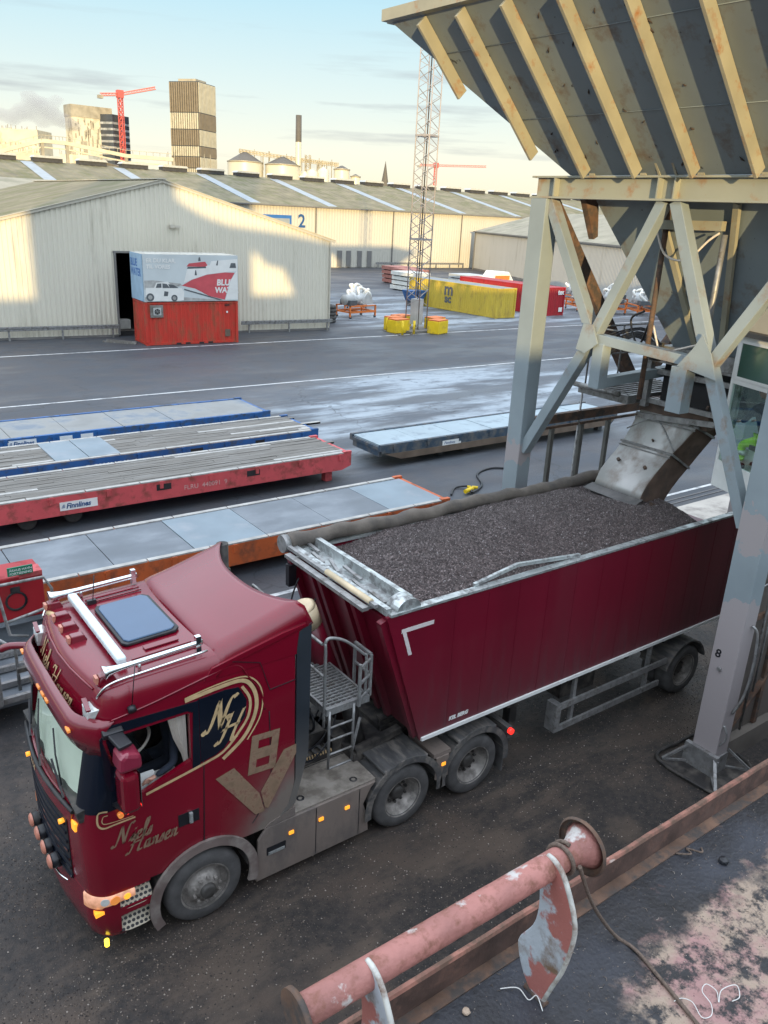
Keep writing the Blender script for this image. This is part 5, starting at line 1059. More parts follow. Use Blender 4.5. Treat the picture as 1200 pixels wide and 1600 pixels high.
# ---------------------------------------------------------------- the load
def load():
    mt = bpy.data.materials.new('dark_pellets'); mt.use_nodes = True; nt = mt.node_tree; b = nt.nodes['Principled BSDF']; L = nt.links.new
    t = N(nt, 'ShaderNodeTexCoord'); v = N(nt, 'ShaderNodeTexVoronoi'); v.inputs['Scale'].default_value = 50; L(t.outputs['Object'], v.inputs['Vector'])
    cr = N(nt, 'ShaderNodeValToRGB'); e = cr.color_ramp.elements; e[0].color = (.035, .024, .023, 1); e[1].color = (.30, .25, .25, 1)
    for p_, c_ in ((.35, (.065, .048, .047)), (.75, (.12, .09, .088)), (.93, (.16, .125, .12))): q = e.new(p_); q.color = (*c_, 1)
    s = N(nt, 'ShaderNodeSeparateColor'); L(v.outputs['Color'], s.inputs[0]); L(s.outputs[0], cr.inputs[0]); L(cr.outputs[0], b.inputs['Base Color']); b.inputs['Roughness'].default_value = .6
    bp = N(nt, 'ShaderNodeBump'); bp.inputs['Strength'].default_value = .9; bp.inputs['Distance'].default_value = .012; L(v.outputs['Distance'], bp.inputs['Height']); bp.invert = True; L(bp.outputs[0], b.inputs['Normal'])
    M['pellets'] = mt
    def H(x, y):
        u = (x-6.15)/(13.6-6.15); c = (y-YC)/1.2
        h = 3.42+.05*math.exp(-((x-11.0)/2.6)**2)+.10*min(1, max(0, (x-6.3)/1.2)) 
        h += (.24+.09*math.exp(-((x-10.6)/2.4)**2))*(1-c*c)
        h -= .75*max(0, (x-12.5)/1.3)**1.2
        h += .035*noise.noise(Vector((x*1.4, y*1.4, 0)))+.012*noise.noise(Vector((x*6, y*6, 3)))
        h += .06*math.exp(-((c-.95)/.25)**2)
        h -= .13*math.exp(-((x-12.0)/.55)**2)*math.exp(-((y-8.9)/.7)**2)
        return h
    w = MB(); nx, ny = 180, 60; vs = []
    for i in range(nx+1):
        for j in range(ny+1):
            x = 6.22+i*(13.95-6.22)/nx; y = Y0+.07+j*(Y1-Y0-.14)/ny; vs.append((x, y, H(x, y)))
    w.add(vs, [(i*(ny+1)+j, (i+1)*(ny+1)+j, (i+1)*(ny+1)+j+1, i*(ny+1)+j+1) for i in range(nx) for j in range(ny)], True)
    rnd = random.Random(9); nm = len(w.f)
    for k in range(30000):
        x = 6.24+rnd.random()*(13.4-6.24); y = Y0+.08+rnd.random()*(Y1-Y0-.16); r = rnd.uniform(.008, .017); z = H(x, y)+r*.5; a = rnd.random()*6.28; c_, s_ = math.cos(a)*r, math.sin(a)*r
        w.add([(x+c_, y+s_, z), (x-s_*.8, y+c_*.8, z-r*.2), (x-c_, y-s_, z), (x+s_*.8, y-c_*.8, z-r*.2), (x+rnd.uniform(-r, r)*.3, y, z+r*rnd.uniform(.6, 1.3))], [(0,1,4), (1,2,4), (2,3,4), (3,0,4)])
    for q in range(5):
        m_ = mat('pellet_shade', ((.035, .025, .025), (.06, .045, .044), (.10, .08, .078), (.17, .14, .138), (.30, .27, .27))[q], .5, 0, .1, 1); M['pel%d' % q] = m_
    for i in range(nm, len(w.f), 4):
        q = 1+rnd.choices((0, 1, 2, 3, 4), (4, 6, 5, 1.5, .25))[0]
        for j in range(4): w.mi[i+j] = q
    o = w.build('pellet_load', ['pellets']+['pel%d' % q for q in range(5)], recalc=False)
    tag(o, 'heap of dark brown pellets filling the open burgundy trailer', 'cargo pellets', kind='stuff')
load()
# ================================================================== TRACTOR UNIT
GL = {  # pen strokes of the sign-writer's script, unit height capitals
 'N': ([[(-.12, .10), (-.06, .0), (.06, .05), (.16, .45), (.24, .95), (.27, .98)], [(.25, .98), (.34, .55), (.46, .04)], [(.46, .04), (.52, .45), (.62, .92), (.74, 1.05), (.82, .98)]], .80),
 'H': ([[(-.10, .75), (-.02, .92), (.12, .95), (.20, .80)], [(.24, 1.0), (.14, .5), (.02, .08), (-.10, .0), (-.14, .08)], [(.66, 1.05), (.52, .55), (.42, .12), (.50, .0), (.62, .08)], [(.02, .46), (.25, .54), (.58, .56)]], .72),
 'i': ([[(.0, .10), (.10, .40), (.04, .08), (.12, .0), (.22, .10)], [(.14, .60), (.16, .64)]], .24),
 'e': ([[(.02, .20), (.18, .26), (.20, .40), (.10, .42), (.03, .22), (.06, .03), (.16, .0), (.28, .12)]], .30),
 'l': ([[(.02, .12), (.18, .60), (.20, .92), (.10, .88), (.06, .30), (.10, .0), (.22, .10)]], .24),
 's': ([[(.0, .08), (.14, .42), (.16, .20), (.14, .02), (.02, .0), (.06, .08)]], .26),
 'a': ([[(.24, .38), (.10, .40), (.03, .20), (.06, .02), (.16, .06), (.24, .36), (.22, .06), (.28, .0), (.36, .10)]], .38),
 'n': ([[(.02, .36), (.08, .40), (.05, .02)], [(.06, .2), (.16, .40), (.24, .36), (.22, .08), (.28, .0), (.36, .10)]], .38)}
def script_word(mb, s, x, z, h, put, wd=.16, gap=1.0):
    """nib-pen ribbons; put(u, v) maps plane coordinates to the surface"""
    nib = Vector((math.cos(R(35)), math.sin(R(35))))*wd*h*.5; ext = Vector((.016*h, -.016*h))
    for ch in s:
        strokes, adv = GL[ch]
        for st in strokes:
            pts = cat_rom([(a+.22*b_, b_) for a, b_ in st], 6); vs = []
            for a, b_ in pts:
                c = Vector((x+a*h, z+b_*h)); vs += [put(c-nib+ext*0), put(c+nib)]
            n = len(pts); mb.add(vs, [(2*i, 2*i+2, 2*i+3, 2*i+1) for i in range(n-1)])
            # hairline so that strokes along the nib keep some body
            vs = []
            for a, b_ in pts: c = Vector((x+a*h, z+b_*h)); vs += [put(c-ext*1.6)[:0] or tuple(Vector(put(c-ext*1.6))+Vector((-.0006, -.0006, 0))), tuple(Vector(put(c+ext*1.6))+Vector((-.0006, -.0006, 0)))]
            mb.add(vs, [(2*i, 2*i+2, 2*i+3, 2*i+1) for i in range(n-1)])
        x += adv*h*gap
    return mb
def rrect(F, xR, w, rf, rr, z, n=7, lift=0.0, bow=.06):
    pts = []
    def arc(cx, cy, r, a0, a1):
        for i in range(n+1):
            a = R(a0+(a1-a0)*i/n); x = cx+r*math.cos(a); y = cy+r*math.sin(a); pts.append((x, y))
    arc(xR-rr, YC-w+rr, rr, 0, -90)      # rear near
    arc(F+rf, YC-w+rf, rf, 270, 180)     # front near
    for k in (.08, .18, .3, .4, .5, .6, .7, .82, .92): pts.append((F-bow*math.sin(math.pi*k), YC-w+rf+(2*w-2*rf)*k))
    arc(F+rf, YC+w-rf, rf, 180, 90)      # front far
    arc(xR-rr, YC+w-rr, rr, 90, 0)
    return [(x, y, z+lift*(x-2.1)) for x, y in pts]
def loft(mb, rings, cap0=True, cap1=True, smooth=True):
    k = len(rings[0]); vs = [p for r in rings for p in r]; fs = []
    for i in range(len(rings)-1):
        for j in range(k): fs.append((i*k+j, i*k+(j+1) % k, (i+1)*k+(j+1) % k, (i+1)*k+j))
    mb.add(vs, fs, smooth); n0 = len(mb.v)-len(vs)
    if cap0: mb.f.append(tuple(n0+j for j in range(k-1, -1, -1))); mb.mi.append(mb.ci); mb.sm.append(False)
    if cap1: mb.f.append(tuple(n0+(len(rings)-1)*k+j for j in range(k))); mb.mi.append(mb.ci); mb.sm.append(False)
    return mb
def temp(mb): return mb.build('cutter', 'black')
def tractor():
    t = thing('truck_tractor', (4.6, YC, 0), 'burgundy high-roof truck tractor with gold lettering, driver leaning at its open window', 'truck')
    XR = 4.40
    BW = .11
    FZ = lambda z: 1.76 if z < 1 else (1.76-.03*(z-1)/.95 if z < 1.95 else (1.73+.02*(z-1.95)/.17 if z < 2.12 else (1.75+.19*(z-2.12)/.93 if z < 3.05 else 1.94+.07*(z-3.05)/.25)))
    fx = lambda y, z, off=0: FZ(z)-BW*math.sin(math.pi*min(1, max(0, (y+1.0)/2.0)))-off
    spec = [(1.00, 1.76, 1.235, .22, 0, BW), (1.3, 1.75, 1.245, .23, 0, BW), (1.95, 1.73, 1.25, .24, 0, BW), (2.12, 1.75, 1.25, .25, 0, BW), (3.05, 1.94, 1.245, .27, 0, BW), (3.32, 2.01, 1.24, .27, .0, .10), (3.50, 2.05, 1.222, .27, .012, .10), (3.575, 2.075, 1.19, .27, .025, .09), (3.615, 2.11, 1.14, .27, .038, .08), (3.632, 2.17, 1.07, .27, .045, .06), (3.638, 2.24, 1.0, .27, .045, .05)]
    rings = [rrect(F, XR, w, rf, .04, z, 7, lf, bw) for (z, F, w, rf, lf, bw) in spec]
    mb = MB(); loft(mb, rings); body = mb.build('cab_shell', 'red')
    inn = [rrect(F+.07, XR-.08, w-.06, max(rf-.05, .08), .04, z, 7, 0, bw) for (z, F, w, rf, lf, bw) in spec[:6]]; inn = [[(x, y, min(max(z, 1.35), 3.35)) for x, y, z in r] for r in inn]
    inn[0] = [(x, y, 1.34) for x, y, z in inn[0]]; inn[1] = [(x, y, 1.5) for x, y, z in inn[1]]
    cuts = [temp(loft(MB(), inn, smooth=False))]
    arch = MB(); arch.tube([(3.13, YC-2, .51), (3.13, YC+2, .51)], .665, 40, smooth=False); cuts.append(temp(arch))
    win = MB(); win.prism([(2.16, 3.08), (3.01, 3.08), (3.01, 2.44), (2.44, 2.24), (2.14, 2.24)], None, 'xz', YC-1.4, YC-1.05); cuts.append(temp(win))
    win = MB(); win.prism([(2.16, 3.05), (3.01, 3.05), (3.01, 2.44), (2.44, 2.24), (2.14, 2.24)], None, 'xz', YC+1.05, YC+1.4); cuts.append(temp(win))
    ws = MB(); ws.prism([(YC-1.04, 3.02), (YC+1.04, 3.02), (YC+1.06, 2.14), (YC-1.06, 2.14)], None, 'yz', 1.4, 2.12); cuts.append(temp(ws))
    hb = MB(); hb.box((2.72, YC-.42, 3.4), (3.22, YC+.42, 3.9)); cuts.append(temp(hb)) if False else bpy.data.objects.remove(temp(hb), do_unlink=True)
    cut(body, cuts); body.name = 'cab_shell'; body.parent = t; body.matrix_parent_inverse = pw(t).inverted(); body.data.materials.clear(); body.data.materials.append(M['red'])
    for p_ in body.data.polygons: p_.use_smooth = True; p_.material_index = 0
    body.data.set_sharp_from_angle(angle=R(28))
    P = lambda y: y
    ys = YC-1.25  # near flank plane
    # dark window band (sits 3 mm proud), with the gold coach lines
    w = MB(); w.prism([(2.03, 2.24), (2.0, 3.1), (2.12, 3.24), (3.1, 3.21), (3.12, 3.22), (3.12, 2.33), (3.02, 2.31), (3.05, 3.08), (2.98, 3.12), (2.2, 3.12), (2.12, 3.06), (2.12, 2.3), (2.12, 2.24)], None, 'xz', ys-.004, ys+.004); w.build('window_frame', 'navy', t)
    w = MB(); w.prism([(3.125, 2.37), (3.125, 3.22), (3.45, 3.24), (3.62, 3.22), (3.72, 3.02), (3.70, 2.80), (3.42, 2.46), (3.30, 2.40)], None, 'xz', ys-.0045, ys+.003); w.build('rear_side_panel', 'navy', t)
    def stripe(pts, wd, name='coach_line', m_='gold', y=ys-.006, parent=t):
        mb = MB(); pts = cat_rom(pts, 5); vs = []
        for i, p in enumerate(pts):
            d = Vector(pts[min(i+1, len(pts)-1)])-Vector(pts[max(i-1, 0)]); d.normalize(); n = Vector((-d.y, d.x))*wd/2
            vs += [(p[0]-n.x, y, p[1]-n.y), (p[0]+n.x, y, p[1]+n.y)]
        mb.add(vs, [(2*i, 2*i+2, 2*i+3, 2*i+1) for i in range(len(pts)-1)]); return mb.build(name, m_, parent, recalc=False)
    stripe([(3.66, 3.22), (3.76, 3.02), (3.74, 2.80), (3.62, 2.62), (3.42, 2.42), (3.16, 2.34), (2.46, 2.21)], .035)
    stripe([(2.96, 3.26), (3.35, 3.30), (3.66, 3.30), (3.80, 3.16), (3.85, 2.94), (3.80, 2.72), (3.66, 2.50), (3.40, 2.31)], .05)
    stripe([(2.96, 3.29), (3.35, 3.345), (3.70, 3.34), (3.88, 3.18), (3.93, 2.94), (3.88, 2.70), (3.72, 2.46)], .018)
    put = lambda c, y=ys-.0075: (c.x, y, c.y)
    w = MB(); script_word(w, 'N', 3.20, 2.74, .38, put, .20); script_word(w, 'H', 3.36, 2.54, .36, put, .20); w.build('monogram', 'gold', t, recalc=False)
    w = MB(); script_word(w, 'Niels', 2.06, 1.66, .24, put, .17); script_word(w, 'Hansen', 2.22, 1.49, .24, put, .17); w.build('door_lettering', 'goldfade', t, recalc=False)
    # faded V and 8 over the rear quarter
    yv = ys-.005
    w = MB()
    def poly(pts): w.prism(pts, None, 'xz', yv-.001, yv)
    poly([(3.30, 2.06), (3.54, 2.12), (3.88, 1.60), (3.95, 1.30), (3.82, 1.30)]); poly([(4.22, 2.12), (4.40, 2.14), (4.40, 2.0), (4.0, 1.32), (3.955, 1.35), (3.90, 1.62)])
    w.build('letter_decal', 'goldfade', t, recalc=False)
    w = MB(); ox, oz = 3.72, 1.98
    sk = .06
    for rz in (0, .265):
        for (u0, v0, u1, v1) in ((0, 0, .38, .085), (0, .20, .38, .285), (0, .085, .10, .20), (.28, .085, .38, .20)):
            if rz and v0 == 0: v0 += .022
            w.prism([(ox+u0+(v0+rz)*.12, oz-.05+v0+rz-u0*sk), (ox+u1+(v0+rz)*.12, oz-.05+v0+rz-u1*sk), (ox+u1+(v1+rz)*.12, oz-.05+v1+rz-u1*sk), (ox+u0+(v1+rz)*.12, oz-.05+v1+rz-u0*sk)], None, 'xz', yv-.001-.0006*len(w.f)/48, yv)
    w.build('number_decal', 'goldfade', t, recalc=False)
    w = MB(); w.tube([(x, ys-.003+max(0, z-3.3)*.09, z) for x, z in cat_rom([(2.14, 3.30), (2.6, 3.36), (3.2, 3.47), (3.52, 3.52), (3.66, 3.47), (3.76, 3.30), (3.90, 3.08), (3.96, 2.8)], 5)], .011, 6); w.tube([(fx(q, 3.52, -.0), YC+q, 3.55) for q in (-.95, -.7, -.4, 0, .4, .7, .95)], .014, 6); w.build('body_crease', 'red', t)
    # shut lines
    def groove(pts, r=.006): mb = MB(); [mb.beam((a[0], ys-.001, a[1]), (b_[0], ys-.001, b_[1]), .004, r*2, (1, 0, 0)) for a, b_ in zip(pts, pts[1:])]; return mb
    g_ = groove([(3.14, 3.24), (3.16, 2.3), (3.13, 1.20)]); g_.build('door_gap', 'black', t)
    g_ = groove([(4.02, 2.75), (4.05, 1.65), (3.86, 1.28), (3.78, 1.18)]); g_.build('panel_gap', 'black', t)
    g_ = groove([(4.03, 3.05), (4.40, 3.08)]); g_.build('panel_gap', 'black', t)
    g_ = groove([(3.55, 3.58), (3.9, 3.46), (4.03, 3.05)], .004); g_.build('panel_gap', 'black', t)
    w = MB(); w.box((2.82, ys-.004, 1.57), (3.08, ys+.002, 1.74)); h_ = w.build('handle_recess', 'black', t); w = MB(); w.box((2.95, ys-.035, 1.59), (2.99, ys-.004, 1.73)); w.build('door_handle', 'alu', t)
    # glazing, with black pillars wrapping the corners from the windscreen to the door glass
    for sy in (-1, 1):
        vs = []; n = 14
        for i in range(n+1):
            for z in (2.16, 2.4, 2.7, 3.0, 3.10):
                k = (z-2.12)/.93; F = 1.75+.19*k; r = .25+.03*k; wv = 1.25-.005*k
                if i <= 10: a = math.pi/2*(i/10); x = F+r-r*math.cos(a)*1.0; yy = wv-r+r*math.sin(a)
                else: x = F+r+(2.16-F-r)*(i-10)/4; yy = wv
                nx = -math.cos(math.pi/2*min(i/10, 1)); ny = math.sin(math.pi/2*min(i/10, 1)); vs.append((x+nx*.006, YC+sy*(yy+ny*.006), z))
        w = MB(); w.add(vs, [(i*5+j, i*5+5+j, i*5+6+j, i*5+1+j) for i in range(n) for j in range(4)], True); w.build('windscreen_pillar', 'navy', t, recalc=False)
    w = MB(); w.prism([(2.15, 3.07), (2.38, 3.07), (2.38, 2.25), (2.15, 2.25)], None, 'xz', ys+.015, ys+.02); w.build('quarter_glass', 'glass', t)
    w = MB(); n = 12; vs = []
    for i in range(n+1):
        k = i/n; y = YC-1.07+2.14*k; bow = .055*math.sin(math.pi*k); cr_ = .10*(abs(2*k-1)**6)
        vs += [(fx(y-YC, 2.13)+.012+cr_, y, 2.13), (fx(y-YC, 3.03)+.012+cr_, y, 3.03)]
    w.add(vs, [(2*i, 2*i+2, 2*i+3, 2*i+1) for i in range(n)], True); w.build('windscreen', 'screen', t, recalc=False)
    w = MB(); w.tube([(fx(q, 2.12, .03), YC+q, 2.12) for q in (-1, -.75, -.5, -.25, 0, .25, .5, .75, 1)], .028, 6)
    for yy in (-.75, -.05, .62): w.beam((fx(yy, 2.15, .02), YC+yy, 2.15), (fx(yy+.4, 2.4, .02), YC+yy+.4, 2.42), .022, .02); w.tube([(fx(yy+.1, 2.25, .008), YC+yy+.1, 2.25), (fx(yy+.35, 2.5, .008), YC+yy+.35, 2.5), (fx(yy+.5, 2.75, .008), YC+yy+.5, 2.75)], .010, 6)
    w.build('wiper', 'black', t)
    w = MB(); w.prism([(1.72, 2.2), (1.74, 2.06), (2.35, 2.06), (2.35, 2.3)], None, 'xz', YC-1.15, YC+1.15); w.build('dashboard', 'chassis', t)
    w = MB(); 
    vs = []; n = 16
    for i in range(n+1):
        y = YC-1.0+1.9*i/n; d = .02*math.sin(i*1.9)+.015*math.sin(i*.7); vs += [(fx(y-YC, 2.18)+.07+d*.6, y, 2.18), (fx(y-YC, 2.99)+.07+d*.4, y, 2.99)]
    w.add(vs, [(2*i, 2*i+2, 2*i+3, 2*i+1) for i in range(n)], True); w.build('sun_blind', 'sunblind', t, recalc=False)
    w = MB(); c = Vector((2.58, YC-.50, 2.42)); ring = []
    ax = Vector((-.5, 0, .86)).normalized(); a1 = Vector((0, 1, 0)); a2 = ax.cross(a1)
    for i in range(28): a = i*2*math.pi/28; ring.append(c+a1*.23*math.cos(a)+a2*.23*math.sin(a))
    w.tube(ring, .019, 8, closed=True); w.build('steering_wheel', 'curtain', t); w = MB(); w.beam(c-a1*.21, c+a1*.21, .05, .03, ax); w.beam(c, c-ax*.4, .07, .07); w.build('steering_spoke', 'black', t)
    w = MB(); w.box((2.75, YC-.85, 1.4), (3.3, YC-.3, 2.02)); w.box((3.2, YC-.85, 1.9), (3.38, YC-.3, 2.85)); w.box((2.75, YC+.3, 1.4), (3.3, YC+.85, 2.02)); w.box((3.2, YC+.3, 1.9), (3.38, YC+.85, 2.85)); w.build('seat', 'chassis', t)
    # pleated side curtain gathered at the rear of the window
    vs = []; n = 26
    w = MB()
    for i in range(n+1):
        k = i/n; yy = YC-1.15+.02*math.sin(i*2.2)
        for z, xx in ((3.05, 2.78+.22*k), (2.75, 2.84+.16*k), (2.5, 2.93+.07*k), (2.3, 2.97+.04*k)): vs.append((xx, yy, z))
    w.add(vs, [(i*4+j, i*4+4+j, i*4+5+j, i*4+1+j) for i in range(n) for j in range(3)], True); w.build('side_curtain', 'curtain', t, recalc=False)
    w = MB(); w.box((2.25, YC-1.10, 2.24), (2.62, YC-1.06, 2.36)); w.box((2.2, YC-1.12, 2.18), (2.9, YC-.95, 2.24)); w.build('paper_stack', 'white', t)
    # front: grille, apron, lamps
    def cstrip(z0, z1, h0, h1, off, th, name, m_, par=t, n=14):
        vs = []
        for i in range(n+1):
            k = -1+2*i/n
            for z, h in ((z0, h0), (z1, h1)):
                for o2 in (off, off-th): vs.append((fx(k*h, z, o2), YC+k*h, z))
        w = MB(); w.add(vs, [f_ for i in range(n) for f_ in ((i*4, i*4+4, i*4+6, i*4+2), (i*4+1, i*4+3, i*4+7, i*4+5), (i*4, i*4+1, i*4+5, i*4+4), (i*4+2, i*4+6, i*4+7, i*4+3))]+[(0, 2, 3, 1), (n*4, n*4+1, n*4+3, n*4+2)]); return w.build(name, m_, par)
    gr_ = cstrip(.98, 1.90, .74, .80, .012, .05, 'grille', 'black')
    for i in range(7): z = 1.0+i*.13; cstrip(z, z+.04, .75, .75, .03, .02, 'grille_bar', 'navy', gr_)
    cstrip(1.93, 2.07, .92, .95, .02, .05, 'front_strip', 'redclean')
    putf = lambda c: (fx(-c.x, 1.98, .026), YC-c.x, c.y)
    w = MB(); script_word(w, 'sans', -.5, 1.945, .22, lambda c: (fx(-c.x, c.y, .024), YC-c.x, c.y), .12, 1.2); w.build('front_motif', 'gold', t, recalc=False)
    for y in (-.98, .98):
        w = MB(); w.prism([(YC+y-.09, 2.0), (YC+y+.09, 1.97), (YC+y+.08, 1.82), (YC+y-.05, 1.86)], None, 'yz', 1.71, 1.79) ; w.build('corner_indicator', 'amber', t, bevel=.015)
    for y in (-.72, .72): w = MB(); w.tube([(1.62, YC+y, 1.83), (1.68, YC+y, 1.83)], .03, 12); w.build('position_lamp', 'amber', t)
    # four round spot lamps along the lower grille
    for y in (-.42, -.14, .14, .42):
        w = MB(); w.lathe([(0, 0), (.07, .0), (.092, .05), (.092, .09)], (1.53, YC+y, 1.06), 'x', 24); w.beam((1.58, YC+y, 1.0), (1.70, YC+y, 1.0), .03, .1); s_ = w.build('spot_lamp', 'black', t); w = MB(); w.lathe([(0, -.012), (.06, -.004), (.084, .012), (.090, .03)], (1.515, YC+y, 1.06), 'x', 24); w.build('lens', 'peach', s_)
    w = MB(); w.tube(cat_rom([(1.66, YC-.7, .95), (1.60, YC-.5, .95), (1.58, YC, .95), (1.60, YC+.5, .95), (1.66, YC+.7, .95)], 5), .012, 8); w.build('lamp_bar', 'chrome', t)
    # bumper with corners, steps and lamps
    br = [rrect(F, 2.46, w_, rf, .02, z, 7, 0, bw) for (z, F, w_, rf, bw) in ((.33, 1.84, 1.20, .24, .09), (.42, 1.78, 1.24, .26, .11), (.62, 1.745, 1.25, .26, .11), (.80, 1.745, 1.25, .26, .11), (1.0, 1.755, 1.235, .24, .11))]
    bump = loft(MB(), br).build('bumper', 'red'); cb = []
    for sy in (-1, 1):
        for z0, z1 in ((.74, .97), (.40, .64)):
            q = MB(); q.box((2.08, YC+sy*1.12, z0), (2.60, YC+sy*1.4, z1)); cb.append(temp(q))
    a = MB(); a.tube([(3.13, YC-2, .51), (3.13, YC+2, .51)], .665, 40, smooth=False); cb.append(temp(a))
    cut(bump, cb); bump.name = 'bumper'; bump.parent = t; bump.matrix_parent_inverse = pw(t).inverted(); bump.data.materials.clear(); bump.data.materials.append(M['red'])
    for p_ in bump.data.polygons: p_.use_smooth = True; p_.material_index = 0
    bump.data.set_sharp_from_angle(angle=R(28))
    for sy in (-1, 1):
        for z in (.74, .41):
            yo = YC+sy*1.25; yi = YC+sy*1.12; y0, y1 = min(yo, yi), max(yo, yi); w = MB()
            A = Vector((0, yo+sy*.004, z-.03)); up = Vector((0, -sy*.62, .78)); H_ = .235; W_ = .40; x0 = 2.07
            def SP(u, v, o_=0): q = A+up*(v*H_)+Vector((0, sy*.78, .62))*o_; return (x0+u*W_, q.y, q.z)
            out_ = [(.5+.5*math.copysign(abs(math.cos(a_))**.55, math.cos(a_)), .5+.5*math.copysign(abs(math.sin(a_))**.55, math.sin(a_))) for a_ in [i*2*math.pi/28 for i in range(28)]]
            w = MB(); w.add([SP(u, v, -.02) for u, v in out_]+[SP(u, v, 0) for u, v in out_], [tuple(range(28)), tuple(range(55, 27, -1))]+[(i, (i+1) % 28, (i+1) % 28+28, i+28) for i in range(28)])
            hx = MB()
            for r_ in range(4):
                for c_ in range(7):
                    cu, cv = (c_+.5+(.5 if r_ % 2 else 0))/7.4, (r_+.62)/4.25
                    if abs(cu-.5)*2 > .93: continue
                    hx.add([SP(cu+.058*math.cos(k*math.pi/3), cv+.088*math.sin(k*math.pi/3), .0015) for k in range(6)], [(0, 1, 2, 3, 4, 5)])
            st_ = w.build('step', 'steptread', t); hx.build('tread_holes', 'black', st_)
    yl = YC-1.25
    for sy in (-1, 1):
        vs = []; n = 16; rf = .26; F = 1.745; wv = 1.25
        for i in range(n+1):
            if i <= 11: a_ = math.pi/2*(.12+.88*i/11); x = F+rf-rf*math.cos(a_); yy = wv-rf+rf*math.sin(a_); nx, ny = -math.cos(a_), math.sin(a_)
            else: x = F+rf+.05*(i-11); yy = wv; nx, ny = 0, 1
            k = i/n; z1 = 1.03-.05*k; z0 = .84+.02*k-(.02 if i < 8 else 0)
            for z, o2 in ((z0, .002), (z0+.02, .022), (z1-.02, .018), (z1, .002)): vs.append((x+nx*o2, YC+sy*(yy+ny*o2), z))
        w = MB(); w.add(vs, [(i*4+j, i*4+4+j, i*4+5+j, i*4+1+j) for i in range(n) for j in range(3)], True); hl = w.build('headlamp', 'headlamp', t, recalc=False)
        y_ = YC+sy*1.268
        w = MB(); w.tube([(2.16, y_-.01, .915), (2.16, y_+.01, .915)], .04, 14); w.build('indicator_bulb', 'amber', hl)
        w = MB(); w.tube([(2.02, y_-.012, .925), (2.02, y_+.012, .925)], .055, 16); w.build('reflector', 'amberdull', hl); w = MB(); w.tube([(1.92, YC+sy*1.222, .935), (1.91, YC+sy*1.255, .935)], .05, 16); w.build('reflector', 'lampglass', hl)
    w = MB(); w.beam((1.70, yl-.004, .80), (1.88, yl-.004, .66), .03, .07, (0, 1, 0)) if False else w.prism([(1.80, .80), (1.90, .795), (1.90, .75), (1.80, .74)], None, 'xz', yl+.02, yl+.2); w.build('side_indicator', 'amber', t)
    w = MB(); w.tube([(1.90, yl+.04, .345), (1.90, yl+.04, .26)], .028, 10); w.build('kerb_lamp', 'yellamp', t)
    w = MB(); w.tube([(2.22, yl-.015, 2.13), (2.22, yl-.07, 2.14)], .045, 12); w.build('marker_lamp', 'redlamp', t); w = MB(); w.tube([(2.15, yl-.01, 2.09), (2.15, yl-.06, 2.09)], .032, 12); w.build('marker_lamp', 'amberdull', t)
    # curl of gold line at the front corner and the crease strip under the window
    stripe([(2.02, 2.17), (1.93, 2.19), (1.905, 2.13), (1.91, 2.03), (1.97, 1.965), (2.10, 1.965), (2.32, 1.965)], .022, y=ys-.008)
    stripe([(2.02, 2.12), (1.97, 2.12), (1.955, 2.05), (2.02, 2.01), (2.30, 1.99)], .010, y=ys-.008)
    # sun visor
    path = []
    n = 36
    for i in range(n+1):
        k = -1+2*i/n; y = YC+1.275*k*(1 if abs(k) < .9 else 1); s_ = abs(k); x = 1.735+.05*s_**2+.29*max(0, (s_-.66)/.34)**1.9; path.append((x, y, s_))
    vs = []
    for x, y, s_ in path:
        dr = .55*max(0, (s_-.72)/.28)**1.2
        vs += [(x+.09, y, 3.345-.05*s_), (x+.0, y, 3.26-.05*s_), (x-.015, y, 3.10-.04*s_), (x+.03+dr*.05, y, 2.99-.05*s_-dr*.38)]
    w = MB(); w.add(vs, [(i*4+j, i*4+4+j, i*4+5+j, i*4+1+j) for i in range(n) for j in range(3)], True); vz = w.build('sun_visor', 'redclean', t); md = vz.modifiers.new('s', 'SOLIDIFY'); md.thickness = .02
    for k in (-.75, -.22, -.10, .04, .75):
        x, y = 1.720+.05*k*k+(.012 if abs(k) > .7 else 0), YC+1.275*k; w = MB(); w.box((x-.012, y-.05, 3.14), (x+.02, y+.05, 3.17)); w.build('visor_lamp', 'amberdull', vz)
    w = MB(); script_word(w, 'sans', -.25, 3.05, .12, lambda c: (1.712, YC-c.x+.2, c.y), .1); w.build('visor_lettering', 'goldfade', vz, recalc=False)
    # forehead lettering, lamps, roof bar, horns, hatch, aerials
    def fore(c, off=.012):
        z = 3.1+c.y*.985; return (fx(-c.x, z)-off+.022, YC-c.x, z)
    w = MB(); script_word(w, 'Niels', -.72, .12, .27, lambda c: fore(c, .035), .14, 1.0); script_word(w, 'Hansen', -.05, .06, .27, lambda c: fore(c, .035), .14, 1.0); w.build('roof_lettering', 'gold', t, recalc=False)
    for y in (-1.0, 1.0): w = MB(); w.prism([(YC+y-.11, 3.38), (YC+y+.08, 3.40), (YC+y+.08, 3.20), (YC+y-.06, 3.18)], None, 'yz', 1.94, 2.14) ; q = w.build('front_lamp', 'lampglass', t, bevel=.01); w = MB(); w.beam((1.95, YC+y-.13, 3.415), (1.97, YC+y+.10, 3.435), .05, .02); w.build('lamp_brow', 'redclean', q)
    for y in (-1.0, -.55, .35-.3*.0-.02, .0, 1.02) if False else (-.98, .02, .33, .64, 1.0):
        x = 2.14; 
        w = MB(); w.prism([(x-.05, 3.60), (x+.16, 3.64), (x+.12, 3.72), (x-.02, 3.72)], None, 'xz', YC+y-.055, YC+y+.055); q = w.build('roof_marker', 'redclean', t, bevel=.012); w = MB(); w.box((x-.062, YC+y-.045, 3.635), (x-.03, YC+y+.045, 3.71)); w.build('marker_lens', 'peach', q)
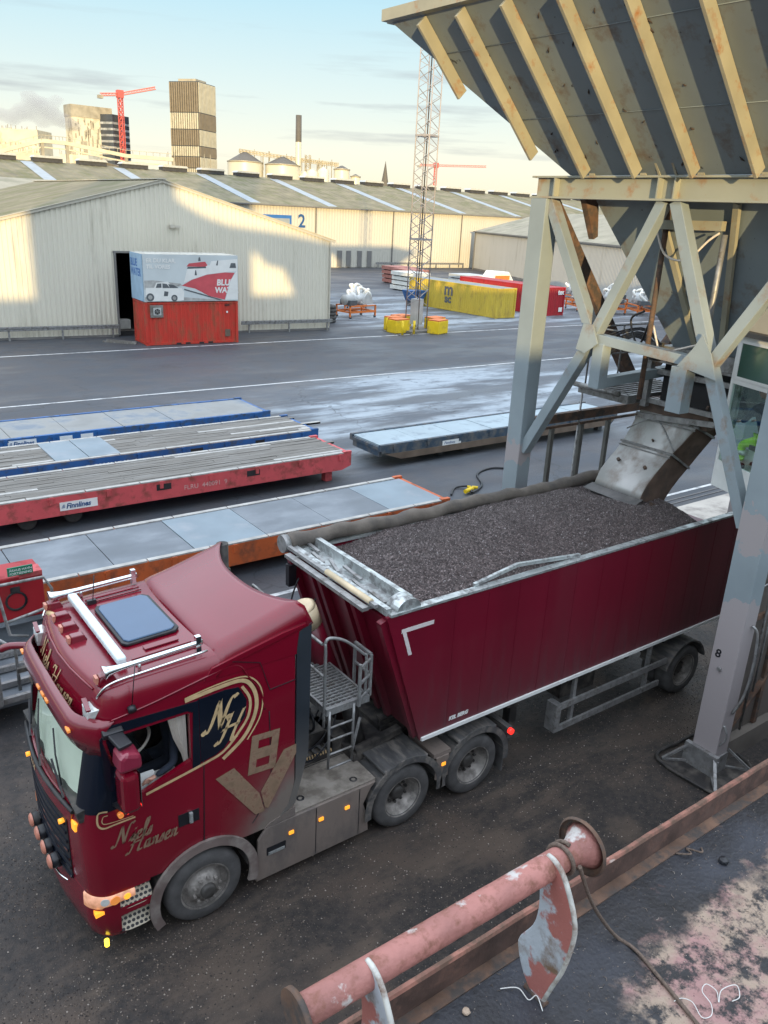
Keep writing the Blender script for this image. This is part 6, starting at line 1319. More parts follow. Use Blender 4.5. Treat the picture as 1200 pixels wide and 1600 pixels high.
    w = MB(); w.beam((2.14, YC+.88, 3.60), (2.16, YC+.74, 3.62), .03, .05); w.tube([(2.11, YC+.95, 3.60), (2.16, YC+.78, 3.62)], .035, 8); w.build('beacon_lens', 'gold', t)
    w = MB(); w.box((2.36, YC-.88, 3.70), (2.47, YC+.98, 3.79)); w.build('light_bar', 'barwhite', t, bevel=.025)
    for yy in (-.5, .5): w = MB(); w.box((2.38, YC+yy, 3.64), (2.45, YC+yy+.04, 3.71)); w.build('bar_foot', 'black', t)
    for yy, dx in ((-1.03, 0), (1.05, 0)):
        w = MB(); y = YC+yy; w.tube([(2.16, y, 3.755), (2.20, y, 3.76), (2.30, y, 3.765), (2.5, y, 3.775), (3.2, y, 3.81), (3.28, y, 3.815)], [.085, .062, .042, .03, .026, .035], 16); h_ = w.build('air_horn', 'chrome', t)
        w = MB(); w.box((3.2, y-.03, 3.7), (3.26, y+.03, 3.9)); w.tube([(2.55, y, 3.66), (2.55, y, 3.77)], .02, 8); w.build('horn_bracket', 'chrome', h_)
    w = MB()
    w.tube(cat_rom([(2.06, YC-1.06, 3.50), (2.20, YC-1.12, 3.66), (2.6, YC-1.13, 3.70), (3.3, YC-1.13, 3.74)], 5), .014, 8); w.tube(cat_rom([(2.06, YC+1.06, 3.50), (2.20, YC+1.12, 3.66), (2.6, YC+1.13, 3.70), (3.3, YC+1.13, 3.74)], 5), .014, 8); w.build('roof_trim', 'chrome', t)
    fr_ = [(2.60, -.38), (2.64, -.44), (3.16, -.44), (3.22, -.38), (3.22, .52), (3.16, .60), (2.64, .60), (2.60, .52)]
    lift = lambda x: 3.652+.045*(x-2.1)
    w = MB(); out_ = [(x+(-.035 if x < 2.9 else .035), YC+y+(-.035 if y < 0 else .035)) for x, y in fr_]
    vs = [(x, y, lift(x)) for x, y in out_]+[(x, y, lift(x)+.03) for x, y in out_]; k = 8; w.add(vs, [tuple(range(k, 2*k))]+[(i, (i+1) % k, (i+1) % k+k, i+k) for i in range(k)]); w.build('hatch_frame', 'black', t, bevel=.01)
    w = MB(); vs = [(x, YC+y, lift(x)+.034) for x, y in fr_]; w.add(vs+[(x, y, z+.014) for x, y, z in vs], [tuple(range(k, 2*k))]+[(i, (i+1) % k, (i+1) % k+k, i+k) for i in range(k)]); w.build('roof_hatch', 'hatchglass', t, bevel=.02)
    w = MB()
    for y in (-.90, -.78, .82, .9): w.beam((2.55, YC+y, lift(2.55)+.003), (3.25, YC+y, lift(3.25)+.003), .02, .016)
    w.beam((2.75, YC-.62, lift(2.75)+.003), (3.15, YC-.62, lift(3.15)+.003), .09, .016); w.build('roof_swage', 'red', t)
    w = MB(); w.box((2.55, YC+.78, 3.665), (2.66, YC+.83, 3.72)); w.tube([(2.62, YC+.80, 3.7), (2.66, YC+.80, 4.05)], .006, 6); w.build('roof_aerial', 'black', t)
    w = MB(); w.tube([(2.36, ys-.03, 3.42), (2.42, ys-.03, 3.90)], .005, 6); w.tube([(2.36, ys-.05, 3.36), (2.36, ys+.0, 3.40)], .045, 12); w.build('side_aerial', 'black', t)
    # roof spoiler with the swept rear edge
    nu, nv = 16, 28; vs = []
    for i in range(nu+1):
        for j in range(nv+1):
            v = -1+2*j/nv; u = i/nu; xe = 4.22+.40*abs(v)**2.4; xs = 3.30+.05*abs(v)**4; x = xs+(xe-xs)*u
            top = 3.745+.30*((x-3.3)/1.1)**1.15; edge = max(0, (abs(v)-.86)/.14); yy = v*1.235 if abs(v) < .999 else v*1.252
            z = top-.05*abs(v)**2-(edge**2.2)*(.18+.10*u); fx = max(0, 1-u*9); z -= .09*fx**2
            vs.append((x, YC+yy, z))
    w = MB(); w.add(vs, [(i*(nv+1)+j, (i+1)*(nv+1)+j, (i+1)*(nv+1)+j+1, i*(nv+1)+j+1) for i in range(nu) for j in range(nv)], True); sp = w.build('roof_spoiler', 'red', t); md = sp.modifiers.new('s', 'SOLIDIFY'); md.thickness = .025; md.offset = -1
    # flanks above the cab edge, under the spoiler, and rubber side extenders
    for sy in (-1, 1):
        y = YC+sy*1.243; w = MB(); w.prism([(3.2, 3.42), (4.42, 3.42), (4.50, 3.72), (4.53, 3.80), (4.2, 3.755), (3.7, 3.65), (3.3, 3.56)], None, 'xz', min(y, y-sy*.03), max(y, y-sy*.03)); w.build('spoiler_flank', 'red', t)
        w = MB(); w.prism([(4.401, 1.60), (4.401, 3.5), (4.43, 3.72), (4.60, 3.80), (4.585, 1.95), (4.40, 1.22), (4.15, 1.06), (4.30, 1.25)], None, 'xz', min(y+sy*.006, y-sy*.03), max(y+sy*.006, y-sy*.03)); w.build('side_extender', 'extender', t)
    w = MB(); w.box((4.36, YC+1.0, 1.3), (4.62, YC+1.18, 3.62)); w.tube([(4.55, YC+1.12, 2.2), (4.55, YC+1.12, 3.98)], .085, 16); w.build('exhaust_stack', 'chassis', t)
    w = MB(); w.tube([(4.45, YC+1.06, 3.80), (4.45, YC+1.10, 3.86)], .03, 8); w.build('rear_marker', 'redlamp', t)
    w = MB(); w.box((4.402, YC-1.15, 1.2), (4.43, YC+1.15, 3.5)); w.build('cab_back_wall', 'chassis', t)
    # mirrors
    for sy in (-1, 1):
        y0 = YC+sy*1.33; y1 = YC+sy*1.60; ya, yb = min(y0, y1), max(y0, y1)
        w = MB(); w.box((2.10, ya, 2.30), (2.30, yb, 2.80)); q = w.build('mirror_housing', 'redclean', t, bevel=.06)
        w = MB(); w.prism([(2.08, 2.84), (2.10, 3.02), (2.16, 3.08), (2.33, 3.02), (2.34, 2.84)], None, 'xz', ya, yb); w.build('mirror_housing', 'mirrorpink', t, bevel=.045)
        w = MB(); w.box((2.302, ya+.03, 2.34), (2.31, yb-.03, 2.76)); w.build('mirror_glass', 'chrome', q)
        w = MB(); w.beam((2.14, YC+sy*1.24, 3.16), (2.20, YC+sy*1.5, 3.10), .16, .05); w.beam((2.14, YC+sy*1.24, 3.12), (2.14, YC+sy*1.27, 3.2), .22, .10) ; w.build('mirror_arm', 'black', t, bevel=.015)
        w = MB(); w.beam((2.14, YC+sy*1.24, 2.24), (2.20, YC+sy*1.5, 2.28), .12, .04); w.build('mirror_arm', 'black', t)
    w = MB(); w.tube(cat_rom([(1.95, YC+1.22, 3.05), (1.72, YC+1.38, 3.04), (1.60, YC+1.46, 2.98)], 4), .05, 8); w.build('front_mirror', 'redclean', t)
    # wheel-arch trim, front wheels
    def archtrim(cx, r0, r1, y0, y1, m_, a0, a1, name):
        mb = MB(); n = 26; vs = []
        for i in range(n+1):
            a = R(a0+(a1-a0)*i/n)
            for rr, y in ((r0, y0), (r1, y0), (r1, y1), (r0, y1)): vs.append((cx+rr*math.cos(a), y, .51+rr*math.sin(a)))
        mb.add(vs, [(i*4+j, i*4+(j+1) % 4, i*4+4+(j+1) % 4, i*4+4+j) for i in range(n) for j in range(4)]+[(0, 1, 2, 3), (n*4+3, n*4+2, n*4+1, n*4)]); o = mb.build(name, m_, t); return o
    for sy in (-1, 1):
        ya = ys-.035 if sy < 0 else YC+1.24; archtrim(3.13, .60, .72, ya, ya+.04, 'archgrey', -18, 206, 'wheel_arch')
        archtrim(3.13, .60, .62, YC-1.2 if sy < 0 else YC+.6, YC-.6 if sy < 0 else YC+1.2, 'fender', 0, 180, 'arch_liner')
    wheel(3.13, Y0+.02, .51, t, front=True, dual=False)
    ow = MB(); ow.lathe([(.3, -.34), (.5, -.32), (.51, -.2), (.51, -.05), (.46, 0), (.3, 0)], (3.13, Y1-.05, .51), 'y', 30); ow.build('tyre', 'rubber', t)
    for cx in (6.20, 7.56):
        wheel(cx, Y0+.01, .51, t); ow = MB(); ow.lathe([(.3, -.6), (.5, -.58), (.51, -.3), (.51, -.05), (.46, 0), (.3, 0)], (cx, Y1, .51), 'y', 30); ow.build('tyre', 'rubber', t)
        for yy in (Y0-.02, Y1-.62): 
            fender(cx, t, .60, 12, 168, 'fender', .66, y=yy)
            mb = MB(); mb.box((cx-.40, yy-.002, 1.085), (cx+.40, yy+.66, 1.135)); mb.build('mudguard_top', 'fender', t, bevel=.02)
        archtrim(cx, .60, .70, Y0-.035, Y0-.02, 'fender', -8, 188, 'mudguard_lip')
        w = MB(); w.tube([(cx, Y0+.3, .51), (cx, Y1-.3, .51)], .12, 12); w.lathe([(0, -.25), (.25, -.1), (.25, .1), (0, .25)], (cx, YC, .51), 'y', 16); w.build('axle', 'chassis', t)
    w = MB(); w.box((6.72, Y0-.01, .98), (7.04, Y0+.62, 1.05)); w.box((6.76, Y0-.03, .60), (7.0, Y0-.01, .98)); w.build('mudguard_bridge', 'skirt', t)
    w = MB(); w.box((6.86, Y0-.045, .82), (6.93, Y0-.03, .87)); w.build('side_lamp', 'amber', t)
    w = MB(); w.box((8.20, Y0-.03, .78), (8.30, Y0+.5, .98)); w.build('tail_light', 'fender', t); w = MB(); w.tube([(8.24, Y0-.09, .93), (8.24, Y0-.03, .93)], .05, 12); w.build('tail_lens', 'redlamp', t)
    w = MB(); w.box((8.18, Y0, .16), (8.20, Y0+.6, .62)); w.build('mud_flap', 'rubber', t)
    # side fairing and catwalk deck
    for sy in (-1, 1):
        y = YC+sy*1.25; ya, yb = min(y, y-sy*.04), max(y, y-sy*.04)
        w = MB(); w.prism([(3.83, .20), (5.60, .20), (5.58, .45), (5.50, .70), (5.62, .93), (5.70, 1.0), (3.98, 1.0), (3.86, .85)], None, 'xz', ya, yb); sk = w.build('side_fairing', 'skirt', t, bevel=.008)
        w = MB(); w.prism([(4.02, 1.06), (4.40, 1.16), (4.40, 1.02), (3.95, 1.0)], None, 'xz', ya, yb); w.build('fairing_top', 'skirt', t)
        if sy < 0:
            for x, z in ((4.34, .77), (4.80, .77), (5.22, .77)): w = MB(); w.box((x-.035, ya-.02, z-.02), (x+.035, ya-.001, z+.025)); w.build('side_lamp', 'amber', t)
            w = MB(); w.box((3.98, ya-.003, .555), (4.26, ya-.0005, .68)); w.build('step_recess', 'black', sk); w = MB(); w.box((4.0, ya-.012, .56), (4.24, ya-.003, .60)); w.build('step_bar', 'alu', sk)
            for x in (4.72, 5.42): w = MB(); w.box((x, ya-.002, .22), (x+.012, ya-.0005, .985)); w.build('panel_gap', 'black', sk)
    w = MB(); w.box((3.95, YC-1.21, .99), (5.72, YC-.1, 1.02)); w.box((4.5, YC-.1+.004, .99), (5.60, YC+1.21, 1.017)); dk = w.build('catwalk_deck', 'deckplate', t)
    for x, y in ((4.62, 7.72), (5.44, 7.66)):
        w = MB(); w.lathe([(.03, .024), (.055, .024), (.055, .019), (.0, .019)], (x, y, 1.0), 'z', 20); w.build('filler_cap', 'black', dk)
    w = MB(); w.box((4.62, YC-.50, 1.021), (5.7, YC-.492, 1.026)); w.build('deck_seam', 'black', dk)
    w = MB()
    for i in range(26): w.beam((4.5+i*.045, YC-.42, 1.03), (4.5+i*.045, YC-.39, 1.10), .02, .012)
    w.build('brush_strip', 'gold', t)
    for y in (YC-.42, YC+.42): w = MB(); w.ibeam((2.3, y, .92), (8.35, y, .92), .12, .28, .025); w.build('frame_rail', 'chassis', t)
    w = MB(); w.box((6.3, YC-.5, 1.06), (7.4, YC+.5, 1.15)); w.prism([(6.3, YC-.5), (7.3, YC-.5), (7.5, YC-.2), (7.3, YC), (7.5, YC+.2), (7.3, YC+.5), (6.3, YC+.5)], None, 'xy', 1.151, 1.22) ; w.build('fifth_wheel', 'chassis', t)
    w = MB()
    for i in range(9): w.beam((4.55+i*.12, YC-.35, 1.06), (4.55+i*.12, YC+.5, 1.06), .05, .02)
    w.build('grating', 'galv', t)
    w = MB(); rnd = random.Random(3)
    for k_ in range(3):
        pts = []
        for i in range(60): a = i*.9; pts.append((4.52+i*.011+.03*math.cos(a), YC-.30+k_*.16+.035*math.sin(a)+.0, 1.75+k_*.06-.35*math.sin(math.pi*i/60)))
        w.tube(pts, .009, 5)
    for k_ in range(5): w.tube(cat_rom([(4.46, YC-.5+k_*.17, 2.0), (4.9, YC-.6+k_*.2, 1.2+rnd.random()*.15), (5.4, YC-.4+k_*.13, 1.2), (5.7, YC-.2+k_*.1, 1.5)], 6), .015, 6)
    w.build('air_lines', 'black', t)
    w = MB(); w.lathe([(.16, 0), (.19, .0), (.19, .03), (.16, .03)], (5.25, YC-.1, 1.5), 'x', 20); w.tube([(5.15, YC-.1, 1.1), (5.2, YC-.1, 1.5)], .03, 8); w.build('hose_reel', 'black', t)
    w = MB(); w.box((4.55, YC+.2, 1.03), (5.5, YC+.9, 1.45)); w.box((5.0, YC-.2, 1.03), (5.6, YC+.15, 1.3)); w.build('equipment_box', 'chassis', t)
    return t
M['steptread'] = mat('dusty_step_tread', (.46, .41, .32), .6, .1, .2, 6)
M['sunblind'] = mat('pale_green_blind', (.66, .70, .61), .8, 0, .10, 1.5)
M['yellamp'] = mat('yellow_kerb_lamp', (.9, .6, .03), .3, emit=((1, .7, .05), 2.5))
M['peach'] = mat('peach_marker_lens', (.50, .20, .14), .3, 0, .1, 5)
M['barwhite'] = mat('white_light_bar', (.62, .72, .74), .25, 0, .15, 14)
M['extender'] = mat('dark_blue_rubber_extender', (.022, .028, .037), .5, 0, .2, 3, dirt=(.12, .11, .10), dirt_amt=.9, dirt_scale=2, zdirt=(1.0, 2.6, 1.2))
M['mirrorpink'] = mat('pinkish_red_mirror_top', (.22, .02, .045), .3, 0, .05, 3, coat=.6)
M['archgrey'] = mat('dusty_wheel_arch_trim', (.15, .115, .105), .65, 0, .3, 2.5, dirt=(.24, .21, .19), dirt_amt=.45, dirt_scale=3)
TRK = tractor()
# ================================================================== PEOPLE
def body(joints, bones, radii, name, m_, parent=None):
    """one continuous skinned surface grown over a joint skeleton"""
    me = bpy.data.meshes.new(name); keys = list(joints); idx = {k: i for i, k in enumerate(keys)}
    me.from_pydata([joints[k] for k in keys], [(idx[a], idx[b_]) for a, b_ in bones], []); o = bpy.data.objects.new(name, me); col.objects.link(o)
    md = o.modifiers.new('skin', 'SKIN'); md.use_smooth_shade = True
    for k in keys:
        sv = me.skin_vertices[0].data[idx[k]]; r = radii[k]; sv.radius = r if isinstance(r, tuple) else (r, r); sv.use_root = (idx[k] == 0)
    s = o.modifiers.new('sub', 'SUBSURF'); s.levels = 2; s.render_levels = 2
    realize(o); o.data.materials.clear(); o.data.materials.append(M[m_])
    for p_ in o.data.polygons: p_.use_smooth = True; p_.material_index = 0
    if parent is not None: o.parent = parent; o.matrix_parent_inverse = pw(parent).inverted()
    return o
def hand(prefix, J, B, Rr, wrist, palm, fdir, side, curl, s=1.0):
    """palm and five fingers as their own chains rooted at the palm"""
    pv = Vector(palm); fd = Vector(fdir).normalized(); sd = Vector(side).normalized(); cu = Vector(curl).normalized()
    J[prefix+'palm'] = tuple(pv); Rr[prefix+'palm'] = (.030*s, .018*s); B.append((wrist, prefix+'palm'))
    for i, (o_, ln) in enumerate(((-.030, .075), (-.010, .085), (.010, .080), (.028, .065))):
        b_ = pv+sd*o_*s+fd*.035*s; m_ = b_+fd*ln*.5*s+cu*.012*s; e_ = m_+fd*ln*.3*s+cu*ln*.45*s
        for n_, p_, r_ in (('a', b_, .0095), ('b', m_, .0085), ('c', e_, .0070)): J[prefix+str(i)+n_] = tuple(p_); Rr[prefix+str(i)+n_] = r_*s
        B += [(prefix+'palm', prefix+str(i)+'a'), (prefix+str(i)+'a', prefix+str(i)+'b'), (prefix+str(i)+'b', prefix+str(i)+'c')]
    b_ = pv-sd*.034*s; e_ = b_+fd*.03*s-sd*.02*s+cu*.03*s
    J[prefix+'ta'] = tuple(b_); Rr[prefix+'ta'] = .011*s; J[prefix+'tb'] = tuple(e_); Rr[prefix+'tb'] = .009*s; B += [(prefix+'palm', prefix+'ta'), (prefix+'ta', prefix+'tb')]
def head(c, look, parent, hairm='hair', s=1.0):
    c = Vector(c); f = Vector(look).normalized(); sd = f.cross(Vector((0, 0, 1))).normalized(); up = sd.cross(f)
    def P(a, b_, d): return c+f*a*s+sd*b_*s+up*d*s
    bm = bmesh.new(); bmesh.ops.create_uvsphere(bm, u_segments=24, v_segments=16, radius=1)
    for v in bm.verts:
        x, y, z = v.co; a = x*.098; b_ = y*.074; d = z*.118
        if z < 0: a *= 1-.12*(-z); b_ *= 1-.32*(-z); a += .012*(-z)
        v.co = P(a, b_, d)
    me = bpy.data.meshes.new('head'); bm.to_mesh(me); bm.free(); [setattr(p_, 'use_smooth', True) for p_ in me.polygons]; me.materials.append(M['skin'])
    h = bpy.data.objects.new('head', me); col.objects.link(h); h.parent = parent; h.matrix_parent_inverse = pw(parent).inverted()
    w = MB(); w.prism([(0, 0), (1, 0), (.5, 1)], None, 'xz', 0, 1); w.v = []; w.f = []; w.mi = []; w.sm = []
    w.add([P(.092, -.014, -.03), P(.092, .014, -.03), P(.122, 0, -.028), P(.095, 0, .02)], [(0, 1, 2), (0, 2, 3), (1, 3, 2), (0, 3, 1)]); w.build('nose', 'skin', h)
    w = MB()
    for sg in (-1, 1): w.tube([P(.083, sg*.028, .006), P(.093, sg*.028, .006)], .009*s, 8)
    w.build('eye', 'hair', h); w = MB(); w.tube([P(.083, -.022, -.058), P(.092, 0, -.06), P(.083, .022, -.058)], .005*s, 6); w.build('mouth', 'darklip', h)
    w = MB()
    for sg in (-1, 1): w.tube([P(-.005, sg*.070, .02), P(-.012, sg*.082, .0), P(-.005, sg*.072, -.03)], .012*s, 8)
    w.build('ear', 'skin', h)
    bm = bmesh.new(); bmesh.ops.create_uvsphere(bm, u_segments=24, v_segments=16, radius=1)
    for v in list(bm.verts):
        x, y, z = v.co
        if z < -.35 or (x > .45 and z < .45): bm.verts.remove(v)
    for v in bm.verts: x, y, z = v.co; n_ = .006*noise.noise(Vector((x*5, y*5, z*5))); v.co = P(x*(.106+n_)-.006, y*(.082+n_), z*(.125+n_)+.006)
    me = bpy.data.meshes.new('hair'); bm.to_mesh(me); bm.free(); [setattr(p_, 'use_smooth', True) for p_ in me.polygons]; me.materials.append(M[hairm]); hr = bpy.data.objects.new('hair', me); col.objects.link(hr); hr.parent = h; hr.matrix_parent_inverse = pw(h).inverted()
    return h
M['darklip'] = mat('lip', (.30, .10, .09), .6)
def driver():
    t = thing('person', (3.05, YC-.55, 2.02), 'truck driver in a dark navy sweater with an arm at the open window', 'person')
    J = dict(pel=(3.03, YC-.55, 2.12), sp=(3.06, YC-.56, 2.36), ch=(3.04, YC-.57, 2.58), nk=(3.0, YC-.58, 2.76), sl=(3.0, YC-.79, 2.64), sr=(3.0, YC-.35, 2.64), el=(2.86, YC-1.08, 2.36), wl=(2.62, YC-1.14, 2.32), er=(2.84, YC-.30, 2.40), wr=(2.66, YC-.36, 2.55),
             hl=(2.95, YC-.66, 2.08), hr=(2.95, YC-.44, 2.08), kl=(2.52, YC-.70, 2.10), kr=(2.52, YC-.40, 2.10), al=(2.42, YC-.70, 1.62), ar=(2.42, YC-.40, 1.62))
    Rr = dict(pel=(.16, .13), sp=(.15, .12), ch=(.17, .12), nk=.06, sl=.075, sr=.075, el=.05, wl=.034, er=.05, wr=.034, hl=.09, hr=.09, kl=.065, kr=.065, al=.05, ar=.05)
    B = [('pel', 'sp'), ('sp', 'ch'), ('ch', 'nk'), ('ch', 'sl'), ('ch', 'sr'), ('sl', 'el'), ('el', 'wl'), ('sr', 'er'), ('er', 'wr'), ('pel', 'hl'), ('pel', 'hr'), ('hl', 'kl'), ('hr', 'kr'), ('kl', 'al'), ('kr', 'ar')]
    body(J, B, Rr, 'clothed_body', 'darkcloth', t)
    for pre, wr_, palm, fd, sd_, cu in (('l', J['wl'], (2.56, YC-1.15, 2.31), (-1, -.1, -.1), (0, -.3, 1), (0, .6, -.8)), ('r', J['wr'], (2.60, YC-.38, 2.58), (-.6, 0, .5), (0, 1, 0), (-.6, 0, -.6))):
        j2 = {'w': wr_}; r2 = {'w': .028}; b2 = []; hand(pre, j2, b2, r2, 'w', palm, fd, sd_, cu); body(j2, b2, r2, 'hand', 'skin', t)
    head((2.98, YC-.58, 2.92), (-1, -.35, -.2), t)
driver()
# ================================================================== LOADING GANTRY WITH HOPPER
def legmat():
    mt = mat('leg_paint_with_primer', (.24, .285, .31), .45, 0, .12, 1.2, bump=.04); nt = mt.node_tree; b = nt.nodes['Principled BSDF']; L = nt.links.new
    prev = b.inputs['Base Color'].links[0].from_socket
    t = N(nt, 'ShaderNodeTexCoord'); s = N(nt, 'ShaderNodeSeparateXYZ'); L(t.outputs['Object'], s.inputs[0]); n = N(nt, 'ShaderNodeTexNoise'); n.inputs['Scale'].default_value = 2.2; n.inputs['Detail'].default_value = 5; L(t.outputs['Object'], n.inputs['Vector'])
    a = N(nt, 'ShaderNodeMath', operation='MULTIPLY_ADD'); a.inputs[1].default_value = 1.1; L(n.outputs['Fac'], a.inputs[0]); L(s.outputs['Z'], a.inputs[2])
    mr = N(nt, 'ShaderNodeMapRange'); mr.inputs[1].default_value = 0; mr.inputs[2].default_value = 10; L(a.outputs[0], mr.inputs[0])
    cr = N(nt, 'ShaderNodeValToRGB'); cr.color_ramp.interpolation = 'CONSTANT'; e = cr.color_ramp.elements; e[0].position = 0; e[0].color = (1, 1, 1, 1); e[1].position = .365; e[1].color = (0, 0, 0, 1)
    for p_, v_ in ((.452, 1), (.505, 0)): q = e.new(p_); q.color = (v_, v_, v_, 1)
    L(mr.outputs[0], cr.inputs[0]); mx = N(nt, 'ShaderNodeMix', data_type='RGBA'); L(cr.outputs[0], mx.inputs[0]); L(prev, mx.inputs[6]); mx.inputs[7].default_value = (.33, .30, .305, 1); L(mx.outputs[2], b.inputs['Base Color']); return mt
M['leg'] = legmat()
def gantry():
    t = thing('loading_hopper', (14.3, 8.4, 0), 'big blue-grey loading hopper on a braced steel portal frame straddling the trailer', 'hopper')
    XA, XB = 11.2, 19.8; ya, yb = 5.6, 11.06
    for X in (XA, XB):
        for y0, y1 in ((ya, ya+.43), (yb-.37, yb)):
            w = MB(); w.box((X, y0, .32), (X+.34, y1, 8.84)); lg = w.build('leg', 'leg', t, bevel=.012)
            near = (X == XA and y0 == ya)
            cx, cy = X+.17, (y0+y1)/2
            w = MB(); w.box((X-.02, y0-.02, .02), (X+.36, y1+.02, .36)); w.box((X-.08, y0-.08, .36), (X+.0, y1+.08, .43)); w.box((X-.06, y0-.1, .03), (X-.03, y1+.1, .36)); w.build('leg_foot', 'galv', lg)
            for sx, sy in ((-1, -1), (1, -1), (1, 1), (-1, 1)):
                w = MB(); a = Vector((cx+sx*.20, cy+sy*.22, .40)); b_ = Vector((cx+sx*.50, cy+sy*.50, .05)); w.beam(a, b_, .05, .035); w.beam((b_.x, b_.y, .04), (cx+sx*.2, cy+sy*.22, .06), .035, .035); w.build('gusset', 'galv', lg)
            w = MB(); ring = cat_rom([(cx-.60, cy-.40, .05), (cx-.58, cy+.55, .05), (cx+.1, cy+.62, .05), (cx+.62, cy+.52, .05), (cx+.66, cy-.35, .05), (cx+.2, cy-.60, .05), (cx-.45, cy-.62, .05), (cx-.60, cy-.40, .05)], 6); w.tube(ring[:-1], .03, 6, closed=True); w.build('foot_rail', 'chassis', lg)
            w = MB(); w.prism([(cx-.57, cy-.5), (cx+.6, cy-.5), (cx+.58, cy+.5), (cx-.55, cy+.52)], None, 'xy', .005, .03); w.build('foot_plate', 'chassis', lg)
            if near:
                text('8', 'lettering', .20, 'black', lg, face_mtx((X-.003, cy+.16, 2.10), (0, -1, 0), (0, 0, 1)), .1, .002, bold=.004)
                w = MB(); w.tube([(X-.03, cy+.03, 1.92), (X+.0, cy+.03, 1.92)], .035, 12); w.build('bolt', 'galv', lg)
                w = MB(); w.tube(cat_rom([(X+.20, y0-.01, 2.75), (X+.26, y0-.10, 2.6), (X+.28, y0-.13, 2.0), (X+.26, y0-.10, 1.5), (X+.2, y0-.01, 1.15)], 6), .022, 8); w.tube(cat_rom([(X+.05, y0, .98), (X+.06, y0-.07, .85), (X+.06, y0-.07, .72), (X+.05, y0, .6)], 4), .018, 8); w.build('grab_rail', 'galv', lg)
        # top I-beam running across the quay, with stiffeners
        c = X+.17
        w = MB(); w.box((X-.005, ya-.3, 9.17), (X+.345, yb+.02, 9.2)); w.box((X-.005, ya-.3, 8.84), (X+.345, yb+.02, 8.87)); w.box((X+.13, ya-.3, 8.871), (X+.16, yb, 9.169)); bm_ = w.build('top_beam', 'beam', t)
        w = MB()
        for y in (10.55, 8.42, 8.12, 5.95, 5.7): w.box((X+.0, y-.012, 8.872), (X+.128, y+.012, 9.168)); w.box((X+.162, y-.012, 8.872), (X+.34, y+.012, 9.168))
        w.build('stiffener', 'beam', bm_)
        # portal bracing in this frame
        def mem(p, q, wd=.17, name='brace', m_='steelblue', dp=.20, xo=0): w = MB(); w.beam((c+xo, p[0], p[1]), (c+xo, q[0], q[1]), dp, wd, (1, 0, 0)) if False else w.beam((c+xo, p[0], p[1]), (c+xo, q[0], q[1]), wd, dp, (1, 0, 0)); return w.build(name, m_, t, bevel=.008)
        A, B_ = (9.38, 6.62), (7.08, 6.52)
        mem((8.36, 8.84), A, xo=-.004); mem(A, (10.72, 4.25), .19); mem((10.72, 8.8), A, .18, xo=.004); mem((8.12, 8.84), B_, .19, xo=-.004); mem(B_, (6.02, 4.25), .17); mem((5.9, 8.5), B_, .17, xo=.004); mem(A, B_, .16, 'tie_beam', xo=.008)
        w = MB(); w.prism([(6.85, 6.35), (7.3, 6.42), (7.55, 6.45), (7.32, 6.75), (7.2, 6.98), (7.0, 6.7)], None, 'yz', X-.012, X+.02); w.prism([(9.15, 6.55), (9.3, 6.85), (9.5, 6.85), (9.6, 6.4), (9.4, 6.35)], None, 'yz', X-.012, X+.02); w.build('gusset_plate', 'steelblue', t)
    c = XA+.17
    w = MB(); w.box((XA+.05, 9.06, 5.78), (XA+.27, 9.28, 6.55)); w.beam((XA+.27, 9.17, 5.87), (13.3, 9.17, 5.95), .17, .17); w.build('hanger_frame', 'steelblue', t, bevel=.008)
    w = MB(); w.box((XA-.01, 7.36, 5.72), (XA+.24, 7.64, 6.44)); w.build('hanger_post', 'steelblue', t, bevel=.008)
    # frames along the quay
    for y, X0, X1 in ((yb-.2, XA+.3, XB), (ya+.2, XA+.3, XB)):
        w = MB(); w.box((XA+.35, y-.15, 9.17), (XB-.005, y+.15, 9.199)); w.box((XA+.35, y-.15, 8.86), (XB-.005, y+.15, 8.889)); w.box((XA+.35, y-.015, 8.89), (XB-.005, y+.015, 9.169)); w.build('side_beam', 'beam', t)
        for a, b_ in (((XA+.3, 8.8), (14.75, 5.15)), ((14.75, 5.15), (18.3, 8.8))): w = MB(); w.beam((a[0], y, a[1]), (b_[0], y, b_[1]), .2, .24); w.build('brace', 'rust' if y > 9 else 'steelblue', t)
    # hopper bins
    def frustum(name, top, bot, zt, zb, m_, th=.03):
        (x0, y0, x1, y1), (u0, v0, u1, v1) = top, bot; w = MB()
        T_ = [(x0, y0, zt), (x1, y0, zt), (x1, y1, zt), (x0, y1, zt)]; B2 = [(u0, v0, zb), (u1, v0, zb), (u1, v1, zb), (u0, v1, zb)]
        w.add(T_+B2, [(0, 1, 5, 4), (1, 2, 6, 5), (2, 3, 7, 6), (3, 0, 4, 7)]); o = w.build(name, m_, t); md = o.modifiers.new('s', 'SOLIDIFY'); md.thickness = th; md.offset = -1; return o
    up = frustum('upper_bin', (9.0, 4.1, 22.0, 12.5), (11.22, 6.38, 19.78, 10.22), 11.42, 9.205, 'hopper')
    w = MB()
    for a, b_ in (((8.93, 4.03), (8.93, 12.57)), ((22.07, 4.03), (22.07, 12.57))): w.beam((*a, 11.50), (*b_, 11.50), .16, .17)
    for a, b_ in (((9.02, 4.03), (21.98, 4.03)), ((9.02, 12.57), (21.98, 12.57))): w.beam((*a, 11.50), (*b_, 11.50), .16, .165)
    w.build('rim_beam', 'rib', up)
    w = MB()
    for X0, s in ((9.0, 1), (19.6, -1)):
        pass
    sl = 2.22/2.215
    def zpan(x): return 9.205+(11.22-x)*2.215/2.22
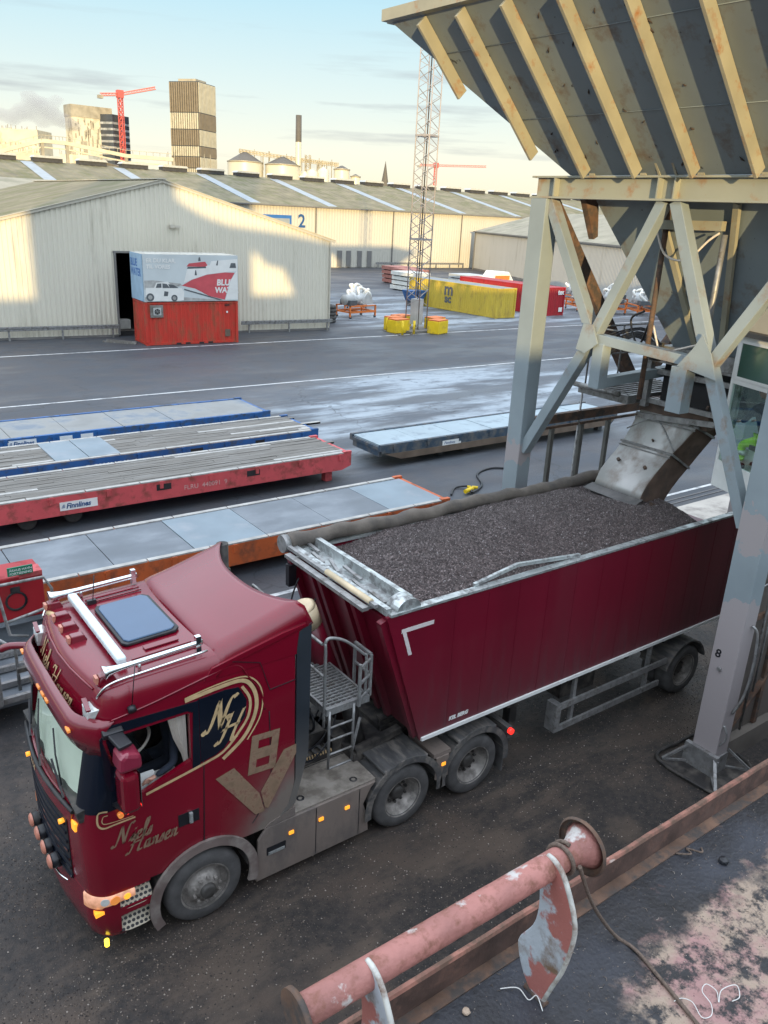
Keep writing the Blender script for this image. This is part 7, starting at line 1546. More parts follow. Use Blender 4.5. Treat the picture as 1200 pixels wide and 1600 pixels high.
    def rib(y, X0=11.22):
        # lowest point where the rib meets the hip
        if y > 10.22: k = (y-10.22)/2.28
        elif y < 6.38: k = (6.38-y)/2.28
        else: k = 0
        z0 = 9.205+k*2.215; x0 = 11.22-k*2.22
        d = Vector((-2.22, 0, 2.215)).normalized(); n = Vector((-2.215, 0, -2.22)).normalized()
        p = Vector((x0, y, z0))+n*.11+d*(-.16 if k > 0 else .12); q = Vector((9.02, y, 11.40))+n*.11
        w = MB(); 
        w = MB(); sd = Vector((0, 1, 0))
        def pl(c0, c1, hw, hn, off=0.0):
            vs = [c+sd*a*hw+n*(b_*hn+off) for c in (c0, c1) for a, b_ in ((-1, -1), (1, -1), (1, 1), (-1, 1))]; w.add(vs, [(3,2,1,0), (4,5,6,7), (0,1,5,4), (1,2,6,5), (2,3,7,6), (3,0,4,7)])
        pl(p, q, .028, .105, 0.0)
        w.build('rib', 'rib', up, bevel=.006)
    for y in (4.7, 5.68, 6.70, 7.70, 8.72, 9.74, 10.70, 11.62): rib(y)
    for y in (6.70, 7.70, 8.72, 9.74):
        w = MB(); w.box((11.19, y-.06, 9.201), (11.36, y+.05, 9.40)); w.build('rib_foot', 'rib', up)
    for y in (8.12, 8.42):
        w = MB(); w.prism([(11.20, 9.201), (11.38, 9.201), (10.98, 9.72), (10.86, 9.66), (10.86, 9.60)], None, 'xz', y-.02, y+.02); w.build('centre_gusset', 'rib', up)
    nn = Vector((-2.215, 0, -2.22)).normalized()
    for k in (.36, .78):
        c_ = Vector((11.22-k*2.22, 0, 9.205+k*2.215))+nn*.004; ye = 10.22+2.28*k-.05; w = MB(); w.tube([Vector((c_.x, 6.38-2.28*k+.05, c_.z)), Vector((c_.x, ye, c_.z))], .007, 5); w.build('weld_seam', 'hopper', up)
    rn = random.Random(21)
    for i in range(26):   # dents and scraped rusty scars in the plate
        k = rn.uniform(.05, .9); y = rn.uniform(6.6, 10.2+2.0*k); c_ = Vector((11.22-k*2.22, y, 9.205+k*2.215)); dd = Vector((-.7, 0, .7)); l_ = rn.uniform(.03, .10); s_ = rn.uniform(-.06, .06)
        w = MB(); w.tube([c_+nn*.002, c_+dd*l_*.5+Vector((0, s_*.5, 0))+nn*.012, c_+dd*l_+Vector((0, s_, 0))+nn*.002], [.004, rn.uniform(.008, .02), .003], 6); w.build('plate_scar', 'scar', up)
    # ribs on the inland and seaward slopes
    for sgn, yb0, yt0 in ((1, 10.22, 12.5), (-1, 6.38, 4.1)):
        for i in range(2, 9):
            x = 10.0+i*1.1; k = max(0, (11.22-x)/2.22, (x-19.78)/2.22); z0 = 9.205+k*2.215; y0 = yb0+sgn*k*2.28
            w = MB(); w.beam((x, y0+sgn*.09, z0-.09), (x, yt0+sgn*.09, 11.40-.09), .10, .2, (0, 0, 1)); w.build('rib', 'rib', up)
    lo = frustum('lower_bin', (11.75, 6.45, 16.9, 10.15), (13.05, 7.65, 15.5, 8.95), 8.95, 6.45, 'hopper')
    w = MB(); w.box((11.56, 6.4, 8.93), (17.0, 10.2, 9.2)); w.build('bin_collar', 'hopper', up)
    for y in (9.9,): w = MB(); w.prism([(11.60, 8.85), (11.95, 8.2), (12.05, 8.25), (11.95, 8.85)], None, 'xz', 10.16, 10.28); w.build('knee_bracket', 'rust', lo)
    for y0, y1 in ((8.75, 8.45), (7.35, 7.95)):
        w = MB(); w.beam((11.71, y0, 8.85), (13.0, y1, 6.5), .10, .07, (-1, 0, 0)); w.build('rib', 'rib', lo)
    w = MB(); w.beam((11.78, 8.75, 8.5), (11.78, 7.55, 8.52), .12, .14); w.build('cross_angle', 'rib', lo)
    for y, z0, z1, m_ in ((8.62, 8.75, 5.65, 'rust'), (7.55, 8.4, 6.6, 'galv')):
        w = MB(); w.tube([(11.85, y, z0), (11.85, y, z1)], .045, 10); w.build('downpipe', m_, t)
    for pts in ([(11.8, 8.75, 8.4), (11.7, 8.45, 8.05), (11.7, 8.05, 8.0), (11.75, 7.75, 8.3), (11.78, 7.6, 8.42)], [(11.9, 8.6, 6.9), (11.8, 8.3, 6.5), (11.8, 8.0, 6.6), (11.85, 7.6, 6.75)]):
        w = MB(); w.tube(cat_rom(pts, 6), .018, 8); w.build('hanging_cable', 'curtain', t)
    w = MB(); w.box((12.9, 7.5, 6.2), (15.65, 9.1, 6.45)); w.box((12.8, 7.4, 6.16), (15.75, 9.2, 6.2)); w.build('outlet_flange', 'galv', t)
    w = MB(); w.box((13.0, 7.6, 5.35), (15.5, 9.0, 6.16)); w.build('outlet_box', 'dark', t)  # solid near-black box, painted shade of the outlet opening
    w = MB()
    for z in (5.42, 5.98): w.beam((12.93, 7.5, z), (12.93, 9.2, z), .06, .09)
    w.beam((12.9, 9.25, 5.3), (12.9, 9.25, 6.3), .12, .12); w.beam((12.9, 7.45, 5.3), (12.9, 7.45, 6.3), .1, .1); w.beam((12.88, 7.5, 5.30), (12.88, 9.2, 5.12), .05, .10); w.build('outlet_frame', 'galv', t)
    w = MB(); w.lathe([(0, -.16), (.12, -.16), (.12, .16), (0, .16)], (12.8, 9.1, 6.35), 'z', 14); w.box((12.7, 8.3, 6.2), (12.95, 8.8, 6.4)); w.build('vibrator_motor', 'chassis', t)
    w = MB(); rnd = random.Random(12)
    for i in range(9): a = rnd.random(); w.tube(cat_rom([(12.75, 9.2-a*.3, 6.45), (12.55+a*.3, 9.5, 6.55+a*.2), (12.4, 9.9+a*.4, 6.1+a*.3), (12.5+a, 10.3+a*.3, 5.75)], 6), .016, 5)
    w.tube(cat_rom([(11.9, 8.7, 6.9), (12.1, 9.0, 6.5), (12.2, 9.3, 6.9), (12.0, 8.9, 7.1)], 8), .02, 6); w.build('cable_bundle', 'black', t)
    # side walkway
    w = MB(); w.box((12.7, 9.5, 5.42), (14.6, 10.5, 5.47)); 
    for i in range(8): w.box((12.7, 9.5+i*.13, 5.471), (14.6, 9.53+i*.13, 5.49))
    w.tube([(12.45, 9.5, 5.5), (12.45, 10.6, 5.5)], .05, 10); w.beam((12.62, 9.4, 5.4), (12.62, 10.6, 5.4), .08, .16); w.beam((14.6, 9.4, 5.4), (12.62, 9.45, 5.4), .08, .16); wk = w.build('walkway', 'galv', t)
    w = MB()
    for p in ((12.65, 10.5), (13.6, 10.5), (14.5, 10.5)): w.tube([(p[0], p[1], 5.45), (p[0], p[1], 6.6)], .02, 6)
    for z in (6.05, 6.6): w.tube([(12.65, 10.5, z), (14.5, 10.5, z)], .018, 6)
    w.tube([(12.65, 9.5, 6.6), (12.65, 10.5, 6.6)], .018, 6); w.build('walkway_rail', 'galv', wk)
    w = MB(); w.tube([(13.2, 11.0, 5.35), (13.2, 11.0, .3)], .025, 6); w.build('cable_rod', 'galv', t)
    # guard fence below, inland side
    w = MB(); w.box((11.56, 10.95, 4.62), (15.6, 11.06, 4.80)); w.box((11.56, 10.98, 4.50), (15.6, 11.03, 4.55)); w.build('guard_rail', 'rust', t)
    for x in (12.42, 13.32, 14.18, 15.2): w = MB(); w.box((x-.045, 10.97, .2), (x+.045, 11.05, 4.5)); w.build('guard_post', 'fencepost', t)
    # guard screen on the ship side
    w = MB(); w.box((11.6, 5.84, .42), (17.3, 5.88, 4.9)); sc_ = w.build('dust_screen', 'screenplate', t)
    w = MB(); w.box((11.62, 5.70, .0), (17.3, 6.0, .40)); w.build('screen_kerb', 'slabdusty', t)
    w = MB()
    for x in (12.6, 14.2, 15.8): w.box((x, 5.78, .42), (x+.1, 5.838, 4.9))
    for z in (2.6, 4.8): w.box((11.6, 5.79, z), (17.3, 5.837, z+.09))
    w.beam((11.7, 5.81, .5), (14.1, 5.81, 2.6), .04, .12, (0, 1, 0)); w.build('screen_frame', 'rust', sc_)
    w = MB(); w.tube([(12.1, 5.75, .5), (12.1, 5.75, 4.9)], .022, 8); w.tube([(12.25, 5.75, 1.2), (12.25, 5.75, 3.2)], .018, 8); w.tube([(11.6, 5.74, 3.25), (12.1, 5.74, 3.3), (12.7, 5.74, 3.3)], .015, 6); w.build('conduit', 'galv', sc_)
    # delivery chute
    prof = [(13.25, 5.42), (12.95, 5.12), (12.78, 4.80), (12.66, 4.60), (12.50, 4.44), (12.30, 4.28), (12.13, 4.12), (12.02, 3.96), (11.98, 3.86)]
    bot = [(13.75, 5.20), (13.52, 4.88), (13.38, 4.55), (13.25, 4.28), (13.06, 4.10), (12.86, 3.92), (12.74, 3.78), (12.66, 3.66), (12.62, 3.56)]
    yA = [8.02, 8.12, 8.25, 8.34, 8.36, 8.36, 8.36, 8.36, 8.36]; yB = [9.35, 9.38, 9.40, 9.42, 9.42, 9.42, 9.42, 9.40, 9.40]; n = len(prof)
    w = MB(); w.add([(p[0], a, p[1]) for p, a in zip(prof, yA)]+[(p[0], b_, p[1]) for p, b_ in zip(prof, yB)], [(i, i+1, n+i+1, n+i) for i in range(n-1)], True); ch = w.build('chute', 'chute', t); md = ch.modifiers.new('s', 'SOLIDIFY'); md.thickness = .015
    for yy, nm in ((yA, 0), (yB, 1)):
        w = MB(); w.add([(p[0], a, p[1]) for p, a in zip(prof, yy)]+[(p[0], a, p[1]) for p, a in zip(bot, yy)], [(i, i+1, n+i+1, n+i) for i in range(n-1)]); s_ = w.build('chute_side', 'chuteside', ch); md = s_.modifiers.new('s', 'SOLIDIFY'); md.thickness = .012
    w = MB(); w.add([(p[0], a, p[1]) for p, a in zip(bot, yA)]+[(p[0], b_, p[1]) for p, b_ in zip(bot, yB)], [(i, i+1, n+i+1, n+i) for i in range(n-1)]); w.build('chute_back', 'chuteside', ch)
    w = MB()
    for k in (1, 3):
        p, q = Vector((prof[k][0]-.02, yA[k]-.03, prof[k][1]+.02)), Vector((prof[k][0]-.02, yB[k]+.03, prof[k][1]+.02)); w.beam(p, q, .05, .035); w.beam(p, (bot[k][0], yA[k]-.03, bot[k][1]), .04, .04)
        w.beam(p+Vector((-.05, 0, -.06)), q+Vector((-.05, 0, -.06)), .02, .02)
    w.build('chute_flange', 'galv', ch)
    w = MB(); k = prof[1]; w.tube([(12.66, 9.38, 4.86), (12.86, 9.1, 5.08), (12.93, 8.95, 5.14), (12.84, 8.7, 4.98), (12.68, 8.3, 4.68)], .014, 6); w.build('lifting_wire', 'galv', ch)
    w = MB()
    for yy in (8.6, 9.2): w.tube([(12.34, yy, 4.32), (12.30, yy, 4.36)], .035, 8)
    w.tube([(12.72, 8.8, 4.74), (12.69, 8.8, 4.78)], .02, 8); w.build('bolt', 'rust', ch)
    w = MB(); vs = []
    for i in range(7): a = i/6; vs += [(11.99-.22*a, 8.30+.02*a, 3.87-.07*a-.03*a*a), (11.99-.26*a, 9.46, 3.87-.06*a)]
    w.add(vs, [(2*i, 2*i+2, 2*i+3, 2*i+1) for i in range(6)], True); lp = w.build('chute_lip', 'lip', ch); md = lp.modifiers.new('s', 'SOLIDIFY'); md.thickness = .012
    w = MB(); w.prism([(12.05, 3.86), (12.62, 3.60), (12.85, 3.52), (12.72, 3.34), (12.45, 3.42), (12.15, 3.62)], None, 'xz', 8.20, 8.215); w.build('chute_flap', 'chuteside', ch)
    w = MB(); w.box((13.0, 7.95, 5.1), (13.8, 9.4, 5.42)); w.build('chute_head', 'chuteside', ch)
    for y in (8.0, 9.42): w = MB(); w.beam((13.0, y, 5.55), (13.9, y, 4.7), .04, .14); w.build('chute_hanger', 'rust', ch)
M['scar'] = mat('dark_rusty_scar', (.05, .035, .03), .8, 0, .6, 12)
M['beam'] = mat('grey_green_beam_paint', (.30, .31, .265), .5, 0, .12, 1, dirt=(.30, .17, .09), dirt_amt=.25, dirt_scale=2.4)
M['fencepost'] = mat('dark_weathered_post', (.11, .11, .10), .7, .1, .25, 3)
M['screenplate'] = mat('dusty_brown_screen', (.115, .10, .088), .8, 0, .25, 1.6, dirt=(.075, .065, .06), dirt_amt=.4)
M['slabdusty'] = mat('dusty_kerb', (.13, .115, .10), .85, 0, .25, 2)
M['coamingdark'] = mat('dark_bar_face', (.085, .05, .04), .8, 0, .45, 4, dirt=(.15, .08, .06), dirt_amt=.4, dirt_scale=5, bump=.3, bscale=20)  # darker brown used on the inner face of the edge bar
M['lip'] = mat('worn_rubber_lip', (.12, .115, .115), .6, .1, .2, 3, dirt=(.20, .19, .18), dirt_amt=.4)
gantry()
# ---------------------------------------------------------------- operator's cabin
def cabin():
    t = thing('control_cabin', (12.5, 7.35, 4.35), 'white-framed operator cabin with large windows hanging beside the chute', 'cabin')
    n_in = Vector((.948, -.317, 0)); d = Vector((-.317, -.948, 0)); O_ = Vector((12.5, 7.38, 0))
    P = lambda s, b_, z: tuple(O_+d*s+n_in*b_+Vector((0, 0, z)))
    W, D, z0, z1 = 1.55, 1.7, 4.36, 6.9
    def pan(s0, s1, b0, b1, za, zb, name, m_, par=t, bv=.004):
        w = MB(); w.add([P(s0, b0, za), P(s1, b0, za), P(s1, b1, za), P(s0, b1, za), P(s0, b0, zb), P(s1, b0, zb), P(s1, b1, zb), P(s0, b1, zb)], [(0,3,2,1), (4,5,6,7), (0,1,5,4), (1,2,6,5), (2,3,7,6), (3,0,4,7)]); return w.build(name, m_, par, bevel=bv)
    pan(0, W, 0, .06, z0, 4.82, 'apron_panel', 'white'); pan(0, W, .06, D, 4.62, 4.70, 'floor', 'trim')
    pan(-.06, W+.06, -.1, D, z1, z1+.07, 'roof', 'slabdusty'); pan(.05, W, .1, D-.1, z1+.07, z1+.75, 'roof_box', 'trim')
    for s in (0, W-.06): pan(s, s+.06, 0, .06, 4.82, z1, 'corner_post', 'white')
    pan(.06, W-.06, .004, .055, 6.12, 6.2, 'transom', 'white'); pan(.06, W-.06, .004, .055, 6.82, z1, 'head_rail', 'white')
    f = pan(.07, W-.07, -.012, .004, 6.2, 6.25, 'window_frame', 'white'); pan(.07, W-.07, -.012, .004, 6.78, 6.83, 'window_frame', 'white'); pan(.07, .12, -.012, .004, 6.25, 6.78, 'window_frame', 'white'); pan(W-.12, W-.07, -.012, .004, 6.25, 6.78, 'window_frame', 'white')
    pan(.12, W-.12, -.002, .003, 6.25, 6.78, 'pane', 'greenglass', bv=0); pan(.06, W-.06, .024, .03, 4.82, 6.12, 'pane', 'glass', bv=0)
    pan(0, .05, .06, D, z0, 4.95, 'side_panel', 'white'); pan(0, .05, D-.06, D, 4.95, z1, 'corner_post', 'white'); pan(.0, .05, .06, D-.06, 6.8, z1, 'side_rail', 'white'); pan(.02, .026, .06, D-.06, 4.95, 6.8, 'pane', 'glass', bv=0)
    pan(.05, W, D-.05, D, z0, 5.35, 'back_wall', 'cabinwall'); pan(W-.02, W, .06, D-.05, z0, 5.15, 'far_side_wall', 'cabinwall'); pan(.05, W, D-.03, D-.025, 5.35, z1, 'pane', 'glass', bv=0); pan(W-.02, W-.015, .06, D-.05, 5.15, z1, 'pane', 'glass', bv=0); pan(W-.06, W, D-.06, D, 5.35, z1, 'corner_post', 'white'); pan(.75, .81, D-.05, D-.001, 5.35, z1, 'mullion', 'white')
    w = MB(); w.add([P(.1, .95, 5.32), P(.55, .95, 5.32), P(.55, 1.6, 5.32), P(.1, 1.6, 5.32), P(.1, .95, 5.36), P(.55, .95, 5.36), P(.55, 1.6, 5.36), P(.1, 1.6, 5.36)], [(0,3,2,1), (4,5,6,7), (0,1,5,4), (1,2,6,5), (2,3,7,6), (3,0,4,7)]); w.build('desk', 'trim', t)
    w = MB(); w.beam(P(.3, 1.2, 5.36), P(.33, 1.3, 5.70), .02, .40); w.build('monitor', 'trim', t)
    w = MB(); w.beam(P(.62, .47, 4.72), P(.62, .47, 5.10), .1, .1); w.beam(P(.42, .47, 5.13), P(.85, .47, 5.13), .42, .08); w.build('operator_seat', 'chassis', t)
    # operator
    m_ = thing('person', P(.4, .45, 4.7), 'operator in the cabin in a dark jacket and bright yellow-green work trousers', 'person')
    V = lambda s, b_, z: P(s, b_, z)
    J = dict(pel=V(.53, .46, 5.30), sp=V(.50, .45, 5.50), ch=V(.45, .43, 5.72), nk=V(.41, .42, 5.88), sl=V(.43, .23, 5.78), sr=V(.46, .62, 5.78), el=V(.30, .18, 5.56), wl=V(.14, .28, 5.50), er=V(.30, .66, 5.56), wr=V(.14, .62, 5.50))
    Rr = dict(pel=(.15, .13), sp=(.14, .12), ch=(.16, .12), nk=.055, sl=.07, sr=.07, el=.05, wl=.035, er=.05, wr=.035)
    body(J, [('pel', 'sp'), ('sp', 'ch'), ('ch', 'nk'), ('ch', 'sl'), ('ch', 'sr'), ('sl', 'el'), ('el', 'wl'), ('sr', 'er'), ('er', 'wr')], Rr, 'jacket', 'darkcloth', m_)
    J = dict(pel=V(.53, .46, 5.26), hl=V(.49, .36, 5.24), hr=V(.49, .57, 5.24), kl=V(.20, .30, 5.12), kr=V(.22, .62, 5.12), al=V(.26, .30, 4.84), ar=V(.30, .62, 4.84))
    Rr = dict(pel=(.15, .12), hl=.10, hr=.10, kl=.075, kr=.075, al=.055, ar=.055)
    body(J, [('pel', 'hl'), ('pel', 'hr'), ('hl', 'kl'), ('hr', 'kr'), ('kl', 'al'), ('kr', 'ar')], Rr, 'trousers', 'hivis', m_)
    for s, b_ in ((.24, .30), (.28, .62)):
        w = MB(); w.tube([V(s+.03, b_, 4.96), V(s+.03, b_, 5.03)], .082, 14); w.build('reflective_band', 'silverband', m_)
        w = MB(); w.tube([V(s+.08, b_, 4.77), V(s-.02, b_, 4.76), V(s-.12, b_, 4.745)], [.05, .055, .035], 10); w.build('boot', 'black', m_)
    for pre, wp, palm, bb in (('l', V(.14, .28, 5.50), V(.10, .30, 5.49), .6), ('r', V(.14, .62, 5.50), V(.10, .61, 5.49), .95)):
        j2 = {'w': wp}; r2 = {'w': .028}; b2 = []; hand(pre, j2, b2, r2, 'w', palm, -d, n_in, (0, 0, -1)); body(j2, b2, r2, 'hand', 'skin', m_)
    head(V(.37, .40, 6.04), -d*.8+Vector((0, 0, -.35)), m_)
M['greenglass'] = mat('green_tinted_pane', (.05, .11, .085), .1, 0, .3, 1.2, spec=.9, coat=.6)
M['cabinwall'] = mat('cabin_lining', (.42, .43, .42), .7, 0, .1, 2)
cabin()
# ================================================================== SHIP DECK IN THE FOREGROUND
def deckmat():
    mt = mat('ship_deck_paint', (.017, .0165, .019), .5, 0, .5, 3, bump=.5, bscale=26); nt = mt.node_tree; b = nt.nodes['Principled BSDF']; L = nt.links.new
    prev = b.inputs['Base Color'].links[0].from_socket; t = N(nt, 'ShaderNodeTexCoord')
    def nz_(s, d, r=.6): n = N(nt, 'ShaderNodeTexNoise'); n.inputs['Scale'].default_value = s; n.inputs['Detail'].default_value = d; n.inputs['Roughness'].default_value = r; L(t.outputs['Object'], n.inputs['Vector']); return n.outputs['Fac']
    def mr(src, a, c, v0=0., v1=1.): r = N(nt, 'ShaderNodeMapRange'); r.inputs[1].default_value = a; r.inputs[2].default_value = c; r.inputs[3].default_value = v0; r.inputs[4].default_value = v1; L(src, r.inputs[0]); return r.outputs[0]
    def op(o_, a, c):
        n = N(nt, 'ShaderNodeMath', operation=o_)
        for i, q in enumerate((a, c)):
            if isinstance(q, (int, float)): n.inputs[i].default_value = q
            else: L(q, n.inputs[i])
        return n.outputs[0]
    s = N(nt, 'ShaderNodeSeparateXYZ'); L(t.outputs['Object'], s.inputs[0]); Y = s.outputs['Y']; X = s.outputs['X']
    n1 = nz_(1.1, 9, .68); n2 = nz_(5.5, 12, .75)
    # trodden pale and pink area inboard, dark cargo dust against the deck edge
    reg = op('ADD', mr(Y, 2.75, 1.95), op('MULTIPLY', op('SUBTRACT', n1, .5), 2.6)); reg = op('ADD', reg, mr(X, 3.0, 5.2, -.25, .25)) 
    m1 = mr(reg, .42, .72); m2 = mr(n2, .43, .53); f = op('MULTIPLY', m1, m2)
    cc = N(nt, 'ShaderNodeMix', data_type='RGBA'); L(mr(nz_(2.1, 4), .45, .6), cc.inputs[0]); cc.inputs[6].default_value = (.31, .235, .18, 1); cc.inputs[7].default_value = (.31, .175, .165, 1)
    mx = N(nt, 'ShaderNodeMix', data_type='RGBA'); L(f, mx.inputs[0]); L(prev, mx.inputs[6]); L(cc.outputs[2], mx.inputs[7]); 
    bl = N(nt, 'ShaderNodeMix', data_type='RGBA'); L(op('MULTIPLY', mr(nz_(.9, 5), .5, .7), .6), bl.inputs[0]); L(mx.outputs[2], bl.inputs[6]); bl.inputs[7].default_value = (.048, .054, .072, 1)
    b2 = N(nt, 'ShaderNodeMix', data_type='RGBA'); L(f, b2.inputs[0]); L(bl.outputs[2], b2.inputs[6]); L(mx.outputs[2], b2.inputs[7])
    L(b2.outputs[2], b.inputs['Base Color']); return mt
M['deck'] = deckmat()
M['hull'] = mat('ship_hull_paint', (.03, .04, .05), .5, 0, .2, .5)
def ship():
    t = thing('cargo_ship', (0, -4, 0), 'deck of the moored cargo ship with rusty pink edge bar in the bottom right corner', 'ship')
    w = MB(); w.prism([(-9.5, 3.13), (3.16, 3.13), (3.16, 3.2), (-9.5, 3.2)], None, 'yz', -30, 45); w.build('deck', 'deck', t)
    w = MB(); w.box((-30, -9.5, -2.8), (45, 3.16, 3.129)); w.build('hull', 'hull', t)
    pts = MB(); n = 150; vs = []; rnd = random.Random(6)
    for i in range(n+1):
        x = -6+i*.14; j = .006*noise.noise(Vector((x*3, 0, 0))); k = .004*noise.noise(Vector((x*9, 5, 0)))
        vs += [(x, 3.125+j, 3.201), (x, 3.122+j, 3.44+k), (x, 3.135+j, 3.462+k), (x, 3.165+j, 3.46+k), (x, 3.18+j, 3.44), (x, 3.18+j, 3.0)]
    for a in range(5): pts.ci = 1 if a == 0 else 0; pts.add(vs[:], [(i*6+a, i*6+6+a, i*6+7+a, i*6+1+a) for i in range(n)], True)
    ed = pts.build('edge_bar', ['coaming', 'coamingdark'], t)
    w = MB(); w.box((-6, 3.02, 3.2005), (15, 3.124, 3.212)); w.build('weld_strip', 'rust', t)
    # pipe fairlead on curved brackets
    yp, zp = 2.78, 4.34
    w = MB(); n_ = 50; p = [(1.68+i*(4.0-1.68)/n_, yp, zp) for i in range(n_+1)]; r = []
    for x, _, _ in p:
        e0 = 0; e1 = max(0, 1-(4.0-x)/.16); r.append(.092+.090*e0**2+.075*e1**2+.0015*noise.noise(Vector((x*8, 0, 0))))
    w.tube([(q[0], q[1], q[2]) for q in p], r, 32); pp = w.build('fairlead_pipe', 'pinkpipe', t)
    w = MB(); w.tube([(1.645, yp, zp), (1.681, yp, zp)], .15, 32); w.build('end_flange', 'rust', pp)
    w = MB(); w.lathe([(.09, .012), (.20, .0), (.215, -.02), (.20, -.035)], (4.0, yp, zp), 'x', 32); w.build('end_flange', 'rust', pp)
    outl = cat_rom([(2.80, 4.425), (2.74, 4.425), (2.66, 4.38), (2.585, 4.27), (2.515, 4.12), (2.49, 3.96), (2.53, 3.66), (2.60, 3.42), (2.66, 3.205)], 5)+cat_rom([(2.76, 3.205), (2.86, 3.32), (2.925, 3.47), (2.93, 3.58), (2.83, 3.78), (2.80, 3.94), (2.81, 4.10), (2.84, 4.22)], 5)
    for x in (2.12, 3.62):
        w = MB(); w.prism(outl, None, 'yz', x, x+.035); bk = w.build('bracket', 'bracket', t, bevel=.008)
        w = MB(); ed_ = [(x+.017, y-.004 if i < 41 else y, z) for i, (y, z) in enumerate(outl[:41])]; w.tube(ed_, .019, 8); w.build('bracket_edge', 'edgewhite', bk)
        w = MB(); w.tube([(x+.017, 2.62, 3.205), (x+.017, 2.82, 3.205)], .03, 8); w.build('weld_seam', 'rust', bk)
M['edgewhite'] = mat('worn_white_edge', (.46, .46, .43), .6, 0, .25, 8, dirt=(.17, .10, .07), dirt_amt=.45, dirt_scale=5)
ship()
w = MB(); pts = []
for i in range(26): a = -1.0+i*.36; pts.append((3.74+.012*i*.25, 2.78+.106*math.cos(a), 4.34+.106*math.sin(a)))
w.tube(pts, .016, 8)
w.tube(cat_rom([(3.82, 2.66, 4.34), (3.98, 2.66, 4.0), (4.25, 2.72, 3.60), (4.52, 2.72, 3.235), (4.56, 2.55, 3.218), (4.50, 2.25, 3.218), (4.43, 1.95, 3.218), (4.35, 1.6, 3.218), (4.2, 1.0, 3.218)], 12), .015, 8)
tag(w.build('mooring_rope', 'rope'), 'thin brown rope tied round the pink pipe and running across the deck', 'rope')
w = MB(); rnd = random.Random(5)
w.tube(cat_rom([(4.44, 2.12, 3.21), (4.50, 2.10, 3.22), (4.53, 2.03, 3.23), (4.50, 1.93, 3.21), (4.57, 1.90, 3.21), (4.64, 1.95, 3.22), (4.66, 2.04, 3.24), (4.74, 2.06, 3.24), (4.77, 1.99, 3.22), (4.71, 1.93, 3.21), (4.80, 1.97, 3.23), (4.92, 1.93, 3.24), (4.88, 1.87, 3.21), (4.80, 1.88, 3.21)], 8), .0032, 6)
tag(w.build('twisted_wire', 'wire'), 'tangled white wire lying on the deck at the bottom right edge', 'wire')
w = MB(); w.tube(cat_rom([(3.45, 2.90, 3.21), (3.55, 2.82, 3.23), (3.56, 2.72, 3.21), (3.62, 2.70, 3.23), (3.58, 2.60, 3.21)], 8), .004, 6)
tag(w.build('twisted_wire', 'wire'), 'short thin white wire on the deck just left of the bracket foot', 'wire')
w = MB(); w.tube(cat_rom([(5.72, 3.02, 3.21), (5.8, 2.92, 3.24), (5.86, 3.0, 3.21), (5.9, 2.88, 3.24), (5.98, 2.93, 3.21)], 8), .009, 6)
tag(w.build('twine_scrap', 'rope'), 'scrap of frayed twine on the deck near the pink edge bar', 'twine')
def stone(x, y, z, r, label, m_='plank'):
    bm = bmesh.new(); bmesh.ops.create_icosphere(bm, subdivisions=2, radius=r)
    for v in bm.verts: v.co *= 1+.25*noise.noise(v.co*(2/r)); v.co.z *= .7; v.co += Vector((x, y, z+r*.5))
    me = bpy.data.meshes.new('stone'); bm.to_mesh(me); bm.free(); me.materials.append(M[m_]); o = bpy.data.objects.new('stone', me); col.objects.link(o); tag(o, label, 'stone')
M['stone'] = mat('beige_stone', (.42, .32, .24), .8, 0, .15, 30)
stone(3.12, 3.02-.12, 3.2, .03, 'small beige stone on the dark deck below the pink pipe', 'stone')
stone(6.0, 2.72, 3.2, .045, 'black lump of cargo on the deck at the right edge', 'black')
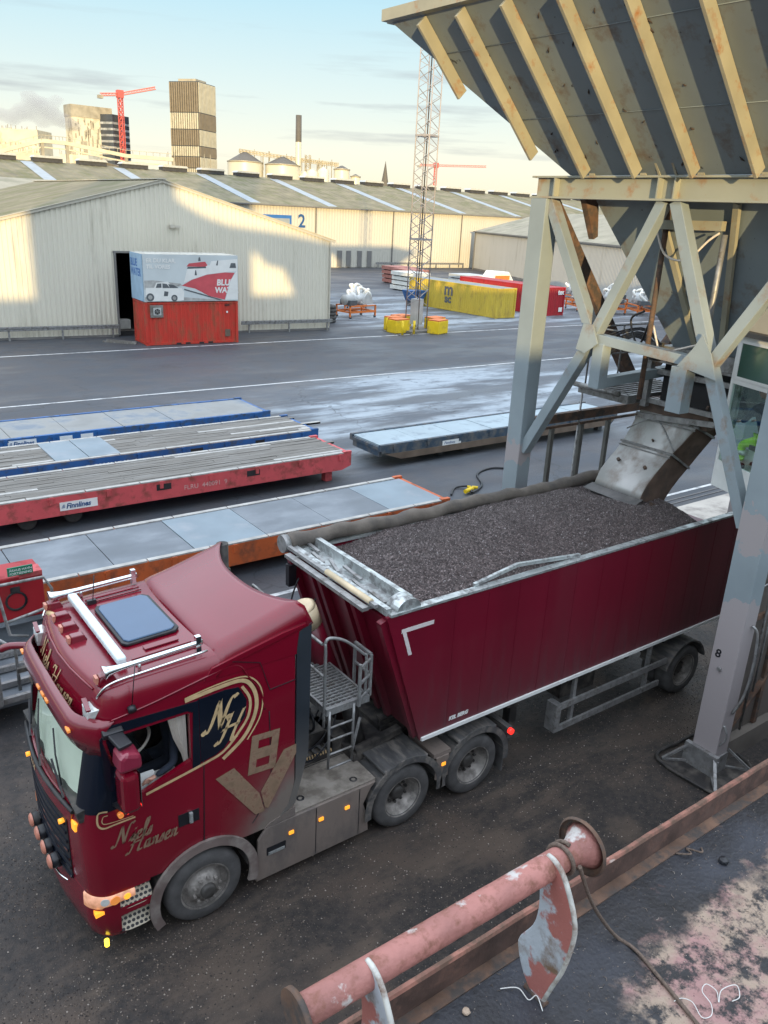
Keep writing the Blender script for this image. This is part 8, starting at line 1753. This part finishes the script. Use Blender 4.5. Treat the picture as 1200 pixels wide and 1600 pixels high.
# spilled cargo: grit on the quay and crumbs on the deck
def grit():
    cols = [(.025, .022, .022), (.05, .042, .038), (.09, .07, .055), (.20, .16, .13), (.34, .30, .26)]; ms = []
    for i, c in enumerate(cols): m_ = mat('grit_shade', c, .8, 0, .1, 1); M['grit%d' % i] = m_; ms.append('grit%d' % i)
    for nm, cnt, lb in (('spilled_grit', 85000, 'dark grit and crumbs of cargo spilled over the quay around the truck'), ('deck_crumbs', 11000, 'crumbs of cargo scattered over the ship deck')):
        w = MB(); rnd = random.Random(11)
        k = 0
        while k < cnt:
            if nm == 'spilled_grit':
                x = rnd.uniform(-3, 20); y = rnd.uniform(3.9, 13.5); d = .5+.5*noise.noise(Vector((x*.8, y*.8, 0)))
                lane = math.exp(-((y-7.0)/.9)**2)*.9+math.exp(-((y-5.0)/.8)**2)*.5+.35+(.5 if x < 3 and y > 7 else 0)
                if rnd.random() > d*lane*.9*(1 if y < 11 else .3): continue
                z = .001; r = rnd.choice((.004, .005, .007, .009, .013))*rnd.uniform(.8, 1.2)
            else:
                x = rnd.uniform(1, 8); y = rnd.uniform(0.4, 3.05); z = 3.2; r = rnd.uniform(.0015, .006)*(1 if rnd.random() < .97 else 1.8)
            k += 1; a = rnd.random()*6.28; c_, s_ = math.cos(a)*r, math.sin(a)*r
            w.ci = rnd.choices(range(5), (4, 5, 5, 2.2, .8))[0]
            w.add([(x+c_, y+s_, z), (x-s_*.8, y+c_*.8, z), (x-c_, y-s_, z), (x+s_*.8, y-c_*.8, z), (x+rnd.uniform(-r, r)*.4, y, z+r*rnd.uniform(.5, 1.0))], [(0, 1, 4), (1, 2, 4), (2, 3, 4), (3, 0, 4)])
        if nm == 'deck_crumbs':
            w.ci = 3
            for k in range(260):
                x = rnd.uniform(2.2, 7.5); y = rnd.uniform(.8, 3.0); a = rnd.random()*6.28; l_ = rnd.uniform(.012, .05); b_ = rnd.uniform(-.6, .6); w.ci = rnd.choice((2, 3, 3, 4))
                w.tube([(x, y, 3.202), (x+math.cos(a)*l_*.5, y+math.sin(a)*l_*.5, 3.207), (x+math.cos(a+b_)*l_, y+math.sin(a+b_)*l_, 3.202)], .0018, 4)
        tag(w.build(nm, ms, recalc=False), lb, 'grit', kind='stuff')
grit()
# ================================================================== SMOKE OVER THE TOWN (far left)
def smoke():
    mt = bpy.data.materials.new('chimney_smoke'); mt.use_nodes = True; nt = mt.node_tree; nt.nodes.clear(); L = nt.links.new
    o = N(nt, 'ShaderNodeOutputMaterial'); v = N(nt, 'ShaderNodeVolumePrincipled'); v.inputs['Color'].default_value = (.62, .60, .64, 1); v.inputs['Density'].default_value = .05
    L(v.outputs[0], o.inputs['Volume']); M['smoke'] = mt
    rnd = random.Random(8); me = bpy.data.meshes.new('smoke'); bm = bmesh.new()
    # centre line of the plume drifting to the left
    pts = [((170, 572, 50), 5), ((164, 574, 52), 7), ((157, 576, 56), 8), ((151, 578, 60), 9), ((147, 579, 64), 6), ((143, 580, 55), 8), ((136, 583, 52), 7), ((130, 585, 54), 6), ((124, 588, 57), 6), ((118, 590, 54), 6), ((111, 592, 53), 5), ((162, 574, 64), 4.5), ((153, 577, 50), 5)]
    for c, r in pts:
        bm2 = bmesh.new(); bmesh.ops.create_icosphere(bm2, subdivisions=3, radius=r)
        for q in bm2.verts: q.co *= 1+.35*noise.noise(q.co*.22+Vector(c)); q.co.z *= .62; q.co += Vector(c)
        m2_ = bpy.data.meshes.new('t'); bm2.to_mesh(m2_); bm.from_mesh(m2_); bm2.free(); bpy.data.meshes.remove(m2_)
    bm.to_mesh(me); bm.free(); o_ = bpy.data.objects.new('smoke', me); col.objects.link(o_)
    md = o_.modifiers.new('r', 'REMESH'); md.mode = 'VOXEL'; md.voxel_size = 1.6; realize(o_); o_.data.materials.clear(); o_.data.materials.append(mt)
    tag(o_, 'pale grey smoke drifting over the town at the far left', 'smoke', kind='stuff')
smoke()
# ================================================================== one object per separate piece
def split_loose(o, maxn=60, tol=.004):
    me = o.data; n = len(me.vertices); par = list(range(n))
    def find(a):
        while par[a] != a: par[a] = par[par[a]]; a = par[a]
        return a
    for e in me.edges:
        a, b_ = find(e.vertices[0]), find(e.vertices[1])
        if a != b_: par[a] = b_
    comps = {}
    for i in range(n): comps.setdefault(find(i), []).append(i)
    boxes = [[min(me.vertices[i].co[k] for i in c) for k in range(3)]+[max(me.vertices[i].co[k] for i in c) for k in range(3)] for c in comps.values()]; cl = list(comps.values())
    grp = list(range(len(cl)))
    def f2(a):
        while grp[a] != a: a = grp[a]
        return a
    for i in range(len(cl)):
        for j in range(i+1, len(cl)):
            A, B = boxes[i], boxes[j]
            if all(A[k] <= B[k+3]+tol and B[k] <= A[k+3]+tol for k in range(3)):
                a, b_ = f2(i), f2(j)
                if a != b_: grp[a] = b_
    sets = {}
    for i in range(len(cl)): sets.setdefault(f2(i), []).extend(cl[i])
    if not 1 < len(sets) <= maxn: return
    fo = {}
    for g_, vs in sets.items():
        for v in vs: fo[v] = g_
    first = True
    for g_, vs in list(sets.items()):
        vs = sorted(vs); mp_ = {v: i for i, v in enumerate(vs)}; faces = [p for p in me.polygons if fo[p.vertices[0]] == g_]
        nm = bpy.data.meshes.new(o.name); nm.from_pydata([me.vertices[v].co for v in vs], [], [[mp_[v] for v in p.vertices] for p in faces])
        for m_ in me.materials: nm.materials.append(m_)
        for q, p in zip(nm.polygons, faces): q.material_index = p.material_index; q.use_smooth = p.use_smooth
        c = o.copy(); c.data = nm; col.objects.link(c); c.parent = o.parent; c.matrix_parent_inverse = o.matrix_parent_inverse
        if first: keep = c; first = False
    for ch in list(o.children): ch.parent = keep; 
    nm = o.name; bpy.data.objects.remove(o, do_unlink=True); keep.name = nm
SPLIT = {'front_wall_x', 'front_wall', 'plinth', 'edge_strip', 'gusset_plate', 'end_beam', 'rest_leg', 'fork_pocket', 'lashing_bracket', 'window_strip', 'window_band', 'slat', 'support', 'cable_linkage', 'guard_bracket', 'cross_member', 'stiffener', 'transport_frame', 'hanging_cable', 'seat', 'roof_swage', 'roof_trim', 'fairing_top', 'batten', 'cross_frame', 'steel_patch', 'lid_strip', 'plug', 'paper_stack', 'screen_frame', 'conduit', 'grab_rail', 'bolt', 'wall_stiffener', 'pipework', 'eye', 'ear', 'rim_beam', 'foot_plate', 'bracing', 'code_mark', 'chute_flange', 'wiper', 'equipment_box', 'air_lines', 'walkway_rail', 'gate_frame', 'ladder', 'cover_linkage', 'outlet_frame', 'roof_plant', 'railing', 'corner_casting', 'cable_bundle', 'grating', 'superstructure_print', 'bridge_window_print', 'pickup_window_print', 'pickup_wheel_print', 'pickup_hub_print', 'sign_panel', 'corner_tape', 'vibrator_motor', 'grille_bar', 'wheel_nut', 'horn_bracket', 'board_joint'}
for o in list(bpy.data.objects):
    if o.type == 'MESH' and o.name.split('.')[0] in SPLIT and 'kind' not in o.keys(): split_loose(o, 100)
